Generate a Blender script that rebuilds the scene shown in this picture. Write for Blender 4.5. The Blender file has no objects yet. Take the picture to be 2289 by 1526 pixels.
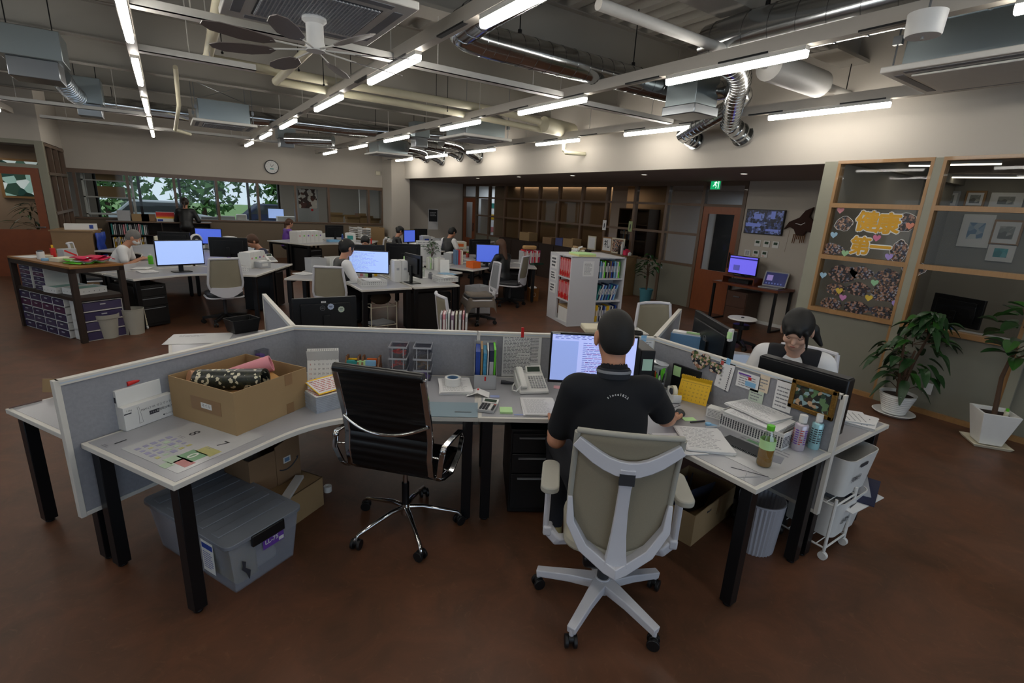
import bpy, math, random
import numpy as np
from mathutils import Vector, Matrix
R_ = random.Random(7)
rad = math.radians
sin, cos, pi = math.sin, math.cos, math.pi

# ------------------------------------------------------------------ camera
scene = bpy.context.scene
YAW, PITCH, ROLL, FPX, CAMH = 0.604956595, 0.269238082, 0.0517009542, 1103.17, 1.93
CX, CY = 1144.5, 763.0
def _camrot():
    f = np.array([sin(YAW)*cos(PITCH), cos(YAW)*cos(PITCH), -sin(PITCH)])
    r = np.array([cos(YAW), -sin(YAW), 0.0]); u = np.cross(r, f)
    c, s = cos(ROLL), sin(ROLL)
    return np.array([c*r+s*u, -s*r+c*u, f])
CM = _camrot()
cd = bpy.data.cameras.new('camera'); cam = bpy.data.objects.new('camera', cd)
scene.collection.objects.link(cam); scene.camera = cam
cd.sensor_width = 36.0; cd.lens = 36.0*FPX/2289.0; cd.clip_start = 0.05; cd.clip_end = 200
_m = Matrix((CM[0], CM[1], -CM[2])).transposed().to_4x4(); _m.translation = (0, 0, CAMH)
cam.matrix_world = _m

# ------------------------------------------------------------------ world, exposure
EXPO = 0.0
scene.view_settings.view_transform = 'Standard'; scene.view_settings.look = 'None'
scene.view_settings.gamma = 1.0; scene.view_settings.use_curve_mapping = False
scene.view_settings.exposure = EXPO
w = bpy.data.worlds.new('sky'); scene.world = w; w.use_nodes = True
_bg = w.node_tree.nodes['Background']
_bg.inputs[0].default_value = (0.72, 0.86, 1.0, 1); _bg.inputs[1].default_value = 1.1

def area(name, loc, rot, sx, sy, power, col):
    l = bpy.data.lights.new(name, 'AREA'); l.shape = 'RECTANGLE'; l.size = sx; l.size_y = sy
    l.energy = power; l.color = col
    o = bpy.data.objects.new(name, l); scene.collection.objects.link(o); o.location = loc; o.rotation_euler = rot
    return o
# daylight through the windows behind the camera (back wall) and in the left wall
area('window_daylight', (1.5, -3.9, 1.75), (rad(90), 0, 0), 7.5, 1.9, 46, (0.60, 0.78, 1.0))
area('window_daylight_side', (-6.9, 3.5, 1.75), (0, rad(-90), 0), 1.9, 7.0, 26, (0.60, 0.78, 1.0))

# ------------------------------------------------------------------ pixel helpers: a pixel of the photograph to a point on a plane of the room
def ray(px, py): return np.array([(px-CX)/FPX, -(py-CY)/FPX, 1.0]) @ CM
def at(px, py, z=0.0):
    d = ray(px, py); t = (z-CAMH)/d[2]; return (d[0]*t, d[1]*t, z)
def atx(px, py, X):
    d = ray(px, py); t = X/d[0]; return (X, d[1]*t, CAMH+d[2]*t)
def aty(px, py, Y):
    d = ray(px, py); t = Y/d[1]; return (d[0]*t, Y, CAMH+d[2]*t)
def atd(px, py, depth):
    d = ray(px, py); return (d[0]*depth, d[1]*depth, CAMH+d[2]*depth)

# ------------------------------------------------------------------ materials
_mats = {}
def srgb(c):
    if isinstance(c, str): c = [int(c[i:i+2], 16)/255 for i in (0, 2, 4)]
    return tuple(((x/12.92) if x <= 0.04045 else ((x+0.055)/1.055)**2.4) for x in c)
def mat(name, col='808080', rough=0.6, metal=0.0, emit=0, alpha=1.0, noise=0.0, nscale=30, spec=0.5, bump=0.0, coat=0.0):
    if name in _mats: return _mats[name]
    m = bpy.data.materials.new(name); m.use_nodes = True; nt = m.node_tree; b = nt.nodes['Principled BSDF']
    c = srgb(col)
    b.inputs['Base Color'].default_value = (*c, 1); b.inputs['Roughness'].default_value = rough
    b.inputs['Metallic'].default_value = metal; b.inputs['Specular IOR Level'].default_value = spec
    if coat: b.inputs['Coat Weight'].default_value = coat
    if alpha < 1: b.inputs['Alpha'].default_value = alpha
    if emit:
        b.inputs['Emission Color'].default_value = (*c, 1); b.inputs['Emission Strength'].default_value = emit
    if noise or bump:
        tc = nt.nodes.new('ShaderNodeTexCoord'); n = nt.nodes.new('ShaderNodeTexNoise')
        n.inputs['Scale'].default_value = nscale; n.inputs['Detail'].default_value = 4
        nt.links.new(tc.outputs['Object'], n.inputs['Vector'])
        if noise:
            mx = nt.nodes.new('ShaderNodeMix'); mx.data_type = 'RGBA'
            mx.inputs[6].default_value = (*[x*(1-noise) for x in c], 1); mx.inputs[7].default_value = (*[min(1, x*(1+noise)) for x in c], 1)
            nt.links.new(n.outputs['Fac'], mx.inputs[0]); nt.links.new(mx.outputs[2], b.inputs['Base Color'])
        if bump:
            bp = nt.nodes.new('ShaderNodeBump'); bp.inputs['Strength'].default_value = bump; bp.inputs['Distance'].default_value = 0.004
            nt.links.new(n.outputs['Fac'], bp.inputs['Height']); nt.links.new(bp.outputs['Normal'], b.inputs['Normal'])
    _mats[name] = m; return m
def glassmat(name, tint=(1, 1, 1), refl=0.10, rough=0.02, k=0.09):
    if name in _mats: return _mats[name]
    m = bpy.data.materials.new(name); m.use_nodes = True; nt = m.node_tree
    for n in list(nt.nodes): nt.nodes.remove(n)
    out = nt.nodes.new('ShaderNodeOutputMaterial'); tr = nt.nodes.new('ShaderNodeBsdfTransparent'); gl = nt.nodes.new('ShaderNodeBsdfGlossy')
    mx = nt.nodes.new('ShaderNodeMixShader'); lw = nt.nodes.new('ShaderNodeLayerWeight'); ma = nt.nodes.new('ShaderNodeMath')
    tr.inputs[0].default_value = (*tint, 1); gl.inputs['Roughness'].default_value = rough; lw.inputs[0].default_value = 0.25
    ma.operation = 'MULTIPLY_ADD'; ma.inputs[1].default_value = k; ma.inputs[2].default_value = refl
    nt.links.new(lw.outputs['Fresnel'], ma.inputs[0]); nt.links.new(ma.outputs[0], mx.inputs[0])
    nt.links.new(tr.outputs[0], mx.inputs[1]); nt.links.new(gl.outputs[0], mx.inputs[2]); nt.links.new(mx.outputs[0], out.inputs[0])
    _mats[name] = m; return m
def woodmat(name, c1, c2, rough=0.45, scale=(1, 8, 1), coat=0.1):
    if name in _mats: return _mats[name]
    m = mat(name, c1, rough, coat=coat); nt = m.node_tree; b = nt.nodes['Principled BSDF']
    tc = nt.nodes.new('ShaderNodeTexCoord'); mp = nt.nodes.new('ShaderNodeMapping'); mp.inputs['Scale'].default_value = scale
    n = nt.nodes.new('ShaderNodeTexNoise'); n.inputs['Scale'].default_value = 6; n.inputs['Detail'].default_value = 6; n.inputs['Distortion'].default_value = 0.6
    mx = nt.nodes.new('ShaderNodeMix'); mx.data_type = 'RGBA'; mx.inputs[6].default_value = (*srgb(c1), 1); mx.inputs[7].default_value = (*srgb(c2), 1)
    nt.links.new(tc.outputs['Object'], mp.inputs[0]); nt.links.new(mp.outputs[0], n.inputs['Vector'])
    nt.links.new(n.outputs['Fac'], mx.inputs[0]); nt.links.new(mx.outputs[2], b.inputs['Base Color'])
    return m
def photomat(name, cols, scale=22, rough=0.35, emit=0):
    """printed photograph: irregular cells of a few colours"""
    if name in _mats: return _mats[name]
    m = mat(name, '806050', rough); nt = m.node_tree; b = nt.nodes['Principled BSDF']
    tc = nt.nodes.new('ShaderNodeTexCoord'); v = nt.nodes.new('ShaderNodeTexVoronoi'); v.inputs['Scale'].default_value = scale
    s = nt.nodes.new('ShaderNodeSeparateColor'); r = nt.nodes.new('ShaderNodeValToRGB'); r.color_ramp.interpolation = 'CONSTANT'
    el = r.color_ramp.elements
    while len(el) < len(cols): el.new(0.5)
    for i, c in enumerate(cols):
        el[i].position = i/len(cols); el[i].color = (*srgb(c), 1)
    nt.links.new(tc.outputs['Object'], v.inputs['Vector']); nt.links.new(v.outputs['Color'], s.inputs[0]); nt.links.new(s.outputs[0], r.inputs[0])
    nt.links.new(r.outputs[0], b.inputs['Base Color'])
    if emit:
        nt.links.new(r.outputs[0], b.inputs['Emission Color']); b.inputs['Emission Strength'].default_value = emit
    return m

M_ = dict(
 white=('d9d9d6', .45), white_paint=('c9c2b4', .85), paper=('dcdcdc', .8), cream=('d6cfb8', .5), black=('0d0e10', .45), blackm=('121316', .35, .3),
 darkgrey=('2b2d31', .5), grey=('7d7f84', .6), lgrey=('a9abae', .55), deskgrey=('8d8f93', .35), edge=('cfccc4', .4), skin=('b98468', .5),
 skin2=('b58d74', .5), hair=('080707', .6), brownhair=('4a2e1c', .6), greyhair=('6d6a66', .6), blue=('1f3f94', .5), lblue=('7fb2d6', .5), navy=('1a2140', .6),
 red=('c21f1f', .5), pink=('d68a94', .6), hotpink=('d01f4e', .55), green=('5fc02a', .5), lgreen=('b8e0a0', .7), yellow=('e3b51a', .55), orange=('d8641c', .5),
 purple=('6a3fa0', .55), teal=('2f8f8c', .5), cardboard=('9a7f5a', .8), cardboard2=('82664a', .8), tape=('8a6a48', .35), chrome=('c8c8c8', .08, 1.0),
 steel=('8e9296', .3, .9), galv=('9aa5a8', .32, .85), duct=('b9bcbe', .16, 1.0), pipe=('cfc9ae', .5), railp=('b4aea4', .5), tray=('c8c6c0', .45),
 darkwood=('2a1c14', .55), soil=('2a1d14', .95), leaf=('1d3d1c', .4), leaf2=('2f5a22', .4), bark=('4b3626', .8), screenfab=('84868c', .9),
 chairw=('c6c6cc', .42), mesh=('8b8471', .8), meshlt=('b0aa98', .8), ink=('30323a', .6), redink=('b04a44', .6), brass=('8f6a2a', .35, .8), vest=('14161c', .85), shirt=('dcdcdc', .85),
 polo=('0a0d14', .9), trouser=('15161c', .85), khaki=('9a8a5a', .8), blanket=('6e655c', .95), putty=('a3a196', .6), bluegrey=('5f7fa0', .5), magenta=('8a2a5a', .5))
def G(k):
    if k in _mats: return _mats[k]
    v = M_[k]
    return mat(k, v[0], v[1], v[2] if len(v) > 2 else 0.0, noise=0.05 if len(v) < 3 else 0, nscale=12)

# ------------------------------------------------------------------ mesh builder
class MB:
    def __init__(s, m='white'):
        s.v = []; s.f = []; s.mi = []; s.ms = []; s.T = Matrix.Identity(4); s.cur = m
    def _m(s, m):
        m = m or s.cur
        if m not in s.ms: s.ms.append(m)
        return s.ms.index(m)
    def add(s, vs, fs, m=None):
        k = len(s.v); mi = s._m(m); T = s.T
        for p in vs: s.v.append(tuple(T @ Vector(p)))
        for f in fs: s.f.append([i+k for i in f]); s.mi.append(mi)
        return s
    def box(s, a, b, m=None):
        x0, y0, z0 = a; x1, y1, z1 = b
        vs = [(x0,y0,z0),(x1,y0,z0),(x1,y1,z0),(x0,y1,z0),(x0,y0,z1),(x1,y0,z1),(x1,y1,z1),(x0,y1,z1)]
        return s.add(vs, [(0,3,2,1),(4,5,6,7),(0,1,5,4),(1,2,6,5),(2,3,7,6),(3,0,4,7)], m)
    def cb(s, c, d, m=None, rz=0, rx=0, ry=0):
        T0 = s.T; s.T = T0 @ Matrix.Translation(c) @ Matrix.Rotation(rz, 4, 'Z') @ Matrix.Rotation(ry, 4, 'Y') @ Matrix.Rotation(rx, 4, 'X')
        s.box((-d[0]/2, -d[1]/2, -d[2]/2), (d[0]/2, d[1]/2, d[2]/2), m); s.T = T0; return s
    def prism(s, poly, z0, z1, m=None, top=None):
        n = len(poly)
        if isinstance(top, (list, tuple)): up = top
        else: up = poly
        vs = [(p[0], p[1], z0) for p in poly]+[(p[0], p[1], z1) for p in up]
        return s.add(vs, [tuple(range(n-1, -1, -1)), tuple(range(n, 2*n))]+[(i, (i+1) % n, n+(i+1) % n, n+i) for i in range(n)], m)
    def cyl(s, p0, p1, r0, r1=None, m=None, n=12, cap=True):
        r1 = r0 if r1 is None else r1
        p0 = Vector(p0); p1 = Vector(p1); d = (p1-p0)
        if d.length < 1e-7: return s
        q = d.to_track_quat('Z', 'Y').to_matrix(); vs = []
        for p, r in ((p0, r0), (p1, r1)):
            for i in range(n):
                a = 2*pi*i/n; vs.append(p + q @ Vector((cos(a)*r, sin(a)*r, 0)))
        fs = [(i, (i+1) % n, n+(i+1) % n, n+i) for i in range(n)]
        if cap: fs += [tuple(range(n-1, -1, -1)), tuple(range(n, 2*n))]
        return s.add(vs, fs, m)
    def loft(s, rings, m=None, cap=True, close=True):
        n = len(rings[0]); vs = [p for r in rings for p in r]; fs = []
        for k in range(len(rings)-1):
            for i in range(n if close else n-1):
                j = (i+1) % n; fs.append((k*n+i, k*n+j, (k+1)*n+j, (k+1)*n+i))
        if cap: fs += [tuple(range(n-1, -1, -1)), tuple(range((len(rings)-1)*n, len(rings)*n))]
        return s.add(vs, fs, m)
    def tube(s, pts, r, m=None, n=8, sec=None, up=None):
        """tube along points; sec=(w,h) rectangular/elliptic section"""
        P = [Vector(p) for p in pts]; rings = []; prev = None
        for i, p in enumerate(P):
            t = (P[min(i+1, len(P)-1)]-P[max(i-1, 0)]).normalized()
            u = Vector(up) if up else (prev if prev else (Vector((0, 0, 1)) if abs(t.z) < .9 else Vector((1, 0, 0))))
            x = t.cross(u)
            x = x.normalized() if x.length > 1e-6 else Vector((1, 0, 0)); y = x.cross(t).normalized(); prev = y
            rr = r[i] if isinstance(r, (list, tuple)) else r; ring = []
            if sec:
                w_, h_ = sec if not isinstance(sec[0], (list, tuple)) else sec[i]
                for a, b in ((-1, -1), (1, -1), (1, 1), (-1, 1)): ring.append(p + x*a*w_/2 + y*b*h_/2)
            else:
                for k in range(n):
                    a = 2*pi*k/n; ring.append(p + x*cos(a)*rr + y*sin(a)*rr)
            rings.append(ring)
        return s.loft(rings, m)
    def lathe(s, prof, c=(0, 0, 0), m=None, n=20, fl=None):
        vs = []; fs = []; N = len(prof)
        for i in range(n):
            a = 2*pi*i/n; k = 1 if fl is None else (1+fl*(1 if i % 2 else -1))
            for r, z in prof: vs.append((c[0]+r*k*cos(a), c[1]+r*k*sin(a), c[2]+z))
        for i in range(n):
            j = (i+1) % n
            for k in range(N-1): fs.append((i*N+k, j*N+k, j*N+k+1, i*N+k+1))
        return s.add(vs, fs, m)
    def sph(s, c, r, m=None, n=12):
        r = (r, r, r) if not isinstance(r, (tuple, list)) else r
        vs = [(c[0], c[1], c[2]-r[2])]; fs = []
        h = n//2
        for j in range(1, h):
            b = -pi/2+pi*j/h
            for i in range(n):
                a = 2*pi*i/n; vs.append((c[0]+r[0]*cos(b)*cos(a), c[1]+r[1]*cos(b)*sin(a), c[2]+r[2]*sin(b)))
        vs.append((c[0], c[1], c[2]+r[2])); L = len(vs)-1
        for i in range(n):
            j = (i+1) % n; fs.append((0, 1+j, 1+i)); fs.append((L, 1+(h-2)*n+i, 1+(h-2)*n+j))
            for k in range(h-2): fs.append((1+k*n+i, 1+k*n+j, 1+(k+1)*n+j, 1+(k+1)*n+i))
        return s.add(vs, fs, m)
    def quad(s, a, b, c, d, m=None): return s.add([a, b, c, d], [(0, 1, 2, 3)], m)
    def sheet(s, c, w_, h_, m=None, t=0.0006, rz=0, rx=0, ry=0): return s.cb(c, (w_, h_, t), m, rz, rx, ry)
    def tray_(s, c, w_, d_, h_, th=.006, m=None, flare=0.0, rz=0):
        """open box"""
        T0 = s.T; s.T = T0 @ Matrix.Translation(c) @ Matrix.Rotation(rz, 4, 'Z')
        a, b, fa = w_/2, d_/2, flare
        def ring(x, y, z): return [(-x, -y, z), (x, -y, z), (x, y, z), (-x, y, z)]
        s.loft([ring(a, b, 0), ring(a+fa, b+fa, h_), ring(a+fa-th, b+fa-th, h_), ring(a-th, b-th, th)], m); s.T = T0; return s
    def text(s, body, size, T, m=None, bold=0.0, ax='CENTER'):
        vs, fs = text_geo(body, size, 0, ax); T0 = s.T; n = 8 if bold else 1
        for k in range(n): s.T = T0 @ T @ Matrix.Translation((bold*size*cos(k*pi/4), bold*size*sin(k*pi/4), k*.00001)); s.add(vs, fs, m)
        s.T = T0; return s
    def lines(s, T, w_, h_, rows, m='ink', fill=.75, th=.35, seed=1, words=5):
        """rows of small printed marks on a sheet centred at T"""
        r = random.Random(seed); T0 = s.T; s.T = T0 @ T; dy = h_/rows
        for i in range(rows):
            y = h_/2-dy*(i+.5); x = -w_/2; end = -w_/2+w_*(fill if r.random() < .7 else r.uniform(.3, 1))
            while x < end:
                l = w_/words*r.uniform(.4, 1.3); l = min(l, w_/2-x)
                if l <= 0: break
                s.add([(x, y-dy*th/2, 0), (x+l, y-dy*th/2, 0), (x+l, y+dy*th/2, 0), (x, y+dy*th/2, 0)], [(0, 1, 2, 3)], m)
                x += l+w_*.03
        s.T = T0; return s
    def build(s, name, parent=None, loc=None, rz=None, bevel=0, smooth=40, seg=2, mats=None):
        me = bpy.data.meshes.new(name); me.from_pydata(s.v, [], s.f); me.polygons.foreach_set('material_index', s.mi)
        for k in s.ms: me.materials.append(k if not isinstance(k, str) else G(k))
        if smooth:
            me.polygons.foreach_set('use_smooth', [True]*len(me.polygons)); me.set_sharp_from_angle(angle=rad(smooth))
        me.update()
        o = bpy.data.objects.new(name, me); scene.collection.objects.link(o)
        if parent is not None: o.parent = parent
        if loc is not None: o.location = loc
        if rz is not None: o.rotation_euler[2] = rz
        if bevel:
            b = o.modifiers.new('b', 'BEVEL'); b.width = bevel; b.segments = seg; b.limit_method = 'ANGLE'; b.angle_limit = rad(40)
        return o
_tc = {}
def text_geo(body, size, bold=0, ax='CENTER'):
    k = (body, round(size, 4), bold, ax)
    if k in _tc: return _tc[k]
    c = bpy.data.curves.new('t', 'FONT'); c.body = body; c.size = size; c.align_x = ax; c.align_y = 'CENTER'; c.offset = bold*size; c.resolution_u = 2
    o = bpy.data.objects.new('t', c); me = bpy.data.meshes.new_from_object(o)
    _tc[k] = ([tuple(v.co) for v in me.vertices], [tuple(p.vertices) for p in me.polygons])
    bpy.data.objects.remove(o); bpy.data.curves.remove(c); bpy.data.meshes.remove(me)
    return _tc[k]
def Tr(x=0, y=0, z=0, rz=0, rx=0, ry=0): return Matrix.Translation((x, y, z)) @ Matrix.Rotation(rz, 4, 'Z') @ Matrix.Rotation(ry, 4, 'Y') @ Matrix.Rotation(rx, 4, 'X')

def tag(o, label=None, cat=None, group=None, kind=None):
    if label: o['label'] = label
    if cat: o['category'] = cat
    if group: o['group'] = group
    if kind: o['kind'] = kind
    return o
def thing(name, label, cat, loc=(0, 0, 0), rz=0, group=None):
    o = bpy.data.objects.new(name, None); scene.collection.objects.link(o); o.empty_display_size = .05
    o.location = loc; o.rotation_euler = (0, 0, rz); return tag(o, label, cat, group)
def solo(mb, name, label, cat, loc=(0, 0, 0), rz=0, group=None, bevel=0, smooth=40):
    return tag(mb.build(name, None, loc, rz, bevel, smooth), label, cat, group)
def struct(mb, name, bevel=0, smooth=30): return tag(mb.build(name, bevel=bevel, smooth=smooth), kind='structure')
def kids(o): return [c for c in bpy.data.objects if c.parent == o]
def dup(root, loc, rz, label=None, group=None):
    r = root.copy(); scene.collection.objects.link(r); r.location = loc; r.rotation_euler = (0, 0, rz)
    if label: r['label'] = label
    if group: r['group'] = group
    for ch in list(root.children):
        c = ch.copy(); scene.collection.objects.link(c); c.parent = r
        for g_ in ch.children:
            d = g_.copy(); scene.collection.objects.link(d); d.parent = c
    return r
def bez(a, b, c, n=8): return [tuple((1-t)**2*a[i]+2*t*(1-t)*b[i]+t*t*c[i] for i in range(len(a))) for t in [k/n for k in range(n+1)]]
def rrect(w_, h_, r, n=4):
    P = []
    for cx, cy, a0 in ((w_/2-r, h_/2-r, 0), (-w_/2+r, h_/2-r, 90), (-w_/2+r, -h_/2+r, 180), (w_/2-r, -h_/2+r, 270)):
        for i in range(n+1):
            a = rad(a0+90*i/n); P.append((cx+r*cos(a), cy+r*sin(a)))
    return P

# ------------------------------------------------------------------ implicit surfaces (people)
def sdf_mesh(prims, vox):
    """smooth union of capsules / ellipsoids, surface nets"""
    lo = np.array([1e9]*3); hi = -lo
    for p in prims:
        if p[0] == 'c':
            a, b, r0, r1 = map(np.asarray, p[1:5]); lo = np.minimum(lo, np.minimum(a-r0, b-r1)); hi = np.maximum(hi, np.maximum(a+r0, b+r1))
        elif p[0] == 'e':
            c, r = np.asarray(p[1]), max(p[2]); lo = np.minimum(lo, c-r); hi = np.maximum(hi, c+r)
    lo -= 3*vox; hi += 3*vox; n = np.ceil((hi-lo)/vox).astype(int)+1
    F = np.full(n, 0.2, np.float32)
    ax = [lo[i]+vox*np.arange(n[i]) for i in range(3)]
    for p in prims:
        k = p[-1]; sub = p[0].startswith('-'); ty = p[0].lstrip('-')
        if ty == 'c':
            a, b = np.asarray(p[1], float), np.asarray(p[2], float); r0, r1 = p[3], p[4]; bl = np.minimum(a-r0, b-r1); bh = np.maximum(a+r0, b+r1)
        elif ty == 'e':
            c = np.asarray(p[1], float); rr = np.asarray(p[2], float); bl = c-max(rr); bh = c+max(rr)
        else:
            bl, bh = np.asarray(p[1], float), np.asarray(p[2], float)
        mg = max(abs(k)*1.2, 2*vox)+vox
        i0 = np.maximum(0, ((bl-mg-lo)/vox).astype(int)); i1 = np.minimum(n, ((bh+mg-lo)/vox).astype(int)+2)
        if (i1 <= i0).any(): continue
        X, Y, Z = np.meshgrid(*[ax[i][i0[i]:i1[i]] for i in range(3)], indexing='ij')
        if ty == 'c':
            d = b-a; L = max(d@d, 1e-12); t = np.clip(((X-a[0])*d[0]+(Y-a[1])*d[1]+(Z-a[2])*d[2])/L, 0, 1)
            D = np.sqrt((X-a[0]-t*d[0])**2+(Y-a[1]-t*d[1])**2+(Z-a[2]-t*d[2])**2)-(r0+(r1-r0)*t)
        elif ty == 'e':
            q = p[3]
            U = np.stack([X-c[0], Y-c[1], Z-c[2]], -1)
            if q is not None: U = U @ np.asarray(q)
            k0 = np.sqrt(((U/rr)**2).sum(-1)); k1 = np.sqrt(((U/rr**2)**2).sum(-1)); D = k0*(k0-1)/np.maximum(k1, 1e-9)
        else:
            c = (bl+bh)/2; h = (bh-bl)/2; D = np.maximum(np.maximum(abs(X-c[0])-h[0], abs(Y-c[1])-h[1]), abs(Z-c[2])-h[2])
        S = F[i0[0]:i1[0], i0[1]:i1[1], i0[2]:i1[2]]
        if sub:
            S[...] = np.maximum(S, -D)
        else:
            h = np.maximum(k-abs(S-D), 0)/max(k, 1e-9); S[...] = np.minimum(S, D)-h*h*k*.25
    ins = F < 0
    C = np.zeros((n[0]-1, n[1]-1, n[2]-1, 3)); W = np.zeros(C.shape[:3])
    for axi in range(3):
        sl0 = [slice(None)]*3; sl1 = [slice(None)]*3; sl0[axi] = slice(0, -1); sl1[axi] = slice(1, None)
        A, B = F[tuple(sl0)], F[tuple(sl1)]; ch = (A < 0) != (B < 0); t = np.where(ch, A/np.where(A == B, 1, A-B), 0)
        o = [i for i in range(3) if i != axi]
        for du in (0, 1):
            for dv in (0, 1):
                s_ = [slice(None)]*3; s_[o[0]] = slice(du, n[o[0]]-1+du); s_[o[1]] = slice(dv, n[o[1]]-1+dv)
                c_, t_ = ch[tuple(s_)], t[tuple(s_)]
                W += c_; C[..., axi] += t_; C[..., o[0]] += c_*du; C[..., o[1]] += c_*dv
    idx = -np.ones(W.shape, int); m = W > 0; idx[m] = np.arange(m.sum()); base = np.argwhere(m)
    V = lo+vox*(base+C[m]/W[m][:, None]); faces = []
    for axi in range(3):
        sl0 = [slice(None)]*3; sl1 = [slice(None)]*3; sl0[axi] = slice(0, -1); sl1[axi] = slice(1, None)
        A, B = ins[tuple(sl0)], ins[tuple(sl1)]; E = np.argwhere(A != B); u, v = [(1, 2), (2, 0), (0, 1)][axi]
        E = E[(E[:, u] > 0) & (E[:, v] > 0) & (E[:, u] < n[u]-1) & (E[:, v] < n[v]-1)]
        if not len(E): continue
        fl = A[tuple(E.T)]
        def ix(du, dv):
            q = E.copy(); q[:, u] += du; q[:, v] += dv; return idx[tuple(q.T)]
        Q = np.stack([ix(-1, -1), ix(0, -1), ix(0, 0), ix(-1, 0)], 1); Q[~fl] = Q[~fl][:, ::-1]; faces.append(Q)
    Fq = np.concatenate(faces); Fq = Fq[(Fq >= 0).all(1)]
    return V, Fq
def sdf_obj(name, prims, vox, m, parent):
    V, Fq = sdf_mesh(prims, vox); me = bpy.data.meshes.new(name)
    me.vertices.add(len(V)); me.vertices.foreach_set('co', V.ravel().astype(np.float32))
    me.loops.add(len(Fq)*4); me.loops.foreach_set('vertex_index', Fq.ravel().astype(np.int32))
    me.polygons.add(len(Fq)); me.polygons.foreach_set('loop_start', (np.arange(len(Fq))*4).astype(np.int32))
    me.polygons.foreach_set('use_smooth', [True]*len(Fq)); me.update(calc_edges=True); me.validate()
    me.materials.append(G(m) if isinstance(m, str) else m)
    o = bpy.data.objects.new(name, me); scene.collection.objects.link(o); o.parent = parent; return o
# ------------------------------------------------------------------ room shell
XW, XC, YF, ZS, ZD = 6.45, 9.05, 16.75, 2.58, 4.0
def floormat():
    m = mat('floor_lino', '664638', .42, spec=.35); nt = m.node_tree; b = nt.nodes['Principled BSDF']
    tc = nt.nodes.new('ShaderNodeTexCoord'); n1 = nt.nodes.new('ShaderNodeTexNoise'); n1.inputs['Scale'].default_value = 3.2; n1.inputs['Detail'].default_value = 8; n1.inputs['Roughness'].default_value = .65; n1.inputs['Distortion'].default_value = 1.2
    n2 = nt.nodes.new('ShaderNodeTexNoise'); n2.inputs['Scale'].default_value = 9; n2.inputs['Detail'].default_value = 5; n2.inputs['Distortion'].default_value = 3.5
    r = nt.nodes.new('ShaderNodeValToRGB'); e = r.color_ramp.elements; e[0].position = .32; e[0].color = (*srgb('503829'), 1); e[1].position = .72; e[1].color = (*srgb('6c4632'), 1)
    r2 = nt.nodes.new('ShaderNodeValToRGB'); e = r2.color_ramp.elements; e[0].position = .60; e[0].color = (0, 0, 0, 1); e[1].position = .74; e[1].color = (.35, .35, .35, 1)
    mx = nt.nodes.new('ShaderNodeMix'); mx.data_type = 'RGBA'; mx.inputs[7].default_value = (*srgb('7c5840'), 1)
    for n in (n1, n2): nt.links.new(tc.outputs['Object'], n.inputs['Vector'])
    nt.links.new(n1.outputs['Fac'], r.inputs[0]); nt.links.new(n2.outputs['Fac'], r2.inputs[0]); nt.links.new(r2.outputs[0], mx.inputs[0]); nt.links.new(r.outputs[0], mx.inputs[6]); nt.links.new(mx.outputs[2], b.inputs['Base Color'])
    return m
FLOOR = floormat()
WALL = mat('wall_plaster', 'bab3a8', .9, noise=.03, nscale=3)
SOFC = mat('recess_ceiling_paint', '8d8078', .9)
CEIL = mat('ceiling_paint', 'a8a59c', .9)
BEAM = mat('beam_paint', '9c9890', .75)
POST = mat('grey_green_frame', '8a8878', .6, noise=.06, nscale=8)
PANEL = mat('grey_panel', '77766a', .7, noise=.04, nscale=5)
FRW = woodmat('light_wood_frame', 'a07a4c', '8a6640')
BRW = woodmat('brown_frame', '6b5544', '5c4838')
DOORW = woodmat('door_wood', '8a4a22', '74391a', .4)
GL = glassmat('pane_glass', (.88, .89, .88), .008, k=.05)
GLD = glassmat('pane_glass_dark', (.82, .78, .72), .006, k=.03)
struct(MB(FLOOR).box((-9, -5, -.1), (13.5, 22, 0)), 'floor')
# corrugated roof deck along Y
b = MB(CEIL); x = -8.0; prof = []
while x < 6.9:
    prof += [(x, ZD), (x+.11, ZD), (x+.15, ZD+.075), (x+.27, ZD+.075)]; x += .31
b.loft([[(p[0], -4.5, p[1]) for p in prof]+[(7.0, -4.5, ZD+.2), (-8, -4.5, ZD+.2)], [(p[0], YF+.2, p[1]) for p in prof]+[(7.0, YF+.2, ZD+.2), (-8, YF+.2, ZD+.2)]])
struct(b, 'ceiling', smooth=0)
for i, (y, zb) in enumerate([(-2.5, 3.6), (-.7, 3.6), (1.15, 3.6), (2.97, 3.6), (4.8, 3.6), (6.6, 3.6), (8.4, 3.6), (10.2, 3.6), (12.0, 3.6), (13.8, 3.6), (15.6, 3.6)]):
    m = MB(BEAM); m.box((-8, y-.006, zb), (XW, y+.006, ZD)); m.box((-8, y-.075, zb), (XW, y+.075, zb+.012)); m.box((-8, y-.075, ZD-.012), (XW, y+.075, ZD))
    if y in (2.97, 4.8):
        for xa, xb in (((1.0, 2.55) if y == 4.8 else (2.6, 4.2)), (5.7, XW)):
            m.box((xa, y-.15, zb-.004), (xb, y+.15, zb+.03)); m.box((xa, y-.02, zb), (xb, y+.02, ZD))
    struct(m, 'trim_%d' % (i+1))
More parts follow.
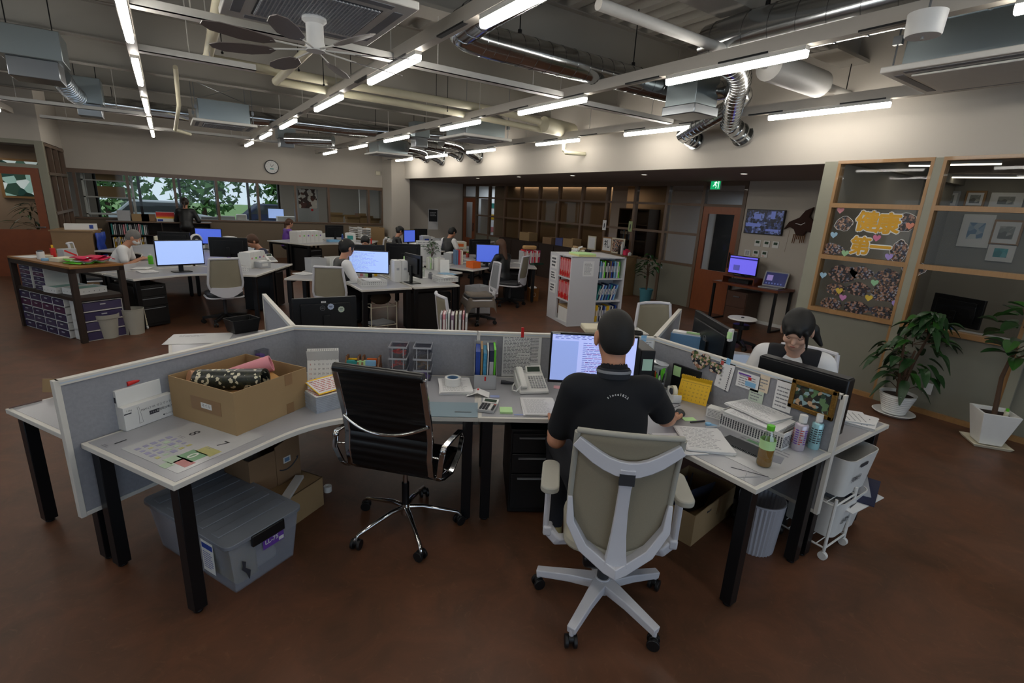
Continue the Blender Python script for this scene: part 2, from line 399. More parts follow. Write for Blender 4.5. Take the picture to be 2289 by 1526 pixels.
# right wall and soffit
m = MB(WALL); m.box((XW, -4.5, 2.6), (XW+.12, 3.0, ZD+.1)); m.box((XW, 3.0, ZS), (XW+.12, YF, ZD+.1)); struct(m, 'wall_right')
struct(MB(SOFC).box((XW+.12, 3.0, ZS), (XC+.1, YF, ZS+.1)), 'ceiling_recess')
m = MB(WALL); m.box((XC, 3.0, 0), (XC+.12, 5.58, ZS)); struct(m, 'wall_recess')
m = MB(WALL); m.box((XW+.12, 2.9, 0), (XC, 3.0, ZS)); struct(m, 'wall_recess_end')
m = MB(WALL); m.box((6.05, YF, 0), (XC+.15, YF+.15, ZS+.1)); m.box((XW+.12, YF, ZS), (7, YF+.15, ZD)); struct(m, 'wall_recess_far')
struct(MB('white').box((XC-.012, 3.0, 0), (XC, 5.58, .06)), 'baseboard_recess')
m = MB(WALL); m.box((6.0, 15.9, 0), (6.62, YF, ZS)); m.box((6.0, 15.9, ZS), (6.45, YF, ZD)); struct(m, 'wall_column')
# far wall with window band
BH, BS = 2.17, 1.10
m = MB(WALL); m.box((-2.1, YF, BH+.1), (6.0, YF+.15, ZD+.1)); struct(m, 'wall_far')
BRP = mat('brown_panel', '6f6252', .75)
m = MB(BRP); m.box((-2.1, YF, 0), (6.0, YF+.15, BS-.03)); struct(m, 'wall_far_panel')
m = MB(BRW); m.box((-2.0, YF-.03, BH), (6.0, YF+.16, BH+.1)); m.box((-2.0, YF-.03, BS-.04), (6.0, YF+.16, BS)); struct(m, 'trim_20')
mull = [aty(px, 450, YF)[0] for px in (176, 291, 394, 487, 578, 661, 735, 824, 872)]
mull[0] = -1.85; mull[-1] = 6.0
for i, x in enumerate(mull):
    struct(MB(BRW).box((x-.03, YF-.02, BS), (x+.03, YF+.14, BH)), 'trim_%d' % (21+i))
for i in range(len(mull)-1):
    m = MB(GL); m.box((mull[i]+.03, YF+.05, BS), (mull[i+1]-.03, YF+.056, BH)); struct(m, 'window_%d' % (i+1))
# right wall glazing
ys = [2.95, 1.98, .97, -.04, -1.05, -2.06, -3.07, -4.08]
k = 10
for i, y in enumerate(ys):
    m = MB(POST); m.box((XW-.01, y-.035, 0), (XW+.12, y+.035, 2.6)); struct(m, 'trim_%d' % (40+i))
struct(MB(POST).box((XW-.01, 2.985, 0), (XW+.12, 3.06, 2.6)), 'trim_39')
for i in range(len(ys)-1):
    y1, y0 = ys[i]-.035, ys[i+1]+.035
    m = MB(FRW)
    for zz in ((2.57, 2.605), (2.09, 2.14), (1.50, 1.55), (.87, .92)): m.box((XW-.015, y0, zz[0]), (XW+.11, y1, zz[1]))
    for yy in (y0, y1-.03): m.box((XW-.012, yy, .9), (XW+.1, yy+.03, 2.58))
    struct(m, 'trim_%d' % (50+i))
    m = MB(PANEL); m.box((XW+.03, y0, 0), (XW+.06, y1, .87)); m.box((XW-.012, y0, 0), (XW+.03, y1, .05), FRW); m.box((XW+.01, y0, .05), (XW+.05, y0+.03, .87), FRW); struct(m, 'wall_right_panel_%d' % (i+1))
    m = MB(GL)
    for z0, z1 in ((.92, 1.50), (1.55, 2.09), (2.14, 2.57)): m.box((XW+.04, y0+.03, z0), (XW+.046, y1-.03, z1))
    struct(m, 'window_%d' % (k+i))
# corridor wall of small panes behind the recess
cpx = [1037, 1065, 1094, 1129, 1165, 1206, 1250, 1302, 1358, 1421, 1493, 1574, 1664]
cy = [atx(p, 440, XC)[1] for p in cpx]; cy[0] = YF-.05; cy[-1] = 5.60; k = 40
for i, y in enumerate(cy):
    struct(MB(BRW).box((XC-.02, y-.035, 0), (XC+.08, y+.035, ZS)), 'trim_%d' % (60+i))
for i in range(len(cy)-1):
    y1, y0 = cy[i]-.035, cy[i+1]+.035; door = i in (0, 11)
    m = MB(BRW); rails = ((2.5, ZS), (2.1, 2.15)) if door else ((2.5, ZS), (2.1, 2.15), (1.50, 1.55), (.86, .91))
    for zz in rails: m.box((XC-.015, y0, zz[0]), (XC+.06, y1, zz[1]))
    struct(m, 'trim_%d' % (80+i))
    g = GL if i in (0, 1, 2, 10, 11) else GLD
    m = MB(g)
    for z0, z1 in ([(2.15, 2.5)] if door else [(.91, 1.50), (1.55, 2.1), (2.15, 2.5)]): m.box((XC+.02, y0, z0), (XC+.026, y1, z1))
    struct(m, 'window_%d' % (k+i))
    if not door: struct(MB(PANEL).box((XC, y0, 0), (XC+.04, y1, .86)), 'wall_corridor_panel_%d' % (i+1))
def door_yz(name, X, y0, y1, h, win, side=1):
    """wooden door in a wall X = const with a tall glass light, bar handle"""
    r = thing(name, None, None, (X, 0, 0)); r['kind'] = 'structure'
    m = MB(DOORW); wy0, wy1, wz0, wz1 = win
    m.box((0, y0, 0), (.045, wy0, h)); m.box((0, wy1, 0), (.045, y1, h)); m.box((0, wy0, 0), (.045, wy1, wz0)); m.box((0, wy0, wz1), (.045, wy1, h))
    tag(m.build('door_leaf', r), kind='structure'); tag(MB(GL).box((.02, wy0, wz0), (.025, wy1, wz1)).build('door_pane', r), kind='structure')
    hy = y0+.07 if side > 0 else y1-.07
    m = MB('blackm'); m.cyl((-.04, hy, .95), (-.04, hy, 1.25), .012); m.cyl((-.04, hy, 1.0), (0, hy, 1.0), .008); m.cyl((-.04, hy, 1.2), (0, hy, 1.2), .008)
    tag(m.build('door_handle', r), kind='structure')
    return r
door_yz('door_2', XC-.01, cy[12]+.04, cy[11]-.04, 2.1, (cy[12]+.16, cy[11]-.16, .85, 1.96))
door_yz('door_3', XC-.01, cy[1]+.04, cy[0]-.04, 2.1, (cy[1]+.25, cy[0]-.2, .7, 1.96))
# left end: door wall facing the camera, return wall with narrow panes
YD = 14.2; XL = -1.98
m = MB(WALL); m.box((-9, YD, 2.7), (XL, YD+.12, ZD+.1)); m.box((XL-.12, YD+.12, 2.7), (XL, YF, ZD+.1)); struct(m, 'wall_left_far')
m = MB(POST); m.box((XL-.12, YD-.02, 0), (XL+.01, YD+.12, 2.7)); m.box((-3.18, YD, 0), (-3.05, YD+.12, 2.7)); m.box((-9, YD-.01, 2.62), (XL, YD+.12, 2.7)); m.box((-9, YD-.01, 2.17), (XL-.1, YD+.1, 2.24)); struct(m, 'trim_95')
m = MB(BRW)
for y in (YD+.1, YD+.85, YD+1.6, YF-.1): m.box((XL-.1, y, .0), (XL+.01, y+.09, 2.7))
for z in (.6, 1.25, 2.05, 2.62): m.box((XL-.12, YD+.1, z), (XL+.02, YF, z+.06))
struct(m, 'trim_96'); struct(MB(PANEL).box((XL-.08, YD, 0), (XL-.04, YF, .62)), 'wall_left_panel')
struct(MB(GL).box((XL-.06, YD+.1, .66), (XL-.055, YF, 2.62)), 'window_60')
m = MB(GL); m.box((-8.9, YD+.05, .05), (-3.2, YD+.056, 2.6)); m.box((-3.05, YD+.05, 2.24), (XL-.12, YD+.056, 2.62)); struct(m, 'window_61')
r = thing('door_1', None, None, (0, YD, 0)); r['kind'] = 'structure'
m = MB(DOORW); x0, x1 = -3.04, XL-.13
m.box((x0, 0, 0), (x1, .045, .95)); m.box((x0, 0, 2.03), (x1, .045, 2.17)); m.box((x0, 0, .95), (x0+.14, .045, 2.03)); m.box((x1-.14, 0, .95), (x1, .045, 2.03)); tag(m.build('door_leaf', r), kind='structure')
tag(MB(GL).box((x0+.14, .02, .95), (x1-.14, .026, 2.03)).build('door_pane', r), kind='structure')
tag(MB('steel').cyl((x1-.06, -.04, 1.0), (x1-.2, -.04, 1.0), .012).cyl((x1-.06, -.05, 1.0), (x1-.06, 0, 1.0), .014).build('door_handle', r), kind='structure')
# behind the camera and to the left: windowed walls that let the daylight in
m = MB(WALL); m.box((-8, -4.6, 0), (XW, -4.4, .75)); m.box((-8, -4.6, 2.75), (XW, -4.4, ZD+.1)); m.box((-8, -4.6, .75), (-2.4, -4.4, 2.75)); m.box((5.4, -4.6, .75), (XW, -4.4, 2.75)); struct(m, 'wall_back')
m = MB(WALL); m.box((-7.5, -4.5, 0), (-7.3, YD, .75)); m.box((-7.5, -4.5, 2.75), (-7.3, YD, ZD+.1)); m.box((-7.5, 7.2, .75), (-7.3, YD, 2.75)); m.box((-7.5, -4.5, .75), (-7.3, -.2, 2.75)); struct(m, 'wall_left')
# ------------------------------------------------------------------ rooms behind glass
BK = mat('back_room_wall', '8f8a80', .9); BKB = mat('blind_brown', '8a7660', .9, noise=.08, nscale=2); BRT = mat('bright_corridor', 'd6dae0', .9)
m = MB(BK); m.box((-8, 21.6, 0), (-1.9, 21.75, 2.9)); m.box((3.6, 21.6, 0), (9.3, 21.75, 2.9)); m.box((-1.9, 21.6, 0), (3.6, 21.75, .55)); m.box((-1.9, 21.6, 2.4), (3.6, 21.75, 2.9)); struct(m, 'wall_back_office')
struct(MB(BK).box((-8, YF+.15, 2.85), (9.3, 21.7, 2.95)), 'ceiling_back_office')
struct(MB(BK).box((9.2, YF+.15, 0), (9.3, 21.7, 2.9)), 'wall_back_office_right')
m = MB('darkgrey')
for x in (-1.9, -.75, .4, 1.5, 2.55, 3.6): m.box((x-.04, 21.6, .55), (x+.04, 21.7, 2.4))
struct(m, 'trim_97')
struct(MB('white').box((-.6, 21.68, .56), (2.5, 21.685, .9)), 'window_62')
m = MB(BK); m.box((10.4, -4.5, 0), (10.5, 3.0, 2.75)); m.box((XW+.12, 2.9-.1, ZS), (10.5, 2.9, 2.8)); m.box((XC, 2.9, 0), (10.5, 3.0, 2.75)); m.box((XW+.12, -4.5, 0), (10.5, -4.4, 2.75)); struct(m, 'wall_office')
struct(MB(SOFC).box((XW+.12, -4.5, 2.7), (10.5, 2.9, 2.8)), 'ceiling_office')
m = MB(BKB); m.box((10.1, 8.2, 0), (10.2, 9.6, 2.6)); m.box((9.5, 9.6, 0), (9.55, 14.6, 2.6)); m.box((XC+.1, 14.6, 0), (10.2, 14.7, 2.6)); struct(m, 'wall_meeting_room')
m = MB(BRT); m.box((12.2, 3.0, 0), (12.3, 16.9, 2.6)); m.box((XC+.12, 3.0, 0), (12.3, 3.1, 2.6)); m.box((XC+.1, 16.7, 0), (12.3, 16.8, 2.6)); struct(m, 'wall_corridor')
struct(MB(mat('painted_dark_opening', '23262a', .8)).box((12.15, atx(1633, 540, 12.15)[1], 0), (12.2, atx(1592, 540, 12.15)[1], 2.05)), 'dark_doorway_panel')  # dark panel painted as the shade of an unlit doorway
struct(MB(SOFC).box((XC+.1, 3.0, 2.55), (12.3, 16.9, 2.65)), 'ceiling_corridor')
area('office_ceiling_lamp', (8.6, .2, 2.6), (0, 0, 0), .3, 4, 14, (1, .95, .88))
area('corridor_lamp', (11.1, 6.3, 2.5), (0, 0, 0), .8, 2.2, 26, (.85, .92, 1))
area('meeting_fill_light', (9.6, 11.5, 2.5), (0, 0, 0), .3, 5, 30, (1, .86, .72))  # added light that brightens the brown wall behind the panes, no fixture seen
area('store_lamp', (10.6, 15.8, 2.5), (0, 0, 0), 1, 1.2, 22, (.9, .95, 1))
area('back_office_fill_light', (3, 19.2, 2.8), (0, 0, 0), 8, 1, 75, (.95, .97, 1))  # area light added for the back office, its source is unseen
area('left_room_fill_light', (-4, 16, 2.6), (0, 0, 0), 1.5, 1.0, 18, (1, .9, .8))  # light added to brighten the side room, no lamp known there
struct(MB(mat('left_room_wall', '9a8470', .9)).box((-9, 16.9, 0), (-2.1, 17.0, 2.8)), 'wall_left_room')
struct(MB(SOFC).box((-9, YD+.12, 2.7), (XL-.1, 17, 2.8)), 'ceiling_left_room')
# outside
m = MB(mat('lawn', '7a9a58', .95, noise=.3, nscale=3)); m.box((-30, 22, -.3), (40, 90, -.12)); tag(m.build('lawn'), kind='structure')
m = MB(mat('asphalt', '9aa0a4', .9)); m.box((-30, 27, -.119), (40, 34, -.1)); tag(m.build('street'), kind='structure')
# ------------------------------------------------------------------ ceiling services
TUBE = mat('tube_diffuser', 'ffffff', .5, emit=1); TUBE.node_tree.nodes['Principled BSDF'].inputs['Emission Color'].default_value = (1, .95, .87, 1)
TUBE.node_tree.nodes['Principled BSDF'].inputs['Emission Strength'].default_value = 30.0
DLAMP = mat('downlight_glow', 'fff4e0', .5, emit=4)
ROWS = [(-2.25, [(-.3, .95), (2.0, 3.25), (4.4, 5.6), (6.7, 7.95), (9.1, 10.3), (11.5, 12.7)]),
        (-.11, [(-.5, .75), (1.9, 3.15), (4.25, 5.5), (6.35, 7.65), (9.05, 10.3), (11.4, 12.65), (13.8, 15.05)]),
        (1.85, [(-.4, .85), (1.95, 3.2), (4.25, 5.47), (6.5, 7.75), (9.12, 10.37), (11.5, 12.75), (14.06, 15.3)]),
        (3.86, [(-.2, 1.03), (2.11, 3.33), (4.43, 5.68), (6.7, 7.93), (9.34, 10.56), (11.76, 13.0), (14.28, 15.5)]),
        (5.98, [(-2.3, -1.05), (2.35, 3.57), (4.65, 5.87), (6.95, 8.16), (9.7, 10.9), (11.98, 13.2), (14.19, 15.4)])]
rn = ['over the left side desks', 'by the long tray over the wooden table', 'over the black office chair', 'over the white shelf unit', 'along the recess wall']
on = ['first', 'second', 'third', 'fourth', 'fifth', 'sixth', 'seventh']
def mk_light(i, j, x, y0, y1):
    t = thing('tube_light', '%s tube light in the row %s' % (on[j], rn[i]), 'light', (x, (y0+y1)/2, 3.04), 0, 'linear tube lights under the ceiling rails')
    L = (y1-y0)/2
    MB('tray').box((-.03, -L, .045), (.03, L, .075)).build('housing', t)
    m = MB(TUBE); P = [(-.027, .048), (-.027, .014), (-.018, 0), (.018, 0), (.027, .014), (.027, .048)]
    m.loft([[(p[0], -L, p[1]) for p in P], [(p[0], L, p[1]) for p in P]]); m.build('diffuser', t)
    return t
lt = None
for i, (x, L) in enumerate(ROWS):
    for j, (a, b_) in enumerate(L): mk_light(i, j, x, a, b_)
    y1 = 16.4 if i else 13.6
    r = thing('lighting_rail', 'beige steel channel rail carrying the tube lights '+rn[i], 'rail', (x, 6, 3.115))
    m = MB('railp'); m.box((-.04, -10, 0), (.04, y1-6, .1)); m.build('channel', r)
    m = MB('blackm')
    for y in np.arange(-7.7, y1-6, 1.02): m.box((-.041, y, -.001), (.0, y+.42, .012))
    o = m.build('rail_groove', r); o['kind'] = 'stuff'
    for y in np.arange(-1.48, y1-6, 1.83): MB('tray').cyl((0, y+.35, .1), (0, y+.35, .88), .005, n=6).build('hanger_rod', r)
for (xa, xb, y, lab) in ((-.11, 1.81, 4.75, 'white cable tray crossing below the ceiling fan'), (1.89, 3.82, 4.8, 'white cable tray between the second and third rails'), (3.9, 5.9, 4.95, 'white cable tray reaching towards the recess wall'),
                         (-2.21, -.15, 11.55, 'white cable tray left of the first tube row'), (-1.9, 1.81, 14.0, 'far white cable tray in front of the clock wall'), (1.89, 3.82, 14.2, 'far white cable tray near the small air conditioner'), (-.07, .9, 6.2, 'short white cable tray under the cream pipe')):
    m = MB('tray'); m.box((xa, y-.05, 3.12), (xb, y+.05, 3.128)); m.box((xa, y-.05, 3.12), (xb, y-.044, 3.18)); m.box((xa, y+.044, 3.12), (xb, y+.05, 3.18))
    for x in (xa+.4, xb-.4): m.cyl((x, y, 3.12), (x, y, 4.0), .005, n=6)
    solo(m, 'cable_tray', lab, 'cable tray', group='white cable trays')
def spiral(m, pts, r, rib=.16, n=18):
    m.tube(pts, r, 'duct', n=n)
    for i in range(len(pts)-1):
        a, b_ = Vector(pts[i]), Vector(pts[i+1]); L = (b_-a).length; d = (b_-a).normalized(); s = rib*.5
        while s < L: m.cyl(a+d*(s-.006), a+d*(s+.006), r*1.025, m='duct', n=n); s += rib
    return m
def elbow(p0, p1, p2, n=6): return bez(p0, p1, p2, n)
def ductobj(pts, r, lab, name='spiral_duct', rods=(), rib=.16, flange=None):
    t = thing(name, lab, 'duct', pts[0]); o = Vector(pts[0]); P = [tuple(Vector(p)-o) for p in pts]
    spiral(MB('duct'), P, r, rib).build('duct_run', t)
    if flange:
        m = MB('duct'); a, b_ = P[-1], P[-2]; d = (Vector(a)-Vector(b_)).normalized()
        m.cyl(Vector(a)-d*.03, Vector(a), r*1.25, m='duct', n=20); m.cyl(Vector(a)-d*.12, Vector(a)-d*.1, r*1.12, m='duct', n=20); m.build('wall_collar', t)
    if rods:
        for p in rods:
            p = Vector(p)-o; MB('blackm').cyl(p, (p.x, p.y, 4.0-o.z), .006, n=6).cyl(p-Vector((0, 0, .03)), p+Vector((0, 0, .03)), .02, n=8).build('hanger_rod', t)
    return t
yd = 4.28; x0 = at(1085, 95, 3.32)[0]; x1 = at(1490, 208, 3.32)[0]
ductobj(elbow((x0-.3, yd-2.6, 3.4), (x0-.3, yd-.4, 3.4), (x0-.28, yd-.1, 3.36), 3)+elbow((x0-.27, yd-.05, 3.34), (x0-.2, yd, 3.32), (x0+.1, yd, 3.32), 4)+[(x1, yd, 3.32)], .135, 'long shiny spiral duct crossing above the black office chair', rods=[(x0+.35, yd, 3.46), (x1-.75, yd, 3.46)])
D2 = [(4.22, 3.2, 3.38), (4.22, 2.9, 3.40), (4.24, -2, 3.40)]
ductobj(D2, .19, 'large spiral duct running towards the camera at upper right', rods=[(4.22, 2.7, 3.6), (4.22, 1.6, 3.6), (4.22, .4, 3.6)], rib=.22)
# steel air chamber where the ducts meet
cb = at(1540, 262, 2.98)
t = thing('air_chamber', 'galvanised steel air chamber box hanging beside the long spiral duct', 'air box', (cb[0], cb[1], 2.98))
MB('galv').box((-.19, -.2, .1), (.19, .2, .42)).build('chamber_body', t, bevel=.004)
m = MB('steel'); m.box((-.21, -.22, 0), (.21, .22, .1)); m.build('outlet_hood', t, bevel=.01)
e1 = atx(1556, 318, XW); e2 = atx(1662, 305, XW)
ductobj([(cb[0]+.15, cb[1]-.1, 3.25)]+elbow((cb[0]+.4, cb[1]-.2, 3.3), (cb[0]+.75, cb[1]-.3, 3.3), (cb[0]+.8, cb[1]+.05, 3.2), 5)+[(XW-.3, e1[1], 3.0), (XW, e1[1], e1[2]+.02)], .1, 'curled silver duct from the air chamber to the recess wall, lower one', rib=.09, flange=1)
ductobj([(4.3, 3.05, 3.34)]+elbow((4.45, 3.15, 3.3), (4.9, 3.25, 3.3), (5.3, 3.6, 3.25), 5)+[(XW-.35, e2[1], 3.08), (XW, e2[1], e2[2])], .115, 'silver duct plunging into the recess wall beside the exit door, upper one', rib=.1, flange=1)
for q, (px, py) in enumerate(((955, 352), (990, 357), (1030, 347), (1074, 350))):
    e = atx(px, py, XW)
    ductobj([(XW-1.1, e[1]-.1, 3.25)]+elbow((XW-.8, e[1], 3.25), (XW-.4, e[1], 3.2), (XW-.25, e[1], e[2]+.06), 4)+[(XW, e[1], e[2]-.02)], .12, 'far silver duct elbow entering the wall, %s from the column' % on[q], 'duct_elbow', rib=.12, flange=1).__setitem__('group', 'silver duct elbows in the far wall')
def pipeobj(pts, r, lab, col='pipe', rods=(), fat=None):
    t = thing('ceiling_pipe', lab, 'pipe', pts[0]); o = Vector(pts[0])
    m = MB(col); P = [Vector(p)-o for p in pts]; m.tube(P, r, n=12)
    for p in P[1:-1]: m.sph(p, r*1.04, n=12)
    m.build('pipe_run', t)
    if fat:
        a, b_ = Vector(fat[0])-o, Vector(fat[1])-o; d = (b_-a).normalized(); m = MB(col); R = fat[2]
        m.cyl(a-d*.06, a, r, R, n=18); m.cyl(a, b_, R, n=18); m.cyl(b_, b_+d*.12, R, r*1.1, n=18); m.build('silencer', t)
    if rods:
        for p in rods: p = Vector(p)-o; MB('blackm').cyl(p, (p.x, p.y, 4.0-o.z), .005, n=6).sph(p, .014, n=8).build('hanger_rod', t)
    return t
z = 3.28
pipeobj([at(500, -40, z), at(464, 131, z), at(771, 188, z), at(1100, 245, z), at(1206, 272, z)], .052, 'cream pipe with a bend left of the fan, upper of the two long runs', rods=[at(497, 118, z), at(668, 157, z), at(785, 180, z), at(975, 232, z)], fat=(at(1215, 278, z), at(1278, 293, z), .13))
z = 3.2
pipeobj([at(705, 96, z), at(617, 182, z), at(739, 204, z), at(1051, 258, z), at(1212, 291, z)], .045, 'cream pipe branching below the fan, lower of the two long runs', rods=[at(724, 190, z), at(1000, 248, z)])
z = 3.3
a, b_ = at(1370, -5, z), at(1885, 222, z); yy = (a[1]+b_[1])/2
f0, f1 = at(1705, 150, z), at(1822, 195, z)
pipeobj([(a[0], yy, z), (b_[0], yy, z)], .04, 'pale green-grey pipe crossing at upper right with a thick silencer', 'tray', rods=[(at(1880, 215, z)[0]-.1, yy, z)], fat=((f0[0], yy, z), (f1[0]-.1, yy, z), .13))
e = atx(1300, 345, XW)
pipeobj([(XW-.35, e[1]+.1, 3.1), (XW-.35, e[1]+.1, e[2]+.05), (XW-.33, e[1]+.05, e[2]), (XW, e[1]-.1, e[2])], .035, 'cream drain pipe elbow entering the soffit wall')
pipeobj([at(392, 150, 3.5), at(398, 215, 3.3), at(400, 235, 3.2), at(392, 290, 2.95), at(425, 300, 2.95)], .03, 'cream drop pipe left of the far air conditioner')
def cassette(x, y, z, lab, hub=True):
    t = thing('ceiling_cassette', lab, 'air conditioner', (x, y, z), 0, 'ceiling air conditioner cassettes')
    m = MB('tray'); m.box((-.5, -.5, 0), (.5, .5, .045)); m.build('panel', t, bevel=.008)
    m = MB('grey')
    for s in (-1, 1): m.box((-.36, s*.42-.03, -.003), (.36, s*.42+.03, 0)); m.box((s*.42-.03, -.36, -.003), (s*.42+.03, .36, 0))
    m.build('air_slot', t)
    if hub:
        m = MB('lgrey')
        for k in range(-14, 15): m.box((k*.022-.004, -.32, -.012), (k*.022+.004, .32, -.002)); m.box((-.32, k*.022-.004, -.010), (.32, k*.022+.004, -.002))
        m.box((-.33, -.33, -.004), (.33, .33, -.001), 'darkgrey'); m.build('grille', t)
    else:
        m = MB('tray'); m.box((-.34, -.34, -.02), (.34, .34, -.004)); m.build('grille', t, bevel=.006)
    MB('galv').box((-.4, -.4, .045), (.4, .4, .38)).build('casing', t, bevel=.006)
    for sx in (-.44, .44):
        for sy in (-.44, .44): MB('steel').cyl((sx, sy, .045), (sx, sy, 4.0-z), .006, n=6).box((sx-.02, sy-.03, .2), (sx+.02, sy+.03, .26)).build('hanger_rod', t)
    MB('steel').cyl((-.44, -.44, .35), (.44, .44, .8), .005, n=5).build('brace_rod', t); MB('steel').cyl((.44, -.44, .35), (-.44, .44, .8), .005, n=5).build('brace_rod', t)
    return t
cassette(5.22, 1.48, 3.06, 'large ceiling cassette with flat white cover at the upper right corner', False)
cassette(.92, 3.74, 3.06, 'ceiling cassette with dark square grille right above the fan blades')
for (px, py, l) in ((500, 283, 'far cassette unit above the clock side of the room, between two ducts'), (1062, 314, 'far cassette unit near the silver duct elbows'), (868, 348, 'farthest small cassette unit over the column corner')):
    p = at(px, py, 3.06); cassette(p[0], p[1], 3.06, l)
# fan hung under the cassette
t = thing('ceiling_fan', 'eight-bladed grey ceiling fan with white hub under the cassette', 'fan', (.93, 3.82, 2.86))
m = MB('white'); m.lathe([(0, .2), (.075, .2), (.078, .17), (.055, .15), (.055, .05), (.062, .03), (.062, -.01), (0, -.01)], n=24); m.build('hub', t)
BL = mat('fan_blade', '6b625e', .4)
for k in range(8):
    a = 2*pi*k/8+.25; m = MB('tray'); T0 = Matrix.Rotation(a, 4, 'Z'); m.T = T0
    m.cyl((.05, 0, .0), (.3, 0, -.012), .006, n=6)
    P = [(.26, -.01), (.32, -.06), (.45, -.085), (.62, -.07), (.68, -.03), (.68, .01), (.6, .04), (.45, .045), (.3, .03)]
    m.T = T0 @ Matrix.Rotation(rad(14), 4, 'X'); m.prism(P, -.016, -.011, BL); m.build('blade', t)
# ducts of the far half
z = 3.3
ductobj([at(130, 168, 3.3)]+elbow(at(150, 195, 3.3), at(175, 225, 3.3), at(205, 228, 3.3), 4)+[at(420, 255, 3.3)], .13, 'far spiral duct from the hanging steel box to the far cassette', rods=[at(252, 225, 3.42)])
ductobj([at(555, 262, 3.3), at(780, 288, 3.3), at(1000, 305, 3.3)], .12, 'far spiral duct right of the far cassette', rods=[at(840, 282, 3.4)])
ductobj([at(640, 309, 3.15), at(745, 314, 3.15)], .12, 'short spiral duct with shiny joints above the clock', rib=.1, rods=[at(690, 306, 3.27)])
for (px, py, s, h, l) in ((88, 182, .27, .30, 'big galvanised steel air box at upper left'), (640, 330, .2, .32, 'small steel air outlet hanging above the clock'), (205, 262, .2, .4, 'small steel air outlet above the left corner'), (937, 330, .17, .3, 'small steel air outlet near the duct elbows')):
    p = at(px, py, 3.02); t = thing('air_chamber', l, 'air box', p)
    MB('galv').box((-s, -s, .2), (s, s, .2+h)).build('chamber_body', t, bevel=.006); MB('steel').box((-s*.8, -s*.8, 0), (s*.8, s*.8, .2)).build('outlet_hood', t, bevel=.008)
    [MB('blackm').cyl((q*s*.7, 0, .2+h), (q*s*.7, 0, .98), .006, n=6).build('hanger_rod', t) for q in (-1, 1)]
p = at(2062, 82, 2.98)
t = thing('smoke_detector', 'round white ceiling sensor hung from the rail at upper right', 'sensor', p)
m = MB('white'); m.lathe([(0, 0), (.085, 0), (.09, .01), (.095, .12), (0, .12)], n=28); m.build('sensor_body', t); MB('steel').cyl((0, 0, -.015), (0, 0, 0), .008).cyl((0, 0, .12), (0, 0, 1.02), .006).build('probe', t)
# recess downlights, exit sign, wall things
for i, (px, py) in enumerate(((1068, 398), (1160, 395), (1280, 392), (1440, 390), (1663, 388), (1118, 409), (1175, 409), (1248, 409))):
    if i < 5: p = at(px, py, ZS); q = (p[0], p[1], ZS)
    else: continue
    t = thing('downlight', '%s round downlight from the column in the recess ceiling' % on[i], 'light', q, 0, 'downlights in the recess ceiling')
    MB('white').lathe([(.06, 0), (.06, -.006), (.05, -.006), (.048, 0)], n=20).build('trim_ring', t); MB(DLAMP).cyl((0, 0, -.003), (0, 0, -.001), .048, n=20).build('lamp_lens', t)
p = atx(1601, 413, XC-.05)
t = thing('exit_sign', 'green lit emergency exit sign above the wooden door', 'sign', (p[0], p[1], p[2]-.09))
MB('white').box((-.02, -.11, 0), (.02, .11, .2)).build('sign_case', t)
EG = mat('exit_green', '0f9a5c', .5, emit=1.1); EW = mat('exit_white', 'e8fff2', .5, emit=1.2)
m = MB(EG); m.box((-.024, -.105, .005), (-.02, .105, .195)); m.build('sign_face', t)
m = MB(EW); m.T = Tr(-.026, 0, .1, rz=rad(-90), rx=0); 
m.T = Matrix.Translation((-.026, 0, .1)) @ Matrix.Rotation(rad(-90), 4, 'Z') @ Matrix.Rotation(rad(90), 4, 'X')
for poly in ([(-.01, .06), (.012, .06), (.012, .082), (-.01, .082)], [(-.03, .03), (0, .05), (.02, .05), (.045, .02), (.035, .012), (.015, .03), (.01, 0), (.03, -.03), (.02, -.075), (.008, -.07), (.014, -.035), (-.012, -.015), (-.045, -.045), (-.055, -.035), (-.02, .005), (-.012, .035), (-.025, .015)],
             [(.05, -.08), (.075, -.08), (.075, .085), (-.06, .085), (-.06, .07), (.06, .07), (.06, -.08)]):
    m.add([(a, b_, 0) for a, b_ in poly], [tuple(range(len(poly)))])
m.build('running_figure', t)
p = aty(607, 373, YF-.03)
t = thing('wall_clock', 'round white wall clock on the far wall', 'clock', p)
m = MB('white'); m.T = Matrix.Rotation(rad(90), 4, 'X'); m.lathe([(0, .02), (.17, .02), (.18, .0), (0, -.02)], n=32); m.build('dial', t)
m = MB('darkgrey'); m.T = Matrix.Rotation(rad(90), 4, 'X'); m.lathe([(.172, .024), (.192, .02), (.195, -.02), (.18, -.02)], n=32); m.build('rim', t)
m = MB('ink'); m.T = Matrix.Rotation(rad(90), 4, 'X')
for k in range(12):
    a = rad(30*k); m.cb((.14*cos(a), .14*sin(a), .0225), (.02, .006, .001), rz=a)
m.cb((.03, .035, .023), (.1, .01, .001), rz=rad(50)); m.cb((-.02, .04, .024), (.1, .007, .001), rz=rad(110)); m.box((-.05, -.07, .0215), (.05, -.04, .0225), 'teal'); m.build('clock_marking', t)
p = aty(845, 387, YF-.04)
solo(MB('cream').box((-.07, -.03, -.06), (.07, .04, .06)), 'wall_speaker', 'small cream wall speaker near the column top', 'speaker', p, bevel=.01)
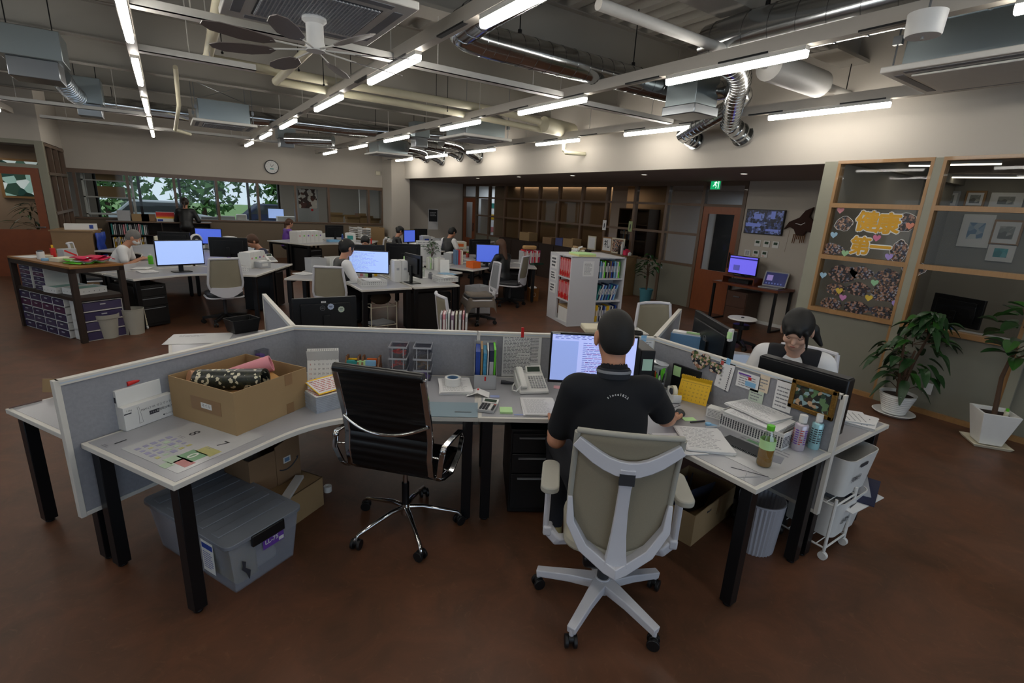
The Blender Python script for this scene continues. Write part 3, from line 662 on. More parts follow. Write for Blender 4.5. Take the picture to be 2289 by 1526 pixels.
# ------------------------------------------------------------------ hexagonal desks
WL, DD, DH = 1.29, .75, .72
J1 = Vector((.632, 3.59, 0)); J2 = Vector((2.866, 2.30, 0))
def pol(a, r=1.0): return Vector((cos(rad(a))*r, sin(rad(a))*r, 0))
def desk_poly(g=.02, inset=0.0):
    d2 = pol(120); n2 = Vector((sin(rad(120)), -cos(rad(120)), 0)); e = inset
    P = [Vector((g/sin(rad(60))*.5+e*1.0, g+e, 0))]; P.append(Vector((WL-e, g+e, 0))); P.append(Vector((WL-e, DD-e, 0)))
    c = Vector(((DD-e)/math.tan(rad(60)), DD-e, 0)); t = .36
    P += [Vector((*p, 0)) for p in bez((c.x+t, c.y), (c.x, c.y), tuple((c+d2*t))[:2], 10)]
    P.append(d2*(WL-e)+n2*(DD-e)); P.append(d2*(WL-e)+n2*(g+e)); return [(p.x, p.y) for p in P]
MATG = mat('desk_mat_grey', '9c9da2', .28, noise=.04, nscale=6, spec=.6)
def mk_desk(label, loc, rz, group='hexagonal office desks', matcol=None):
    t = thing('office_desk', label, 'desk', loc, rz, group)
    m = MB('edge'); m.prism(desk_poly(), DH-.028, DH-.002); m.build('desk_top', t, bevel=.002)
    m = MB(MATG); m.prism(desk_poly(inset=.022), DH-.003, DH); m.build('desk_mat', t)
    d2 = pol(120); n2 = Vector((sin(rad(120)), -cos(rad(120)), 0))
    for p in ((WL-.06, .06), (WL-.06, DD-.06), tuple((d2*(WL-.06)+n2*.06))[:2], tuple((d2*(WL-.06)+n2*(DD-.06)))[:2]):
        a = 0 if p[1] < DD and p[0] > 1 else rad(120)
        m = MB('blackm'); m.cb((p[0], p[1], (DH-.03)/2+.01), (.06, .06, DH-.05), rz=a); m.cyl((p[0], p[1], 0), (p[0], p[1], .012), .022, n=10); m.build('leg', t, bevel=.003)
    m = MB('blackm')
    for a, b_ in (((WL-.06, .06), (WL-.06, DD-.06)), (tuple(d2*(WL-.06)+n2*.06)[:2], tuple(d2*(WL-.06)+n2*(DD-.06))[:2]), ((.12, .07), (WL-.06, .07)), (tuple(d2*.12+n2*.07)[:2], tuple(d2*(WL-.06)+n2*.07)[:2])):
        m.tube([(a[0], a[1], DH-.055), (b_[0], b_[1], DH-.055)], .02, sec=(.03, .05))
    m.build('frame', t)
    return t
def st(j, a, n, o=0): # point in a station's local frame -> world
    return (j.x+cos(rad(a))*n[0]-sin(rad(a))*n[1], j.y+sin(rad(a))*n[0]+cos(rad(a))*n[1])
dk = mk_desk('hexagonal desk with the open cardboard box of rolls on it', J1, rad(210))
MATS = {}
def desk(j, a, label): return dup(dk, (j.x, j.y, 0), rad(a), label)
desk(J2, 150, 'hexagonal desk where the man in the black polo works')
desk(J1, 90, 'hexagonal desk behind the long grey screen, mostly bare')
desk(J2, 270, 'hexagonal desk of the woman in the dark vest at right')
desk(J1, 330, 'hexagonal desk behind the screen with the stickered black monitor')
desk(J2, 30, 'hexagonal desk behind the screen with the washbasket-like white tray')
# other clusters
JL = Vector((.25, 9.57, 0)); JM = Vector((2.8, 7.9, 0)); JR = Vector((5.35, 9.35, 0)); JF = Vector((3.55, 14.5, 0)); JL2 = Vector((.25, 12.15, 0)); JP = Vector((6.1, 12.6, 0))
for j, nm in ((JL, 'of the left cluster with the large lit monitor'), (JM, 'of the middle cluster near the vest woman'), (JR, 'of the right cluster with the red binders'), (JF, 'of the far cluster with white file boxes'), (JL2, 'of the far left cluster with the fan'), (JP, 'of the cluster of the man in the black waistcoat')):
    for q, a in enumerate((210, 330, 90) if j in (JL, JR, JF, JP) else (150, 270, 30)):
        desk(j, a, 'hexagonal desk %s, %s' % (nm, {210: 'side facing the camera', 330: 'right-hand rear side', 90: 'left-hand rear side', 150: 'left side', 270: 'right side', 30: 'rear side'}[a]))
# fabric desk screens
def screen(p, a, L, lab, z0=.33, z1=1.05):
    t = thing('desk_screen', lab, 'desk screen', (p[0], p[1], 0), rad(a), 'grey fabric desk screens')
    F_ = mat('screen_fabric', '8b8c92', .95, noise=.16, nscale=60, bump=.3)
    MB(F_).box((.0, -.011, z0+.02), (L, .011, z1-.025)).build('fabric_panel', t)
    m = MB('edge'); m.box((0, -.017, z1-.028), (L, .017, z1)); m.box((L-.012, -.017, z0), (L+.012, .017, z1)); m.box((0, -.014, z0), (L, .014, z0+.022)); m.build('frame', t, bevel=.002)
    m = MB('lblue'); m.box((0.01, -.0175, z1-.018), (L-.01, .0175, z1-.012), mat('screen_groove', 'b4c2d0', .4)); m.build('frame_groove', t)
    return t
screen(J1, 210, 1.33, 'grey fabric desk screen behind the cardboard box')
screen(J1, 90, 1.28, 'grey desk screen going away behind the long screen, left one')
screen(J1, -30, 1.285, 'grey desk screen behind the black leather chair'); screen(J1+pol(-30, 1.295), -30, 1.285, 'grey desk screen behind the polo man monitor')
screen(J2, 270, 1.28, 'grey desk screen with pinned notes and the gold picture frame')
screen(J2, 30, 1.28, 'grey desk screen beside the blue file box, right one')
# black drawer pedestals under desks
def pedestal(loc, rz, lab, w_=.4, d=.5, h=.6):
    t = thing('drawer_pedestal', lab, 'drawer unit', loc, rz, 'black drawer pedestals')
    MB('black').box((-w_/2, -d/2, .02), (w_/2, d/2, h)).build('body', t, bevel=.003)
    for k, (z0, z1) in enumerate(((.06, .3), (.31, .44), (.45, .58))):
        z0, z1 = z0*h/.6, z1*h/.6
        dr = MB('black').box((-w_/2+.01, -d/2-.018, z0), (w_/2-.01, -d/2, z1)).build('drawer', t, bevel=.002)
        MB('grey').box((-w_/2+.05, -d/2-.03, z1-.03), (w_/2-.05, -d/2-.018, z1-.022)).build('handle', dr)
    m = MB('steel'); m.cyl((w_/2-.05, -d/2-.022, h*.93), (w_/2-.05, -d/2-.016, h*.93), .008, n=10); m.build('lock', t); return t
pd = pedestal((*st(J2, 150, (.87, .35)), 0), rad(150+180), 'black drawer pedestal under the polo man desk', .42, .6)
for j, a, loc, lab in ((JL, 210, (.30+.75, .35), 'black pedestal beside the beige chair at the left cluster'), (JL, 330, (.95, .32), 'black pedestal at the end of the left cluster'), (JM, 270, (.95, .36), 'black pedestal with a white tag at the middle cluster'), (JR, 330, (.2, .35), None), (JF, 210, (1.0, .36), 'black pedestal of the far white box cluster')):
    if lab: q = st(j, a, loc); dup(pd, (*q, 0), rad(a+(180 if loc[0] > .5 else 0)), lab)
q = st(JR, 210, (-.45+.5, .3)); dup(pd, (6.0, 8.72, 0), rad(-30), 'black pedestal under the right cluster beside the wood bin')
# ------------------------------------------------------------------ chairs
def five_star(t, r, hub_z, col, a0, nm='base', cast='black', sec=None, thin=False):
    for k in range(5):
        a = a0+2*pi*k/5; e = Vector((cos(a)*r, sin(a)*r, 0)); m = MB(col)
        if thin: m.tube([(0, 0, hub_z), tuple(e*.3+Vector((0, 0, hub_z-.0))), tuple(e*.93+Vector((0, 0, hub_z-.05))), tuple(e+Vector((0, 0, hub_z-.075))), tuple(e+Vector((0, 0, .055)))], [.016, .015, .011, .01, .009], n=10)
        else: m.tube([tuple(e*.06+Vector((0, 0, hub_z))), tuple(e*.5+Vector((0, 0, hub_z-.012))), tuple(e*1.0+Vector((0, 0, hub_z-.035)))], .02, sec=[(.075, .05), (.052, .045), (.042, .038)], up=(0, 0, 1))
        if not thin: m.cyl(tuple(e*.97+Vector((0, 0, .05))), tuple(e*.97+Vector((0, 0, hub_z-.03))), .012, n=8)
        b_ = m.build('base_leg', t, bevel=.006 if not thin else 0)
        m = MB(cast); c = e*.97; wv = Vector((-sin(a+.6), cos(a+.6), 0))
        for s in (-1, 1): m.cyl(tuple(c+wv*.012*s+Vector((0, 0, .03))), tuple(c+wv*.028*s+Vector((0, 0, .03))), .03, n=18)
        m.cyl(tuple(c+wv*-.012+Vector((0, 0, .045))), tuple(c+wv*.012+Vector((0, 0, .045))), .022, n=12); m.build('caster', b_, bevel=.002)
def back_shell(m, col, W0, W1, z0, z1, y0, y1, curve=.05, th=.012, n=10, rows=8, round_=.25, hole=0):
    """curved chair back panel from z0 (width W0) to z1 (width W1)"""
    rings = []
    for k in range(rows+1):
        t = k/rows; z = z0+(z1-z0)*t
        w_ = (W0+(W1-W0)*t)/2; e = min(1, (t/round_)**.5 if t < round_ else 1); w_ *= .62+.38*e
        y = y0+(y1-y0)*t-.05*sin(pi*t); top = []
        for i in range(n+1):
            u = -1+2*i/n; top.append((u*w_, y-curve*(1-u*u)+curve, z))
        rings.append(top+[(p[0], p[1]-th, p[2]) for p in reversed(top)])
    m.loft(rings, col); return m
# type 1: big white task chair with armrests (facing +Y)
t = thing('task_chair', 'white task chair with armrests and grey mesh back carrying the polo man', 'chair', (1.65, 1.43, 0), rad(-40))
five_star(t, .335, .13, 'chairw', rad(202+40), 'base')
m = MB('darkgrey'); m.cyl((0, 0, .1), (0, 0, .28), .03, n=18); m.build('gas_column', t)
MB('chairw').cyl((0, 0, .085), (0, 0, .16), .05, .036, n=20).build('base_hub', t)
MB('blackm').box((-.12, -.14, .3), (.12, .14, .37)).cyl((0, 0, .27), (0, 0, .32), .05).build('mechanism', t, bevel=.02)
m = MB('meshlt'); P = [(x, y+.05) for x, y in rrect(.44, .42, .1, 6)]; m.prism(P, .40, .455, top=[(x*.96, y*.96) for x, y in P]); m.build('seat', t, bevel=.015)
t.location = (1.61, 1.42, 0)
m = MB('mesh'); MESHB = mat('chair_mesh', '8d8470', .85, noise=.1, nscale=220)
def backpt(u, v): # u -1..1, v 0..1 of the backrest surface
    W = .214-.006*v if v > .36 else .212*math.sqrt(max(.05, 1-((.36-v)/.42)**2)); z = .50+.57*v; y = -.215-.07*v+.03*sin(pi*v)-.045*(1-u*u)*1.0
    return Vector((u*W, y, z))
vs = []; fs = []; NU, NV = 16, 18
for j in range(NV+1):
    for i in range(NU+1): vs.append(backpt(-1+2*i/NU, j/NV+(.03*(1-(-1+2*i/NU)**2) if j == NV else 0)))
for j in range(NV):
    for i in range(NU): fs.append((j*(NU+1)+i, j*(NU+1)+i+1, (j+1)*(NU+1)+i+1, (j+1)*(NU+1)+i))
m = MB(MESHB); m.add(vs, fs); o = m.build('mesh_back', t); sm = o.modifiers.new('s', 'SOLIDIFY'); sm.thickness = .006
PUT = 'putty'
m = MB(PUT)
rim = [backpt(-1, v) for v in (1, .9, .8, .7, .6, .5, .4, .3, .2, .1, .03)]+[backpt(-.7, 0), backpt(-.35, -.01), backpt(0, -.015), backpt(.35, -.01), backpt(.7, 0)]+[backpt(1, v) for v in (.03, .1, .2, .3, .4, .5, .6, .7, .8, .9, 1)]
m.tube(rim, .013, n=10, up=(0, 1, 0)); m.tube([backpt(u, 1.0)+Vector((0, 0, .006+.015*(1-u*u))) for u in (-1, -.75, -.5, -.25, 0, .25, .5, .75, 1)], .012, n=10); m.build('back_rim', t)
m = MB('chairw'); off = Vector((0, -.03, 0))
m.tube([backpt(u, .93-.16*(1-u*u)**1.2)+off*(1-.6*abs(u)) for u in (-1, -.8, -.6, -.4, -.2, 0, .2, .4, .6, .8, 1)], .02, sec=[(.022, s) for s in (.05, .055, .06, .062, .066, .07, .066, .062, .06, .055, .05)], up=(0, 0, 1))
m.tube([backpt(0, v)+off*1.1 for v in (.78, .6, .4, .2, .05, -.06)], .03, sec=[(.062, .018), (.05, .018), (.052, .02), (.064, .022), (.08, .03), (.1, .04)], up=(0, 1, 0))
m.tube([backpt(-1, .42)+Vector((0, -.01, 0)), backpt(-1, .24)+Vector((0, -.02, -.01)), backpt(-1, .06)+Vector((.01, -.02, -.02)), backpt(-.5, -.05)+Vector((0, -.02, -.02)), backpt(0, -.09)+Vector((0, -.02, 0)), backpt(.5, -.05)+Vector((0, -.02, -.02)), backpt(1, .06)+Vector((-.01, -.02, -.02)), backpt(1, .24)+Vector((0, -.02, -.01)), backpt(1, .42)+Vector((0, -.01, 0))], .03,
       sec=[(.02, .02), (.035, .055), (.045, .085), (.05, .1), (.05, .11), (.05, .1), (.045, .085), (.035, .055), (.02, .02)], up=(0, 1, 0))
m.build('back_support', t, bevel=.006)
m = MB('darkgrey'); p = backpt(0, .7)+off*1.45
m.cb(p, (.062, .014, .05)); m.build('support_band', t)
for s in (-1, 1):
    m = MB('putty'); P = [(x, y*1.0) for x, y in rrect(.085, .27, .04, 6)]
    m.T = Tr(s*.30, -.02, .70); m.prism(P, -.014, .016); o = m.build('armrest_pad', t, bevel=.006)
    m = MB('chairw'); m.cb((s*.305, -.03, .56), (.028, .055, .26)); m.cb((s*.295, -.04, .43), (.045, .06, .05)); m.tube([(s*.295, -.04, .43), (s*.25, -.06, .39), (s*.12, 0, .365)], .02, sec=(.04, .055)); m.build('armrest_post', t, bevel=.01)
# type 2: black leather office chair with chrome frame (facing +Y)
t = thing('executive_chair', 'black ribbed leather office chair with chrome arms and legs', 'chair', (1.0, 2.49, 0), rad(43-90))
five_star(t, .335, .135, 'chrome', rad(190+47), thin=True)
m = MB('blackm'); m.cyl((0, 0, .12), (0, 0, .30), .022, n=14); m.cyl((0, 0, .30), (0, 0, .37), .014, n=12, m='chrome'); m.build('gas_column', t)
MB('chrome').cyl((0, 0, .09), (0, 0, .16), .03, .026, n=16).build('base_hub', t)
LEA = mat('black_leather', '0b0b0c', .32, spec=.5)
def ribs(m, pts, W, rib=.045, th=.022):
    """ribbed leather sling following a side profile"""
    P = [Vector(p) for p in pts]; dense = []
    for i in range(len(P)-1):
        L = (P[i+1]-P[i]).length; n = max(2, int(L/.009))
        for k in range(n): dense.append(P[i].lerp(P[i+1], k/n))
    dense.append(P[-1]); s = 0; rings = []
    for i, p in enumerate(dense):
        tq = (dense[min(i+1, len(dense)-1)]-dense[max(i-1, 0)]).normalized(); nrm = Vector((0, -tq.z, tq.y)); s += 0 if i == 0 else (p-dense[i-1]).length
        h = th*(.55+.45*abs(sin(pi*s/rib))); rings.append([p+nrm*h/2+Vector((-W/2, 0, 0)), p+nrm*h/2+Vector((W/2, 0, 0)), p-nrm*h/2+Vector((W/2, 0, 0)), p-nrm*h/2+Vector((-W/2, 0, 0))])
    m.loft(rings, LEA); return m
back = [(0, -.30, 1.09), (0, -.27, .98), (0, -.225, .82), (0, -.20, .70), (0, -.21, .60), (0, -.19, .50), (0, -.12, .44)]
seat = [(0, -.12, .44), (0, 0, .42), (0, .14, .425), (0, .24, .44), (0, .28, .42)]
m = MB(LEA); ribs(m, back, .45); m.build('backrest', t)
m = MB(LEA); ribs(m, seat, .45); m.build('seat', t)
m = MB(LEA); m.cyl((-.245, -.305, 1.095), (.245, -.305, 1.095), .026, n=18); m.build('head_roll', t, bevel=.006)
for s in (-1, 1):
    m = MB('chrome'); m.tube([(s*.24, p[1]-.004, p[2]) for p in back+seat[1:]], .02, sec=(.022, .034), up=(1, 0, 0)); o = m.build('side_rail', t, bevel=.006)
    m = MB('chrome'); A = [(s*.29, -.20, .50), (s*.31, -.23, .60), (s*.315, -.20, .68), (s*.315, -.08, .675), (s*.315, .06, .66), (s*.31, .12, .60), (s*.30, .10, .50), (s*.285, .0, .42), (s*.27, -.1, .43), (s*.275, -.18, .47), (s*.29, -.20, .50)]
    m.tube(A, .011, sec=(.014, .03), up=(1, 0, 0)); m.cyl((s*.24, -.21, .62), (s*.31, -.22, .62), .006, n=8); m.cyl((s*.24, 0, .43), (s*.285, 0, .425), .006, n=8); m.sph((s*.315, -.21, .665), .02, n=10); m.build('arm', t, bevel=.004)
m = MB('chrome'); m.tube(bez((-.24, -.235, .80), (0, -.35, .70), (.24, -.235, .80), 12), .010, n=10); m.build('back_stretcher', t); m = MB('chrome'); m.tube(bez((-.24, 0, .415), (0, 0, .36), (.24, 0, .415), 8), .014, n=10); m.build('stretcher', t)
# type 3: white framed mesh chair without arms (facing +Y)
def mesh_chair(name, lab, loc, rz, meshcol='mesh', frame='chairw', group=None, cushion=None):
    t = thing(name, lab, 'chair', loc, rz, group)
    five_star(t, .31, .12, 'black', rad(18)); MB('darkgrey').cyl((0, 0, .09), (0, 0, .40), .025, n=12).build('gas_column', t)
    m = MB('darkgrey'); P = rrect(.47, .45, .1, 5); m.prism(P, .42, .475); m.build('seat', t, bevel=.015)
    m = MB(frame); P2 = rrect(.5, .47, .11, 5); m.prism(P2, .40, .425); m.tube([(0, -.1, .40), (0, -.26, .42), (0, -.28, .52)], .03, sec=(.16, .04)); m.build('seat_shell', t, bevel=.01)
    def bp(u, v):
        W = .240-.055*v; z = .49+.50*v; y = -.24-.06*v-.04*(1-u*u); q = max(0, .34-v)/.34; return Vector((u*W*(1-.38*q*q), y, z))
    vs = []; fs = []
    for j in range(11):
        for i in range(9): vs.append(bp(-1+.25*i, j/10))
    for j in range(10):
        for i in range(8): fs.append((j*9+i, j*9+i+1, (j+1)*9+i+1, (j+1)*9+i))
    o = MB(meshcol).add(vs, fs).build('mesh_back', t); sm = o.modifiers.new('s', 'SOLIDIFY'); sm.thickness = .008
    m = MB(frame); vv = [i/10 for i in range(11)]
    path = [bp(-1, v) for v in reversed(vv)]+[bp(-.6, -.02), bp(0, -.04), bp(.6, -.02)]+[bp(1, v) for v in vv]
    m.tube(path+[bp(.5, 1.01), bp(0, 1.01), bp(-.5, 1.01), bp(-1, 1)], .017, n=8, up=(0, 1, 0)); m.tube([bp(u, .02+.10*u*u)+Vector((0, -.012, 0)) for u in (-1, -.6, -.3, 0, .3, .6, 1)], .03, sec=[(.03, .07), (.034, .12), (.034, .14), (.034, .145), (.034, .14), (.034, .12), (.03, .07)], up=(0, 0, 1)); m.build('back_frame', t)
    return t
BG = 'white framed mesh office chairs'
mc = mesh_chair('mesh_chair', 'white and beige mesh chair at the left cluster in front of the lit monitor', (.55, 8.42, 0), rad(5), group=BG)
dup(mc, (1.86, 7.25, 0), rad(-28), 'beige mesh chair under the woman with the white sleeves')
dup(mc, (5.45, 8.05, 0), rad(35), 'white and beige mesh chair of the long-haired woman')
dup(mc, (-1.05, 10.5, 0), rad(-90), 'beige mesh chair of the grey-haired man in white')
dup(mc, (3.62, 1.62, 0), rad(105), 'white framed chair of the woman in the dark vest')
p_ = at(1497, 690, 1.0); dup(mc, (p_[0], p_[1], 0), rad(160), 'white chair behind the right desk screen')
dup(mc, (3.0, 10.2, 0), rad(160), 'grey-white mesh chair right of the seated vest woman, beyond her head')
dup(mc, (4.0, 11.9, 0), rad(60), 'white mesh chair beside the tall white letter trays')
dup(mc, (6.6, 11.2, 0), rad(40), 'light mesh chair at the man in the black waistcoat')
t = dup(mc, (2.55, 4.55, 0), rad(-100), 'white chair edge showing above the long screen')
gc = mesh_chair('mesh_chair', 'grey chair with a taupe blanket draped on its seat', (4.12, 7.0, 0), rad(75), 'grey', 'chairw', BG)
m = MB('blanket'); rr = random.Random(3); vs = []; fs = []; N = 14
for j in range(N+1):
    for i in range(N+1):
        x = -.27+.54*i/N; y = -.24+.5*j/N; e = max(abs(x)-.21, 0)+max(abs(y)-.2, 0)
        vs.append((x, y, .487+.012*sin(9*x+3)*cos(11*y)+.008*rr.random()-e*3.2))
for j in range(N):
    for i in range(N): fs.append((j*(N+1)+i, j*(N+1)+i+1, (j+1)*(N+1)+i+1, (j+1)*(N+1)+i))
o = solo(m.add(vs, fs), 'seat_blanket', 'crumpled taupe blanket lying on the grey chair seat', 'blanket', gc.location, gc.rotation_euler[2]); sm = o.modifiers.new('s', 'SOLIDIFY'); sm.thickness = .01; sm.offset = 1; o.modifiers.new('u', 'SUBSURF').levels = 1
# ------------------------------------------------------------------ monitors
SCR = mat('screen_light', '9db6ec', .3, emit=.85); SCR2 = mat('screen_doc', 'a9b4ea', .3, emit=.8); SCRD = mat('screen_side', '8ea2dc', .3, emit=.75); SCRB = mat('screen_blue', '4a62c8', .3, emit=.8)
SCRN = mat('screen_navy', '101a50', .3, emit=.5); SCRP = mat('screen_purple', '6a62e0', .3, emit=.9)
def monitor(lab, loc, rz, w_=.54, h=.32, z0=.10, scr=None, lines_=0, back=False, group='desktop monitors', name='monitor', tilt=0):
    """screen faces -Y locally; z0 = gap from desk to lower edge"""
    t = thing(name, lab, 'monitor', loc, rz, group)
    m = MB('blackm'); m.box((-w_/2, -.012, z0), (w_/2, .022, z0+h)); m.box((-w_/2+.06, .022, z0+.05), (w_/2-.06, .045, z0+h-.05)); m.build('case', t, bevel=.004)
    m = MB('blackm'); m.box((-.03, .03, .01), (.03, .06, z0+h*.5)); m.build('stand', t, bevel=.004)
    MB('blackm').box((-.12, -.06, 0), (.12, .11, .012)).build('stand_base', t, bevel=.004)
    if scr: m = MB(scr)
    else: m = MB('black')
    m.box((-w_/2+.012, -.0135, z0+.02), (w_/2-.012, -.012, z0+h-.012)); d = m.build('display', t)
    if lines_:
        m = MB('ink'); T = Matrix.Translation((0.02*w_, -.0145, z0+h*.52)) @ Matrix.Rotation(rad(90), 4, 'X')
        if lines_ == 1:
            m.lines(T, w_*.8, h*.7, 14, 'screen_ink', seed=4, th=.16, words=9)
        m.build('text_on_screen', d)
    return t
mat('screen_ink', '5a6cae', .5, emit=.3); mat('screen_redink', 'b07ab0', .5, emit=.3)
def ring_logo(t, x, y, z, r, body='DELL'):
    m = MB('grey'); m.T = Matrix.Translation((x, y, z)) @ Matrix.Rotation(pi, 4, 'Z') @ Matrix.Rotation(rad(90), 4, 'X')
    m.lathe([(r, 0), (r, .001), (r*.9, .001), (r*.9, 0)], n=28); m.text(body, r*.62, Tr(0, 0, .001), 'grey', .02); return m.build('logo', t)
# ------------------------------------------------------------------ people
def person(label, loc, face, sc=1.0, lean=8, stand=False, head=(0, 0, 0), hands=None, top='polo', sleeve=None, sleeve_len=.62, bottom='trouser', vest=None, hair='short', haircol='hair',
           skin='skin', vox=.012, seat=.49, shoe='black', mask=False, fingers=True, knee=.0, legs=True, collar=None, group=None, po=.55, shut=False):
    t = thing('person', label, 'person', loc, rad(face-90), group)
    A = lambda *p: np.array(p, float)
    L = rad(lean); hip = A(0, 0, .93 if stand else seat); D = A(0, sin(L), cos(L)); B = A(0, cos(L), -sin(L))
    pel = hip+A(0, 0, .04); ch = hip+D*.30; sh = hip+D*.465; nk = hip+D*.525; X = A(1, 0, 0)
    Ry, Rp, Rr = [rad(a) for a in head]   # turn (left +), nod down +, tilt
    HM = np.array(Matrix.Rotation(Ry, 3, 'Z') @ Matrix.Rotation(-Rp, 3, 'X') @ Matrix.Rotation(Rr, 3, 'Y'))
    nt = nk+D*.03+B*.01; hc = nt+HM @ A(0, .025, .145)
    H = lambda x, y, z: hc+HM @ A(x, y, z)
    q = np.stack([X, B, D], 1)
    S = {s: sh+X*.172*s+A(0, 0, -.005) for s in (-1, 1)}
    hands = hands or {-1: (-.16, .38, .27), 1: (.16, .38, .27)}
    body, shirt, slv, fingersl = [], [], [], []
    body += [('e', pel, (.155, .125, .12), q, .05), ('e', ch-D*.1, (.135, .10, .17), q, .05), ('e', ch+D*.02, (.155, .108, .17), q, .05), ('c', sh-X*.12, sh+X*.12, .058, .058, .05)]
    body += [('c', nk-D*.03, nt+HM @ A(0, .01, .06), .058, .05, .03)]
    body += [('e', H(0, -.012, .028), (.076, .094, .092), HM, .02), ('e', H(0, .018, -.03), (.062, .072, .085), HM, .03), ('e', H(0, .055, -.078), (.034, .034, .03), HM, .03),
             ('c', H(0, .088, .0), H(0, .104, -.028), .008, .012, .012), ('c', H(-.026, .088, .022), H(.026, .088, .022), .012, .012, .015), ('c', H(-.02, .088, -.058), H(.02, .088, -.058), .009, .009, .01)]
    for s in (-1, 1):
        body += [('e', H(s*.081, -.004, -.008), (.011, .023, .036), HM, .006), ('e', H(s*.04, .07, -.025), (.022, .02, .02), HM, .02)]
        body += [('-e', H(s*.03, .104, .005), (.015, .012, .010), HM, .0)]
    arm = {}
    for s in (-1, 1):
        W = hip+A(*hands[s])-A(0, 0, .04) if not stand else A(*hands[s]); d = W-S[s]; l = np.linalg.norm(d); a, b_ = .275, .25; l2 = min(l, a+b_-.005); d = d/l
        W = S[s]+d*l2; ca = (a*a+l2*l2-b_*b_)/(2*a*l2); pole = A(po*s, -.45, -.8); pole -= d*(pole@d); pole /= np.linalg.norm(pole)
        E = S[s]+d*a*ca+pole*a*math.sqrt(max(0, 1-ca*ca)); f = (W-E)/np.linalg.norm(W-E); arm[s] = (E, W)
        body += [('c', S[s], E, .05, .04, .03), ('c', E, E+(W-E)*.35, .04, .039, .02), ('c', E+(W-E)*.35, W, .039, .026, .02)]
        g = A(f[0], f[1], f[2]*.3-.08); g /= np.linalg.norm(g); side = np.cross(g, A(0, 0, 1)); side /= np.linalg.norm(side); upv = np.cross(side, g)
        body += [('e', W+g*.05, (.052, .04, .017), np.stack([g, side, upv], 1), .02)]
        if fingers:
            for i, ln in enumerate((.062, .074, .07, .055)):
                o = W+g*(.085-abs(i-1.3)*.005)+side*(-s)*(.031-.0205*i); k1 = o+g*ln*.55+side*(-s)*(.004-.003*i)+upv*.008; k2 = k1+g*ln*.45-upv*.020
                body += [('c', o, k1, .0098, .0088, .004), ('c', k1, k2, .0088, .0072, .003)]
            o = W+g*.03+side*(-s)*.034; k1 = o+side*(-s)*.022+g*.03; body += [('c', o, k1, .013, .011, .01), ('c', k1, k1+g*.028-side*(-s)*.002, .0105, .008, .003)]
        E2 = S[s]+(E-S[s])*min(1, sleeve_len*1.0)
        (slv if sleeve else shirt).append(('c', S[s]+(A(0, 0, -.0)), E2, .064, .061, .02))
        if sleeve_len > 1:
            (slv if sleeve else shirt).append(('c', E, E+(W-E)*(sleeve_len-1), .056, .042, .02))
    if stand:
        for s in (-1, 1): body += [('c', hip+X*.085*s, A(s*.09, .02, .5), .085, .055, .03), ('c', A(s*.09, .02, .5), A(s*.09, -.02, .09), .055, .038, .03), ('c', A(s*.09, -.02, .05), A(s*.1, .13, .035), .04, .03, .02)]
        legj = {s: (hip+X*.085*s, A(s*.09, .02, .5), A(s*.09, -.02, .09)) for s in (-1, 1)}
    else:
        legj = {s: (hip+X*.09*s+A(0, 0, .02), A(s*(.12+knee), .41, seat+.03), A(s*(.12+knee), .36, .09)) for s in (-1, 1)}
        for s in (-1, 1):
            a, b_, c = legj[s]; body += [('c', a, b_, .082, .055, .03), ('c', b_, c, .052, .036, .03), ('c', c-A(0, .02, .04), c+A(0, .13, -.055), .036, .028, .02)]
    scale_(body, sc)
    sdf_obj('body', body, vox, skin, t)
    infl = .012
    shirt += [('e', pel, (.155+infl, .125+infl, .13+infl), q, .05), ('e', ch-D*.1, (.135+infl+.01, .10+infl+.01, .17), q, .05), ('e', ch+D*.02, (.155+infl, .108+infl, .17+infl), q, .05), ('c', sh-X*.13, sh+X*.13, .066, .066, .05)]
    if collar: shirt += [('c', nk-D*.01, nk+D*.035+B*.002, .068, .062, .01)]
    shirt += [('-e', nk+D*.065+B*(.045 if not collar else .02), (.058, .07, .07), q, 0)]
    scale_(shirt, sc); sdf_obj('shirt', shirt, vox, top, t)
    if sleeve: scale_(slv, sc); sdf_obj('shirt_sleeve', slv, vox, sleeve, t)
    if vest:
        V = [('e', pel, (.155+.026, .125+.026, .14), q, .05), ('e', ch-D*.1, (.135+.03, .10+.03, .17), q, .05), ('e', ch+D*.01, (.155+.026, .108+.028, .185), q, .05), ('c', sh-X*.115, sh+X*.115, .079, .079, .05),
             ('-e', nk+D*.06, (.075, .09, .07), q, 0), ('-e', nk-D*.03+B*.13, (.075, .09, .17), q, 0), ('-e', S[-1]-X*.065-D*.05, (.068, .14, .13), q, 0), ('-e', S[1]+X*.065-D*.05, (.068, .14, .13), q, 0)]
        scale_(V, sc); sdf_obj('vest', V, vox, vest, t)
    if legs:
        T = [('e', pel-A(0, 0, .03), (.166, .137, .11), q, .04)]
        for s in (-1, 1): a, b_, c = legj[s]; T += [('c', a, b_, .093, .066, .03), ('c', b_, c, .064, .052, .02)]
        scale_(T, sc); sdf_obj('trousers', T, max(vox, .012), bottom, t)
        for s in (-1, 1):
            c = legj[s][2]; P = [('c', c+A(0, -.03, -.045), c+A(0, .15, -.05), .044, .034, .02), ('c', c+A(0, .0, -.03), c+A(0, .08, -.045), .045, .04, .02)]
            scale_(P, sc); sdf_obj('shoe', P, max(vox, .01), shoe, t)
    # hair
    g = {'short': .008, 'buzz': .004}.get(hair, .013)
    P = [('e', H(0, -.014, .032), (.076+g, .094+g, .092+g), HM, .02), ('e', H(0, -.045, -.01), (.066+g, .058+g, .075), HM, .02)]
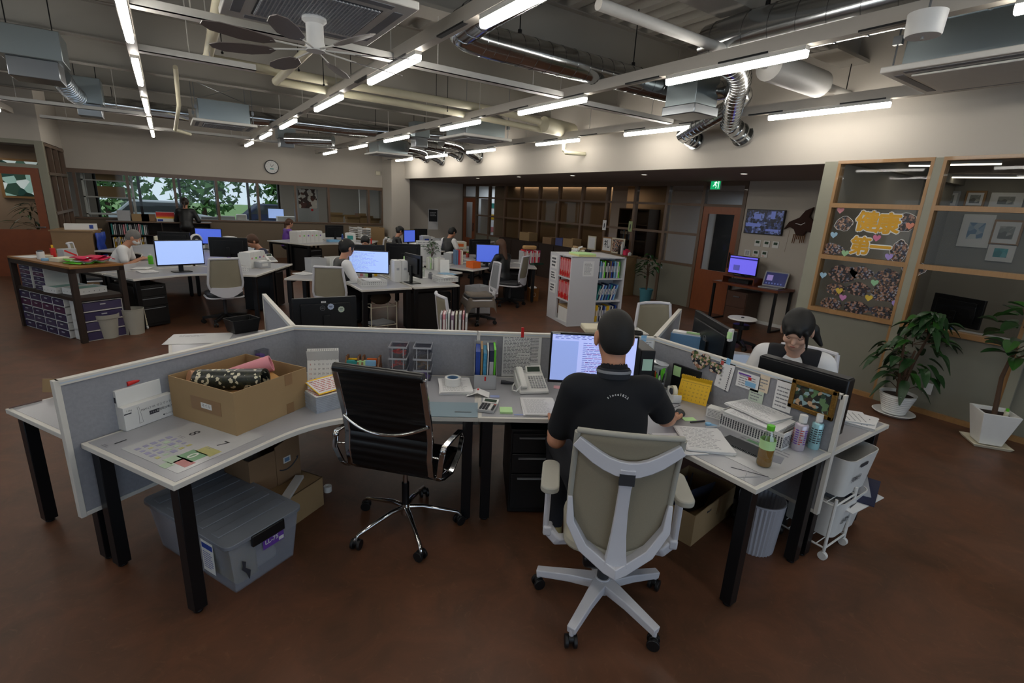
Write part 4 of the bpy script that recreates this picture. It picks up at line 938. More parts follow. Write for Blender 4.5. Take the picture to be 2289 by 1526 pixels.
    if hair == 'buzz': P += [('-e', H(0, .085, -.045), (.10, .105, .10), HM, 0), ('-e', H(0, -.03, -.135), (.1, .11, .075), HM, 0), ('-e', H(-.09, .0, -.015), (.026, .034, .056), HM, 0), ('-e', H(.09, .0, -.015), (.026, .034, .056), HM, 0)]
    else:
        if hair in ('pony', 'bang', 'long', 'bun', 'mop'): P += [('e', H(0, .05, .06), (.066, .05, .05), HM, .02)]
        if hair == 'mop': P += [('e', H(0, .06, .04), (.07, .045, .045), HM, .02)]
        P += [('-e', H(0, .105, -.05), (.078, .075, .095), HM, 0)]
    if hair == 'pony': P += [('c', H(0, -.09, .03), H(0, -.125, -.02), .03, .034, .015), ('c', H(0, -.125, -.02), H(0, -.12, -.17), .034, .014, .02)]
    if hair == 'sidepony': P += [('e', H(0, .05, .065), (.064, .045, .04), HM, .02), ('c', H(.0, -.09, .0), H(-.07, -.11, -.06), .03, .034, .02), ('c', H(-.07, -.11, -.06), H(-.13, -.10, -.16), .034, .012, .02), ('c', H(-.06, .075, .04), H(-.072, .085, -.07), .012, .006, .01), ('c', H(.03, .095, .055), H(.045, .098, .02), .016, .006, .02), ('c', H(-.02, .098, .06), H(-.03, .1, .025), .016, .006, .02)]
    if hair == 'bun': P += [('e', H(0, -.10, .04), (.045, .04, .045), HM, .012), ('c', H(-.05, .06, .03), H(-.075, .05, -.08), .01, .005, .01), ('c', H(.05, .06, .03), H(.075, .05, -.08), .01, .005, .01)]
    if hair == 'long': P += [('c', H(0, -.05, .0), H(0, -.09, -.28), .075, .05, .03), ('c', H(-.06, -.01, .0), H(-.07, -.03, -.22), .03, .02, .02), ('c', H(.06, -.01, .0), H(.07, -.03, -.22), .03, .02, .02)]
    scale_(P, sc); sdf_obj('hair', P, min(vox, .009), haircol, t)
    if hair == 'bun':
        m = MB('cream'); m.T = Matrix.Scale(sc, 4); c = H(0, -.1, .08); m.cyl(c-X*.03, c+X*.03, .008, n=8); m.build('hair_clip', t)
    for s in (-1, 1):
        if shut:
            m = MB('hair'); m.T = Matrix.Scale(sc, 4); m.tube([H(s*.03-.014, .084, .001), H(s*.03, .090, -.005), H(s*.03+.014, .084, .001)], .0016, n=6); m.build('eyelash', t); continue
        m = MB('white'); m.T = Matrix.Scale(sc, 4); m.sph(H(s*.03, .079, .004), .0125, 'white', 10); m.sph(H(s*.03, .0875, .002), .006, 'hair', 8); m.build('eye', t)
    m = MB(mat('lip', '9c5048', .5)); m.T = Matrix.Scale(sc, 4); m.sph(H(0, .0935, -.058), (.019, .005, .006), n=10); m.build('mouth', t)
    if mask:
        P = [('e', H(0, .045, -.045), (.066, .068, .05), HM, .01)]; scale_(P, sc); sdf_obj('face_mask', P, .008, 'white', t)
    t['_h'] = [float(v) for v in hc*sc]
    return t
def scale_(P, s):
    for i, p in enumerate(P):
        if p[0].endswith('c'): P[i] = (p[0], p[1]*s, p[2]*s, p[3]*s, p[4]*s, p[5]*s)
        else: P[i] = (p[0], p[1]*s, tuple(r*s for r in p[2]), p[3], p[4]*s)
# man in the black polo at the front
f = 58
pm = person('person in a black polo shirt seen from behind at the big lit monitor', (1.68, 1.53, 0), f, 1.1, lean=9, seat=.52, po=.25, head=(2, 6, 0), hands={-1: (-.2, .36, .20), 1: (.43, .42, .22)}, top='polo', vox=.0065, hair='buzz', haircol=mat('buzz_hair', '141210', .7, noise=.3, nscale=150), shoe='khaki', knee=.05, collar=True, sleeve_len=.75)
# polo collar band and the small arched lettering below it
Lr = rad(9); Dv = Vector((0, sin(Lr), cos(Lr))); nkp = (Vector((0, 0, .52))+Dv*.535)*1.1
m = MB(mat('collar_knit', '20242c', .9)); m.T = Matrix.Translation(nkp) @ Matrix.Rotation(-Lr, 4, 'X'); m.lathe([(.080, -.014), (.083, .010), (.078, .034), (.072, .036), (.070, .0)], n=30); m.lathe([(.084, .012), (.0845, .02), (.083, .026)], m='grey', n=60, fl=.008); m.build('collar', pm)
m = MB('white'); R_c = .075; c0 = nkp+Dv*(-.06)+Vector((0, -.112, 0))
for i, ch in enumerate('since1822'):
    a = (i-4)*.17
    m.T = Matrix.Translation(c0+Vector((R_c*sin(a), 0, R_c*(cos(a)-1)))) @ Matrix.Rotation(a, 4, 'Y') @ Matrix.Rotation(rad(68), 4, 'X')
    m.text(ch, .017, Matrix.Identity(4), 'white', .02)
m.build('back_lettering', pm)
# woman in the dark vest at right
pw = person('person in a dark vest over a white t-shirt looking down, black ponytail', (3.42, 1.57, 0), 203, 1.04, lean=12, seat=.55, head=(-3, 26, 0), shut=True, hands={-1: (-.12, .33, .26), 1: (.12, .33, .26)}, top='shirt', vest='vest', vox=.007, hair='sidepony', skin=mat('skin_fair', 'c49a84', .5), sleeve_len=.8)
person('person in a black vest with white sleeves and hair clip, at the middle cluster', (1.98, 7.52, 0), 8, 1.02, lean=10, head=(8, 14, 0), hands={-1: (-.1, .36, .25), 1: (.14, .40, .26)}, top='shirt', vest='black', vox=.009, hair='bun', sleeve_len=.8)
person('person with grey hair and white shirt bent over papers, face mask', (-.88, 10.55, 0), -10, 1.0, lean=26, head=(0, 32, 0), top='shirt', vox=.012, haircol='greyhair', mask=True, hands={-1: (-.1, .42, .3), 1: (.1, .42, .3)}, fingers=True)
person('person in black seen from behind standing at the far counter, ponytail', (.35, 16.0, 0), 80, .98, stand=True, lean=16, head=(0, 18, 0), hands={-1: (-.14, .42, 1.12), 1: (.2, .38, 1.08)}, top='black', bottom='black', vox=.013, hair='pony', haircol=mat('dark_brown_hair', '241812', .45), sleeve_len=1.6)
person('person with light brown hair and a purple top behind the white file boxes', (2.70, 15.55, 0), 10, .95, lean=8, head=(0, 10, 0), top='purple', vox=.013, hair='pony', haircol='brownhair')
person('person almost hidden, brown hair above the white organiser boxes', (1.5, 10.3, 0), 190, .95, lean=22, head=(0, 30, 0), top='navy', vox=.014, hair='bang', haircol='brownhair', fingers=False)
person('person in black with gathered black hair, near the white letter trays', (4.88, 12.85, 0), -5, .96, lean=12, head=(0, 16, 0), top='black', vox=.013, hair='bun')
person('person in a black waistcoat with short thick black hair, looking down', (5.82, 11.6, 0), 25, 1.02, lean=12, head=(-10, 26, 0), top='shirt', vest='black', vox=.012, hair='mop')
person('person whose black hair shows just over the wide lit monitor', (3.2, 9.95, 0), 250, .95, lean=16, head=(0, 20, 0), top='shirt', vox=.014, hair='bang', fingers=False)
person('person with long brown hair seen from behind before the blue screen', (5.45, 8.3, 0), 105, .97, lean=6, head=(4, 10, 0), top='black', vox=.012, hair='long', haircol='brownhair', fingers=False, sleeve_len=1.7)
# ------------------------------------------------------------------ front cluster: things on and under the desks
DT = DH+.001
def n2(px, py, off=.02):   # point on the front face of the middle screens
    n = np.array([.5, .866, 0]); d = ray(px, py); o = np.array([0, 0, CAMH]); b_ = np.array([J1.x, J1.y, 0])-n*off
    t = (n@(b_-o))/(n@d); return o+t*d
def n1(px, py, off=.02):
    n = np.array([-.5, .866, 0]); d = ray(px, py); o = np.array([0, 0, CAMH]); b_ = np.array([J1.x, J1.y, 0])-n*off
    t = (n@(b_-o))/(n@d); return o+t*d
def n3(px, py, off=.02): return np.array(atx(px, py, J2.x-off))
def carton(name, lab, cat, loc, rz, w_, d_, h_, col='cardboard', th=.005, group=None, parts=True):
    t = thing(name, lab, cat, loc, rz, group); m = MB(col)
    m.tray_((0, 0, 0), w_, d_, h_, th); m.build('box_body', t); return t
# cardboard box with rolls
P0 = Vector(at(530, 975, DH)); PL = Vector(at(390, 925, DH)); PR = Vector(at(690, 905, DH)); rzb = math.atan2((PR-P0).y, (PR-P0).x)
bw, bd = (PR-P0).length, .50; c = (P0+PR)/2+Vector((-sin(rzb), cos(rzb), 0))*bd/2
bx = carton('cardboard_box', 'open cardboard box holding rolled sheets on the desk', 'box', (c.x, c.y, DT), rzb, bw, bd, .235)
m = MB('tape'); m.box((-bw/2-.0015, -bd/2+.1, .085), (-bw/2, -bd/2+.33, .16)); m.box((.08, -bd/2-.0015, .17), (.13, -bd/2, .235)); m.box((.08, -bd/2-.0015, 0), (.13, -bd/2, .06)); m.build('packing_tape', bx)
m = MB('white'); m.box((-bw/2-.003, -bd/2+.17, .105), (-bw/2-.0016, -bd/2+.25, .135)); m.text('ネイル', .022, Matrix.Translation((-bw/2-.0035, -bd/2+.21, .12)) @ Matrix.Rotation(rad(-90), 4, 'Z') @ Matrix.Rotation(rad(90), 4, 'X'), 'ink'); m.build('name_label', bx)
m = MB(mat('card_inner', '8a6a42', .85)); m.box((-bw/2+.006, -bd/2+.006, .005), (bw/2-.006, bd/2-.006, .03)); m.build('box_bottom', bx)
FLR = photomat('floral_roll', ('2a2e2a', '33372c', '262a28', 'd8d0b4', '30342e', '3e4030', '2c302c', '282c2a'), 70)
def roll(lab, p0, p1, r, col, inner='soil', flare=1.0):
    t = thing('paper_roll', lab, 'roll', bx.location, bx.rotation_euler[2], 'rolls in the cardboard box')
    m = MB(col); a, b_ = Vector(p0), Vector(p1); q = (b_-a).to_track_quat('Z', 'Y').to_matrix(); rings = []
    for p, rr in ((a, r), (b_, r*flare), (b_, r*flare-.012), (b_-(b_-a).normalized()*.12, r*.8)):
        rings.append([p+q @ Vector((cos(2*pi*i/24)*rr, sin(2*pi*i/24)*rr, 0)) for i in range(24)])
    m.loft(rings); m.build('roll_sheet', t); MB(inner).cyl(tuple(b_-(b_-a).normalized()*.10), tuple(b_-(b_-a).normalized()*.09), r*.8, n=20).build('roll_core', t); return t
roll('dark floral printed roll in the cardboard box', (-.13, .17, .19), (.02, -.17, .215), .06, FLR)
roll('pink roll with a crimson rim sticking out of the cardboard box', (-.02, .12, .17), (.16, -.06, .25), .048, 'pink')
roll('peach roll lying at the back of the cardboard box', (-.16, .2, .215), (.07, .12, .13), .035, mat('peach', 'c09070', .5))
m = MB(mat('kraft_paper', 'b98a50', .7)); m.T = Matrix.Identity(4)
m.loft([[(.0, .1, .2), (.03, .12, .22), (.04, .09, .2), (.02, .08, .19)], [(.06, .0, .19), (.12, .03, .22), (.13, -.02, .2), (.08, -.03, .17)], [(.08, -.12, .17), (.15, -.08, .2), (.16, -.12, .18), (.1, -.15, .15)]]); solo(m, 'kraft_bag', 'crumpled tan paper bag between the two rolls', 'paper bag', bx.location, bx.rotation_euler[2], bevel=.006)
# two white lighter cartons and a red lighter
a, b_ = Vector(at(283, 965, DH)), Vector(at(392, 925, DH)); rz = math.atan2((b_-a).y, (b_-a).x); c = (a+b_)/2; w_ = (b_-a).length
FC = Matrix.Rotation(rad(90), 4, 'X')
t = thing('lighter_carton', 'lower white carton printed with a gas lighter and its name', 'box', (c.x-sin(rz)*.05, c.y+cos(rz)*.05, DT), rz, 'white lighter cartons')
m = MB('white'); m.box((-w_/2, -.05, 0), (w_/2, .05, .125)); m.build('carton_body', t, bevel=.002)
m = MB('ink'); F = Matrix.Translation((0, -.0507, 0)) @ FC
m.text('MW-LT-05 ガスマッチ', .016, F @ Tr(.035, .085, 0)); m.box((-.005, -.0512, .046), (.045, -.0505, .067)); m.text('徳用20本入', .016, F @ Tr(.08, .058, 0), bold=.01); m.text('らくらく着火', .011, F @ Tr(.02, .056, .0012), 'white'); m.text('◆15-15×24', .012, F @ Tr(.09, .02, 0)); m.text('1.2kg', .013, F @ Tr(-.1, .105, 0)); m.box((-.125, -.0512, .087), (-.09, -.0505, .093))
m.tube([(-.06, -.0508, .02), (-.056, -.0508, .07), (-.06, -.0508, .11), (-.052, -.0508, .11), (-.046, -.0508, .07), (-.04, -.0508, .02), (-.06, -.0508, .02)], .0006, n=4); m.build('print', t)
t = thing('lighter_carton', 'upper white carton tilted behind on top of the printed one', 'box', (c.x-sin(rz)*.075, c.y+cos(rz)*.075, DT+.125), rz, 'white lighter cartons')
m = MB('white'); m.box((-w_/2, -.035, 0), (w_/2-.03, .045, .085)); m.build('carton_body', t, bevel=.002)
m = MB('ink'); m.box((-w_/2-.001, -.03, .02), (-w_/2, .03, .05)); m.text('MW', .02, Matrix.Translation((-w_/2-.0015, 0, .035)) @ Matrix.Rotation(rad(-90), 4, 'Z') @ FC, 'white'); m.build('print', t)
t = thing('gas_lighter', 'red gas lighter lying on the white cartons', 'lighter', (c.x-sin(rz)*.06, c.y+cos(rz)*.06, DT+.226), rz+.1)
m = MB('red'); m.cyl((-.06, 0, 0), (.03, 0, .003), .013, .012, n=12); m.build('lighter_body', t); m = MB('ink'); m.cyl((.03, 0, .003), (.06, 0, .006), .009, .005); m.cyl((.06, 0, .006), (.09, 0, .008), .004); m.build('nozzle', t)
# printed calendar sheet under the desk film
a = at(402, 1006, DH); t = thing('printed_desk_sheet', 'printed calendar sheet with big numbers 1 8 7 under the desk film', 'paper', (a[0], a[1], DT-.0005), rad(30))
MB(mat('film', 'b4b5b6', .25)).box((-.13, -.20, 0), (.30, .24, .0008)).build('sheet', t)
m = MB('darkgrey'); RR = rad(-90); inv_ = (Matrix.Translation((a[0], a[1], 0)) @ Matrix.Rotation(rad(30), 4, 'Z')).inverted()
lo_ = lambda px, py: tuple(inv_ @ Vector(at(px, py, DH)))[:2]
for ch, px, py in (('1', 268, 988), ('8', 434, 969), ('7', 497, 993)):
    x, y = lo_(px, py); m.text(ch, .075, Tr(x, y, .0014, rz=RR), bold=.01); m.lines(Tr(x-.055, y+.012, .0014, rz=RR), .05, .02, 2, 'grey', seed=ord(ch))
m.build('large_numbers', t); m = MB('ink'); r = random.Random(3)
for (px, py, w2, h2, col) in ((430, 1019, .08, .11, 'fg'), (466, 1009, .06, .11, 'fy'), (412, 1034, .05, .09, 'fr'), (388, 1027, .06, .07, 'fl'), (372, 1040, .04, .05, 'fl')):
    x, y = lo_(px, py); cc = {'fg': '6f9a74', 'fy': 'a8a468', 'fr': 'b07070', 'fl': '9fb49a', 'fb': '8c8ca8'}[col]; m.cb((x, y, .001), (w2, h2, .0006), mat('print_'+col, cc, .4))
x0, y0 = lo_(365, 1000)
for i in range(5):
    for j in range(5): m.cb((x0-.07+i*.036, y0-.08+j*.04, .0012), (.026*r.uniform(.6, 1), .03*r.uniform(.5, 1), .0004), mat('print_'+r.choice(['fb', 'fl', 'fy', 'fb']), {'fb': '8c8ca8'}.get('fb')))
x, y = lo_(430, 1019); m.text('0', .075, Tr(x, y, .0018, rz=RR), 'white', .01); m.build('colour_boxes', t)
# clear case on the left, calendars, organiser, containers
p = n1(585, 780, .05)
t = thing('clear_case', 'clear plastic case with a purple label against the left screen', 'case', (p[0], p[1], DT), rad(30))
MB(glassmat('clear_plastic', (.8, .82, .85), .12)).tray_((0, 0, 0), .07, .05, .235).build('case_shell', t); MB('purple').box((-.034, -.024, .14), (.0, .02, .21)).build('case_label', t)
a, b_ = Vector(at(712, 933, DH)), Vector(at(765, 925, DH)); rz = rad(12); c = Vector(at(735, 905, DH))
t = thing('wrapped_calendars', 'block of shrink-wrapped printed booklets below the yellow calendar', 'booklets', (c.x, c.y+.01, DT), rz)
m = MB(mat('wrap', 'a3acb8', .15, noise=.2, nscale=40, spec=.8)); 
for k in range(9): m.box((-.115+.002*(k % 2), -.09, k*.0105), (.115+.002*(k % 3), .09, k*.0105+.0095))
m.build('booklet_stack', t); m = MB('paper'); m.box((-.11, -.088, .0955), (.11, .088, .098)); m.lines(Tr(0, 0, .0985), .2, .15, 6, 'redink', seed=3); m.build('top_sheet', t)
def desk_calendar(lab, loc, rz, w_, h_, d_, col, num, inkc='ink', title=None, tilt=22, rows=5, head='ink'):
    t = thing('desk_calendar', lab, 'calendar', loc, rz); T = Matrix.Translation((0, -d_, 0)) @ Matrix.Rotation(rad(90-tilt), 4, 'X')
    for s in (-1, 1):
        m = MB(col); m.T = Matrix.Translation((0, s*d_, 0)) @ Matrix.Rotation(rad(90+s*tilt) if s < 0 else rad(90+tilt), 4, 'X'); m.T = Matrix.Translation((0, s*d_, 0)) @ Matrix.Rotation(rad(90)+s*rad(tilt), 4, 'X')
        m.box((-w_/2, 0, -.0008), (w_/2, h_, .0008)); m.build('calendar_leaf', t)
    F = Matrix.Translation((0, -d_, 0)) @ Matrix.Rotation(rad(90-tilt), 4, 'X')
    m = MB(inkc); m.text(num, h_*.14, F @ Tr(-w_*.40, h_*.86, .0012), bold=.01)
    m.T = F; m.box((-w_*.47, h_*.745, .001), (w_*.47, h_*.755, .0012), head)
    for r_ in range(rows):
        for c_ in range(7):
            m.text(str(1+(r_*7+c_) % 30), h_*.075, Tr(-w_*.4+c_*w_*.133, h_*(.66-.14*r_), .0012), 'redink' if c_ == 0 and inkc != 'ink2' else inkc)
    m.T = Matrix.Identity(4); m.build('printed_days', t)
    m = MB('ink')
    for k in range(16):
        x = -w_*.45+w_*.9*k/15; m.tube([(x, -d_*.15, h_*.93*cos(rad(tilt))), (x, 0, h_*cos(rad(tilt))+.006), (x, d_*.15, h_*.93*cos(rad(tilt)))], .0008, n=4)
    m.build('spiral_binding', t); return t
c9 = Vector(at(722, 868, .79)); desk_calendar('white September desk calendar showing a 9, behind the yellow one', (n2(722, 800, .16)[0], n2(722, 800, .16)[1], DT), rad(-18), .20, .225, .055, 'white', '9')
m = MB('yellow'); m.box((-.105, -.08, 0), (.105, .08, .003)); m.box((-.1, -.07, .003), (.1, .066, .0042), 'paper'); m.lines(Tr(0, 0, .005), .18, .12, 7, 'redink', seed=6, words=6); m.text('9月', .02, Tr(-.075, .05, .005), 'ink')
m.T = Matrix.Identity(4); o = solo(m, 'yellow_calendar', 'yellow-bordered calendar lying aslant on the booklets', 'calendar', (c.x+.005, c.y+.02, DT+.125), rz+.12); o.rotation_euler[0] = rad(14)
p = n2(812, 800, .1)
t = thing('wooden_organiser', 'brown wooden organiser filled with sticky note pads', 'organiser', (p[0], p[1], DT+.0), rad(-30))
WO = woodmat('teak', '7a4a1e', '5e3614')
MB(WO).box((-.12, -.05, 0), (.12, .05, .09)).build('stand', t, bevel=.003)
m = MB(WO)
for x in (-.11, -.03, .0, .11):
    m.prism([(x-.006, -.05), (x+.006, -.05), (x+.006, .05), (x-.006, .05)], .09, .15, top=[(x-.006, -.01), (x+.006, -.01), (x+.006, .045), (x-.006, .045)])
m.build('divider', t)
for i, (x, y, col) in enumerate(((-.07, .02, 'yellow'), (-.07, -.025, 'teal'), (.055, -.02, 'lblue'), (-.015, -.02, 'lgreen'), (.055, .025, 'orange'))):
    solo(MB(col).box((-.035, -.012, 0), (.035, .012, .035)), 'sticky_pad', '%s sticky note pad standing in the wooden organiser' % {'yellow': 'yellow', 'teal': 'teal', 'lblue': 'pale blue', 'lgreen': 'light green', 'orange': 'orange'}[col], 'sticky notes', tuple(t.matrix_basis @ Vector((x, y, .091))), rad(-30), 'sticky pads in the organiser')
CP = glassmat('clear_box', (.86, .87, .9), .10, .08); CPE = mat('clear_edge', 'c4c6cc', .25, alpha=.55)
def clear_box(lab, loc, rz, w_, d_, h_, fill=None, n=10):
    t = thing('plastic_container', lab, 'container', loc, rz, 'stacked clear plastic containers'); MB(CP).tray_((0, 0, 0), w_*.92, d_*.92, h_, .002, flare=.003).build('container_body', t)
    m = MB(CPE); a, b_ = w_/2, d_/2
    m.loft([[(-a, -b_, h_-.012), (a, -b_, h_-.012), (a, b_, h_-.012), (-a, b_, h_-.012)], [(-a, -b_, h_), (a, -b_, h_), (a, b_, h_), (-a, b_, h_)], [(-a+.006, -b_+.006, h_), (a-.006, -b_+.006, h_), (a-.006, b_-.006, h_), (-a+.006, b_-.006, h_)], [(-a+.006, -b_+.006, h_-.012), (a-.006, -b_+.006, h_-.012), (a-.006, b_-.006, h_-.012), (-a+.006, b_-.006, h_-.012)]], cap=False)
    for sx in (-1, 1): m.box((sx*w_*.3-.003, -b_*.94, 0), (sx*w_*.3+.003, -b_*.93, h_))
    m.build('container_rim', t)
    if fill:
        r = random.Random(len(lab)); m = MB(fill)
        for k in range(n): m.cb((r.uniform(-.3, .3)*w_, r.uniform(-.3, .3)*d_, h_*.12+r.random()*h_*.35), (.045, .012, .008), fill, rz=r.uniform(0, 3), ry=r.uniform(-.5, .5))
        o = m.build('contents', t); o['kind'] = 'stuff'
    return t
for col, px in enumerate((893, 946)):
    p = n2(px, 830, .09)
    for row in range(3):
        clear_box('clear container, %s in the %s stack%s' % (('bottom one', 'middle one', 'topmost one')[row], ('left', 'right')[col], {(0, 2): ', with red clips', (0, 1): ', with red clips under the top one', (1, 2): ', with dark clips', (1, 1): ', with grey and brown bits'}.get((col, row), '')),
                  (p[0], p[1], DT+row*.082), rad(-30), .125, .15, .08, {(0, 2): 'red', (0, 1): 'red', (1, 2): 'navy', (1, 1): 'cardboard2'}.get((col, row), 'purple'))
def paper(lab, loc, rz, w_=.21, h_=.297, rows=16, n=1, seed=1, name='paper_sheet', curl=0.0, tilt=0, ink='ink', col='paper', fill=.75, cat='paper', group=None):
    """one sheet, or n squared-up sheets, with printed lines"""
    t = thing(name, lab, cat, loc, rz, group); r = random.Random(seed)
    if n > 1:
        m = MB(col)
        for k in range(min(n, 14)): a = r.uniform(-.05, .05); m.cb((r.uniform(-.006, .006), r.uniform(-.006, .006), .0012+k*.0022), (w_, h_, .0018), rz=a)
        m.build('sheet_stack', t); top = min(n, 14)*.0022+.0003
    else:
        m = MB(col); vs = []; fs = []; N = 8
        for j in range(N+1):
            for i in range(5): y = -h_/2+h_*j/N; x = -w_/2+w_*i/4; vs.append((x, y, curl*((y/h_)**2)*4+.0008))
        for j in range(N):
            for i in range(4): fs.append((j*5+i, j*5+i+1, j*5+i+6, j*5+i+5))
        m.add(vs, fs); m.build('sheet', t); top = .0016
    if rows and not curl: MB('grey').lines(Tr(0, 0, top), w_*.84, h_*.85, int(rows*1.6), 'grey', fill, seed=seed, th=.22, words=9).build('print', t)
    if tilt: t.rotation_euler[0] = tilt
    return t
c = Vector(at(1018, 866, DH)); paper('pile of printed papers under the tape roll', (c.x, c.y, DT), rad(-24), .21, .27, 10, 9, 4)
t = thing('tape_roll', 'white roll of packing tape standing on the papers', 'tape roll', (*at(1012, 856, .75)[:2], DT+.021), 0)
MB('white').lathe([(.038, 0), (.055, 0), (.055, .05), (.038, .05), (.038, 0)], n=32).build('tape_band', t); MB('bluegrey').lathe([(.032, .001), (.038, .001), (.038, .049), (.032, .049), (.032, .001)], n=32).build('tape_core', t)
c = Vector(at(1068, 882, DH))
m = MB('paper'); vs = [(-.07, -.05, .002), (0, -.045, .028), (.075, -.05, .001), (-.07, .05, .002), (0, .05, .028), (.075, .045, .001)]; m.add(vs, [(0, 1, 4, 3), (1, 2, 5, 4)]); m.cb((.0, .02, .03), (.012, .028, .001), 'red'); m.lines(Tr(-.035, 0, .0165, ry=rad(-21)), .05, .07, 5, 'grey', seed=2)
solo(m, 'folded_note', 'small folded note with a red mark in front of the file rack', 'note', (c.x, c.y, DT), rad(-35))
# magazine file rack with binders
p = n2(1085, 800, .16)
t = thing('file_rack', 'grey magazine file rack standing at the middle screen', 'file rack', (p[0], p[1], DT), rad(-30))
m = MB('lgrey'); m.box((-.075, -.13, 0), (.075, .13, .004)); m.box((-.075, -.13, 0), (.075, -.127, .10)); m.box((-.075, .127, 0), (.075, .13, .27))
for x in (-.075, .073):
    m.add([(x, -.13, 0), (x+.002, -.13, 0), (x+.002, .13, 0), (x, .13, 0), (x, -.13, .12), (x+.002, -.13, .12), (x+.002, .13, .28), (x, .13, .28)], [(0, 3, 2, 1), (4, 5, 6, 7), (0, 1, 5, 4), (1, 2, 6, 5), (2, 3, 7, 6), (3, 0, 4, 7)])
m.build('rack_body', t); MB('red').box((-.005, -.1315, .06), (.006, -.13, .09)).build('red_tag', t)
def upright(lab, root, x, w_, d_, h_, col, name='binder', cat='binder', group=None, lean=0, z=.004, y=0, spine=None):
    M0 = root.matrix_basis @ Vector((x, y, z)); m = MB(col); m.box((-w_/2, -d_/2, 0), (w_/2, d_/2, h_), col); m.box((-w_/2+.002, -d_/2+.001, .002), (w_/2-.002, d_/2+.001, h_-.003), 'paper')
    if spine: m.box((-w_/2+.001, -d_/2-.001, h_*.25), (w_/2-.001, -d_/2, h_*.7), spine)
    o = solo(m, name, lab, cat, tuple(M0), root.rotation_euler[2], group)
    if lean: o.rotation_euler[1] = lean
    return o
for x, w_, h_, col, lab, sp in ((-.052, .03, .25, 'blue', 'deep blue binder, leftmost in the grey file rack', None), (-.026, .012, .27, 'cardboard', 'thin tan folder beside the blue binder', None), (-.004, .022, .24, mat('patterned_teal', '3c8ab0', .5, noise=.7, nscale=60), 'teal patterned folder in the grey file rack', None), (.016, .008, .26, 'white', 'thin white folder in the middle of the rack', None), (.040, .028, .26, 'navy', 'navy folder with a pale label in the rack', 'lgrey'), (.062, .012, .265, 'green', 'slim green and clear folder at the right rack end', None)):
    upright(lab, t, x, w_, .2, h_, col, 'file_folder', 'folder', 'folders in the grey file rack', spine=sp)
m = MB('lgrey'); c = Vector(at(1005, 915, DH)); m.box((-.17, -.11, 0), (.17, .11, .0015), mat('teal_sheet', '8296a0', .3)); solo(m, 'pale_teal_sheet', 'pale teal plastic sheet lying right of the leather chair', 'sheet', (c.x, c.y, DT), rad(-30))
m = MB('steel'); m.box((-.05, -.002, 0), (.05, .008, .002)); solo(m, 'metal_ruler', 'short metal ruler at the desk edge by the calculator', 'ruler', (*at(1035, 922, DH)[:2], DT+.0016), rad(-30))
# station B
p = n2(1166, 792, .015)
t = thing('pinned_table', 'printed table sheet pinned to the middle screen under a red clip', 'paper', tuple(p), rad(-30))
m = MB('lgrey'); m.box((-.14, -.001, -.17), (.14, .0005, .15), 'paper'); m.build('sheet', t); m = MB('ink'); m.lines(Matrix.Translation((-.03, -.0016, -.01)) @ FC, .2, .28, 26, 'grey', .95, seed=9, words=9, th=.45); m.lines(Matrix.Translation((.09, -.0016, .04)) @ FC, .06, .2, 18, 'grey', .95, seed=3, words=2, th=.45); m.build('print', t)
MB('red').box((-.012, -.006, .13), (.008, .006, .2)).build('red_clip', t)
p = at(1186, 868, DH)
t = thing('desk_telephone', 'white desk telephone with handset and keypad at the polo man desk', 'telephone', (p[0], p[1], DT), rad(-22))
T0 = Matrix.Rotation(rad(24), 4, 'X')
m = MB('white'); m.add([(-.1, -.11, 0), (.1, -.11, 0), (.1, .11, 0), (-.1, .11, 0), (-.1, -.11, .02), (.1, -.11, .02), (.1, .11, .10), (-.1, .11, .10)], [(0, 3, 2, 1), (4, 5, 6, 7), (0, 1, 5, 4), (1, 2, 6, 5), (2, 3, 7, 6), (3, 0, 4, 7)]); m.build('phone_body', t, bevel=.006)
sl = math.atan2(.08, .22); m = MB('white'); m.T = Matrix.Translation((-.07, 0, .075)) @ Matrix.Rotation(sl, 4, 'X'); m.tube([(0, -.105, 0), (0, -.08, .012), (0, .08, .012), (0, .105, 0)], .02, sec=(.045, .035)); m.build('handset', t, bevel=.008)
m = MB('white'); m.T = Matrix.Translation((.035, .09, .105)) @ Matrix.Rotation(rad(50), 4, 'X'); m.box((-.055, -.03, -.006), (.055, .03, .006)); d = m.build('display_hood', t, bevel=.003); m = MB(mat('lcd', '3c4a40', .2)); m.T = Matrix.Translation((.035, .09, .105)) @ Matrix.Rotation(rad(50), 4, 'X'); m.box((-.045, -.018, .006), (.045, .02, .0068)); m.build('display', t)
m = MB('lgrey'); m.T = Matrix.Translation((.035, 0, .062)) @ Matrix.Rotation(sl, 4, 'X')
for i in range(6):
    for j in range(7): m.box((-.05+i*.018, -.085+j*.019, 0), (-.038+i*.018, -.074+j*.019, .004))
m.build('keypad', t); m = MB('white'); m.tube([(-.09, -.1, .06), (-.13, -.12, .03), (-.14, -.05, .01), (-.12, .03, .01), (-.1, .06, .02)], .005, n=8); m.build('curly_cord', t)
m = MB('ink'); m.cyl((0, 0, .012), (.07, -.03, .012), .012, .008, n=12); m.cyl((-.03, .012, .013), (0, 0, .012), .014, .013, n=12); solo(m, 'black_microphone', 'small black handheld device left of the telephone', 'device', (*at(1130, 858, DH)[:2], DT), rad(-20))
p = at(1092, 912, DH)
t = thing('calculator', 'silver calculator with dark keys near the desk joint', 'calculator', (p[0], p[1], DT), rad(-45))
MB('lgrey').prism(rrect(.1, .155, .01), 0, .018).build('case', t, bevel=.002); m = MB('white'); m.T = Matrix.Translation((0, .055, .024)) @ Matrix.Rotation(rad(20), 4, 'X'); m.box((-.05, -.02, -.004), (.05, .02, .004)); m.box((-.038, -.012, .004), (.038, .013, .0048), mat('lcd', '3c4a40')); m.build('display', t)
m = MB('darkgrey')
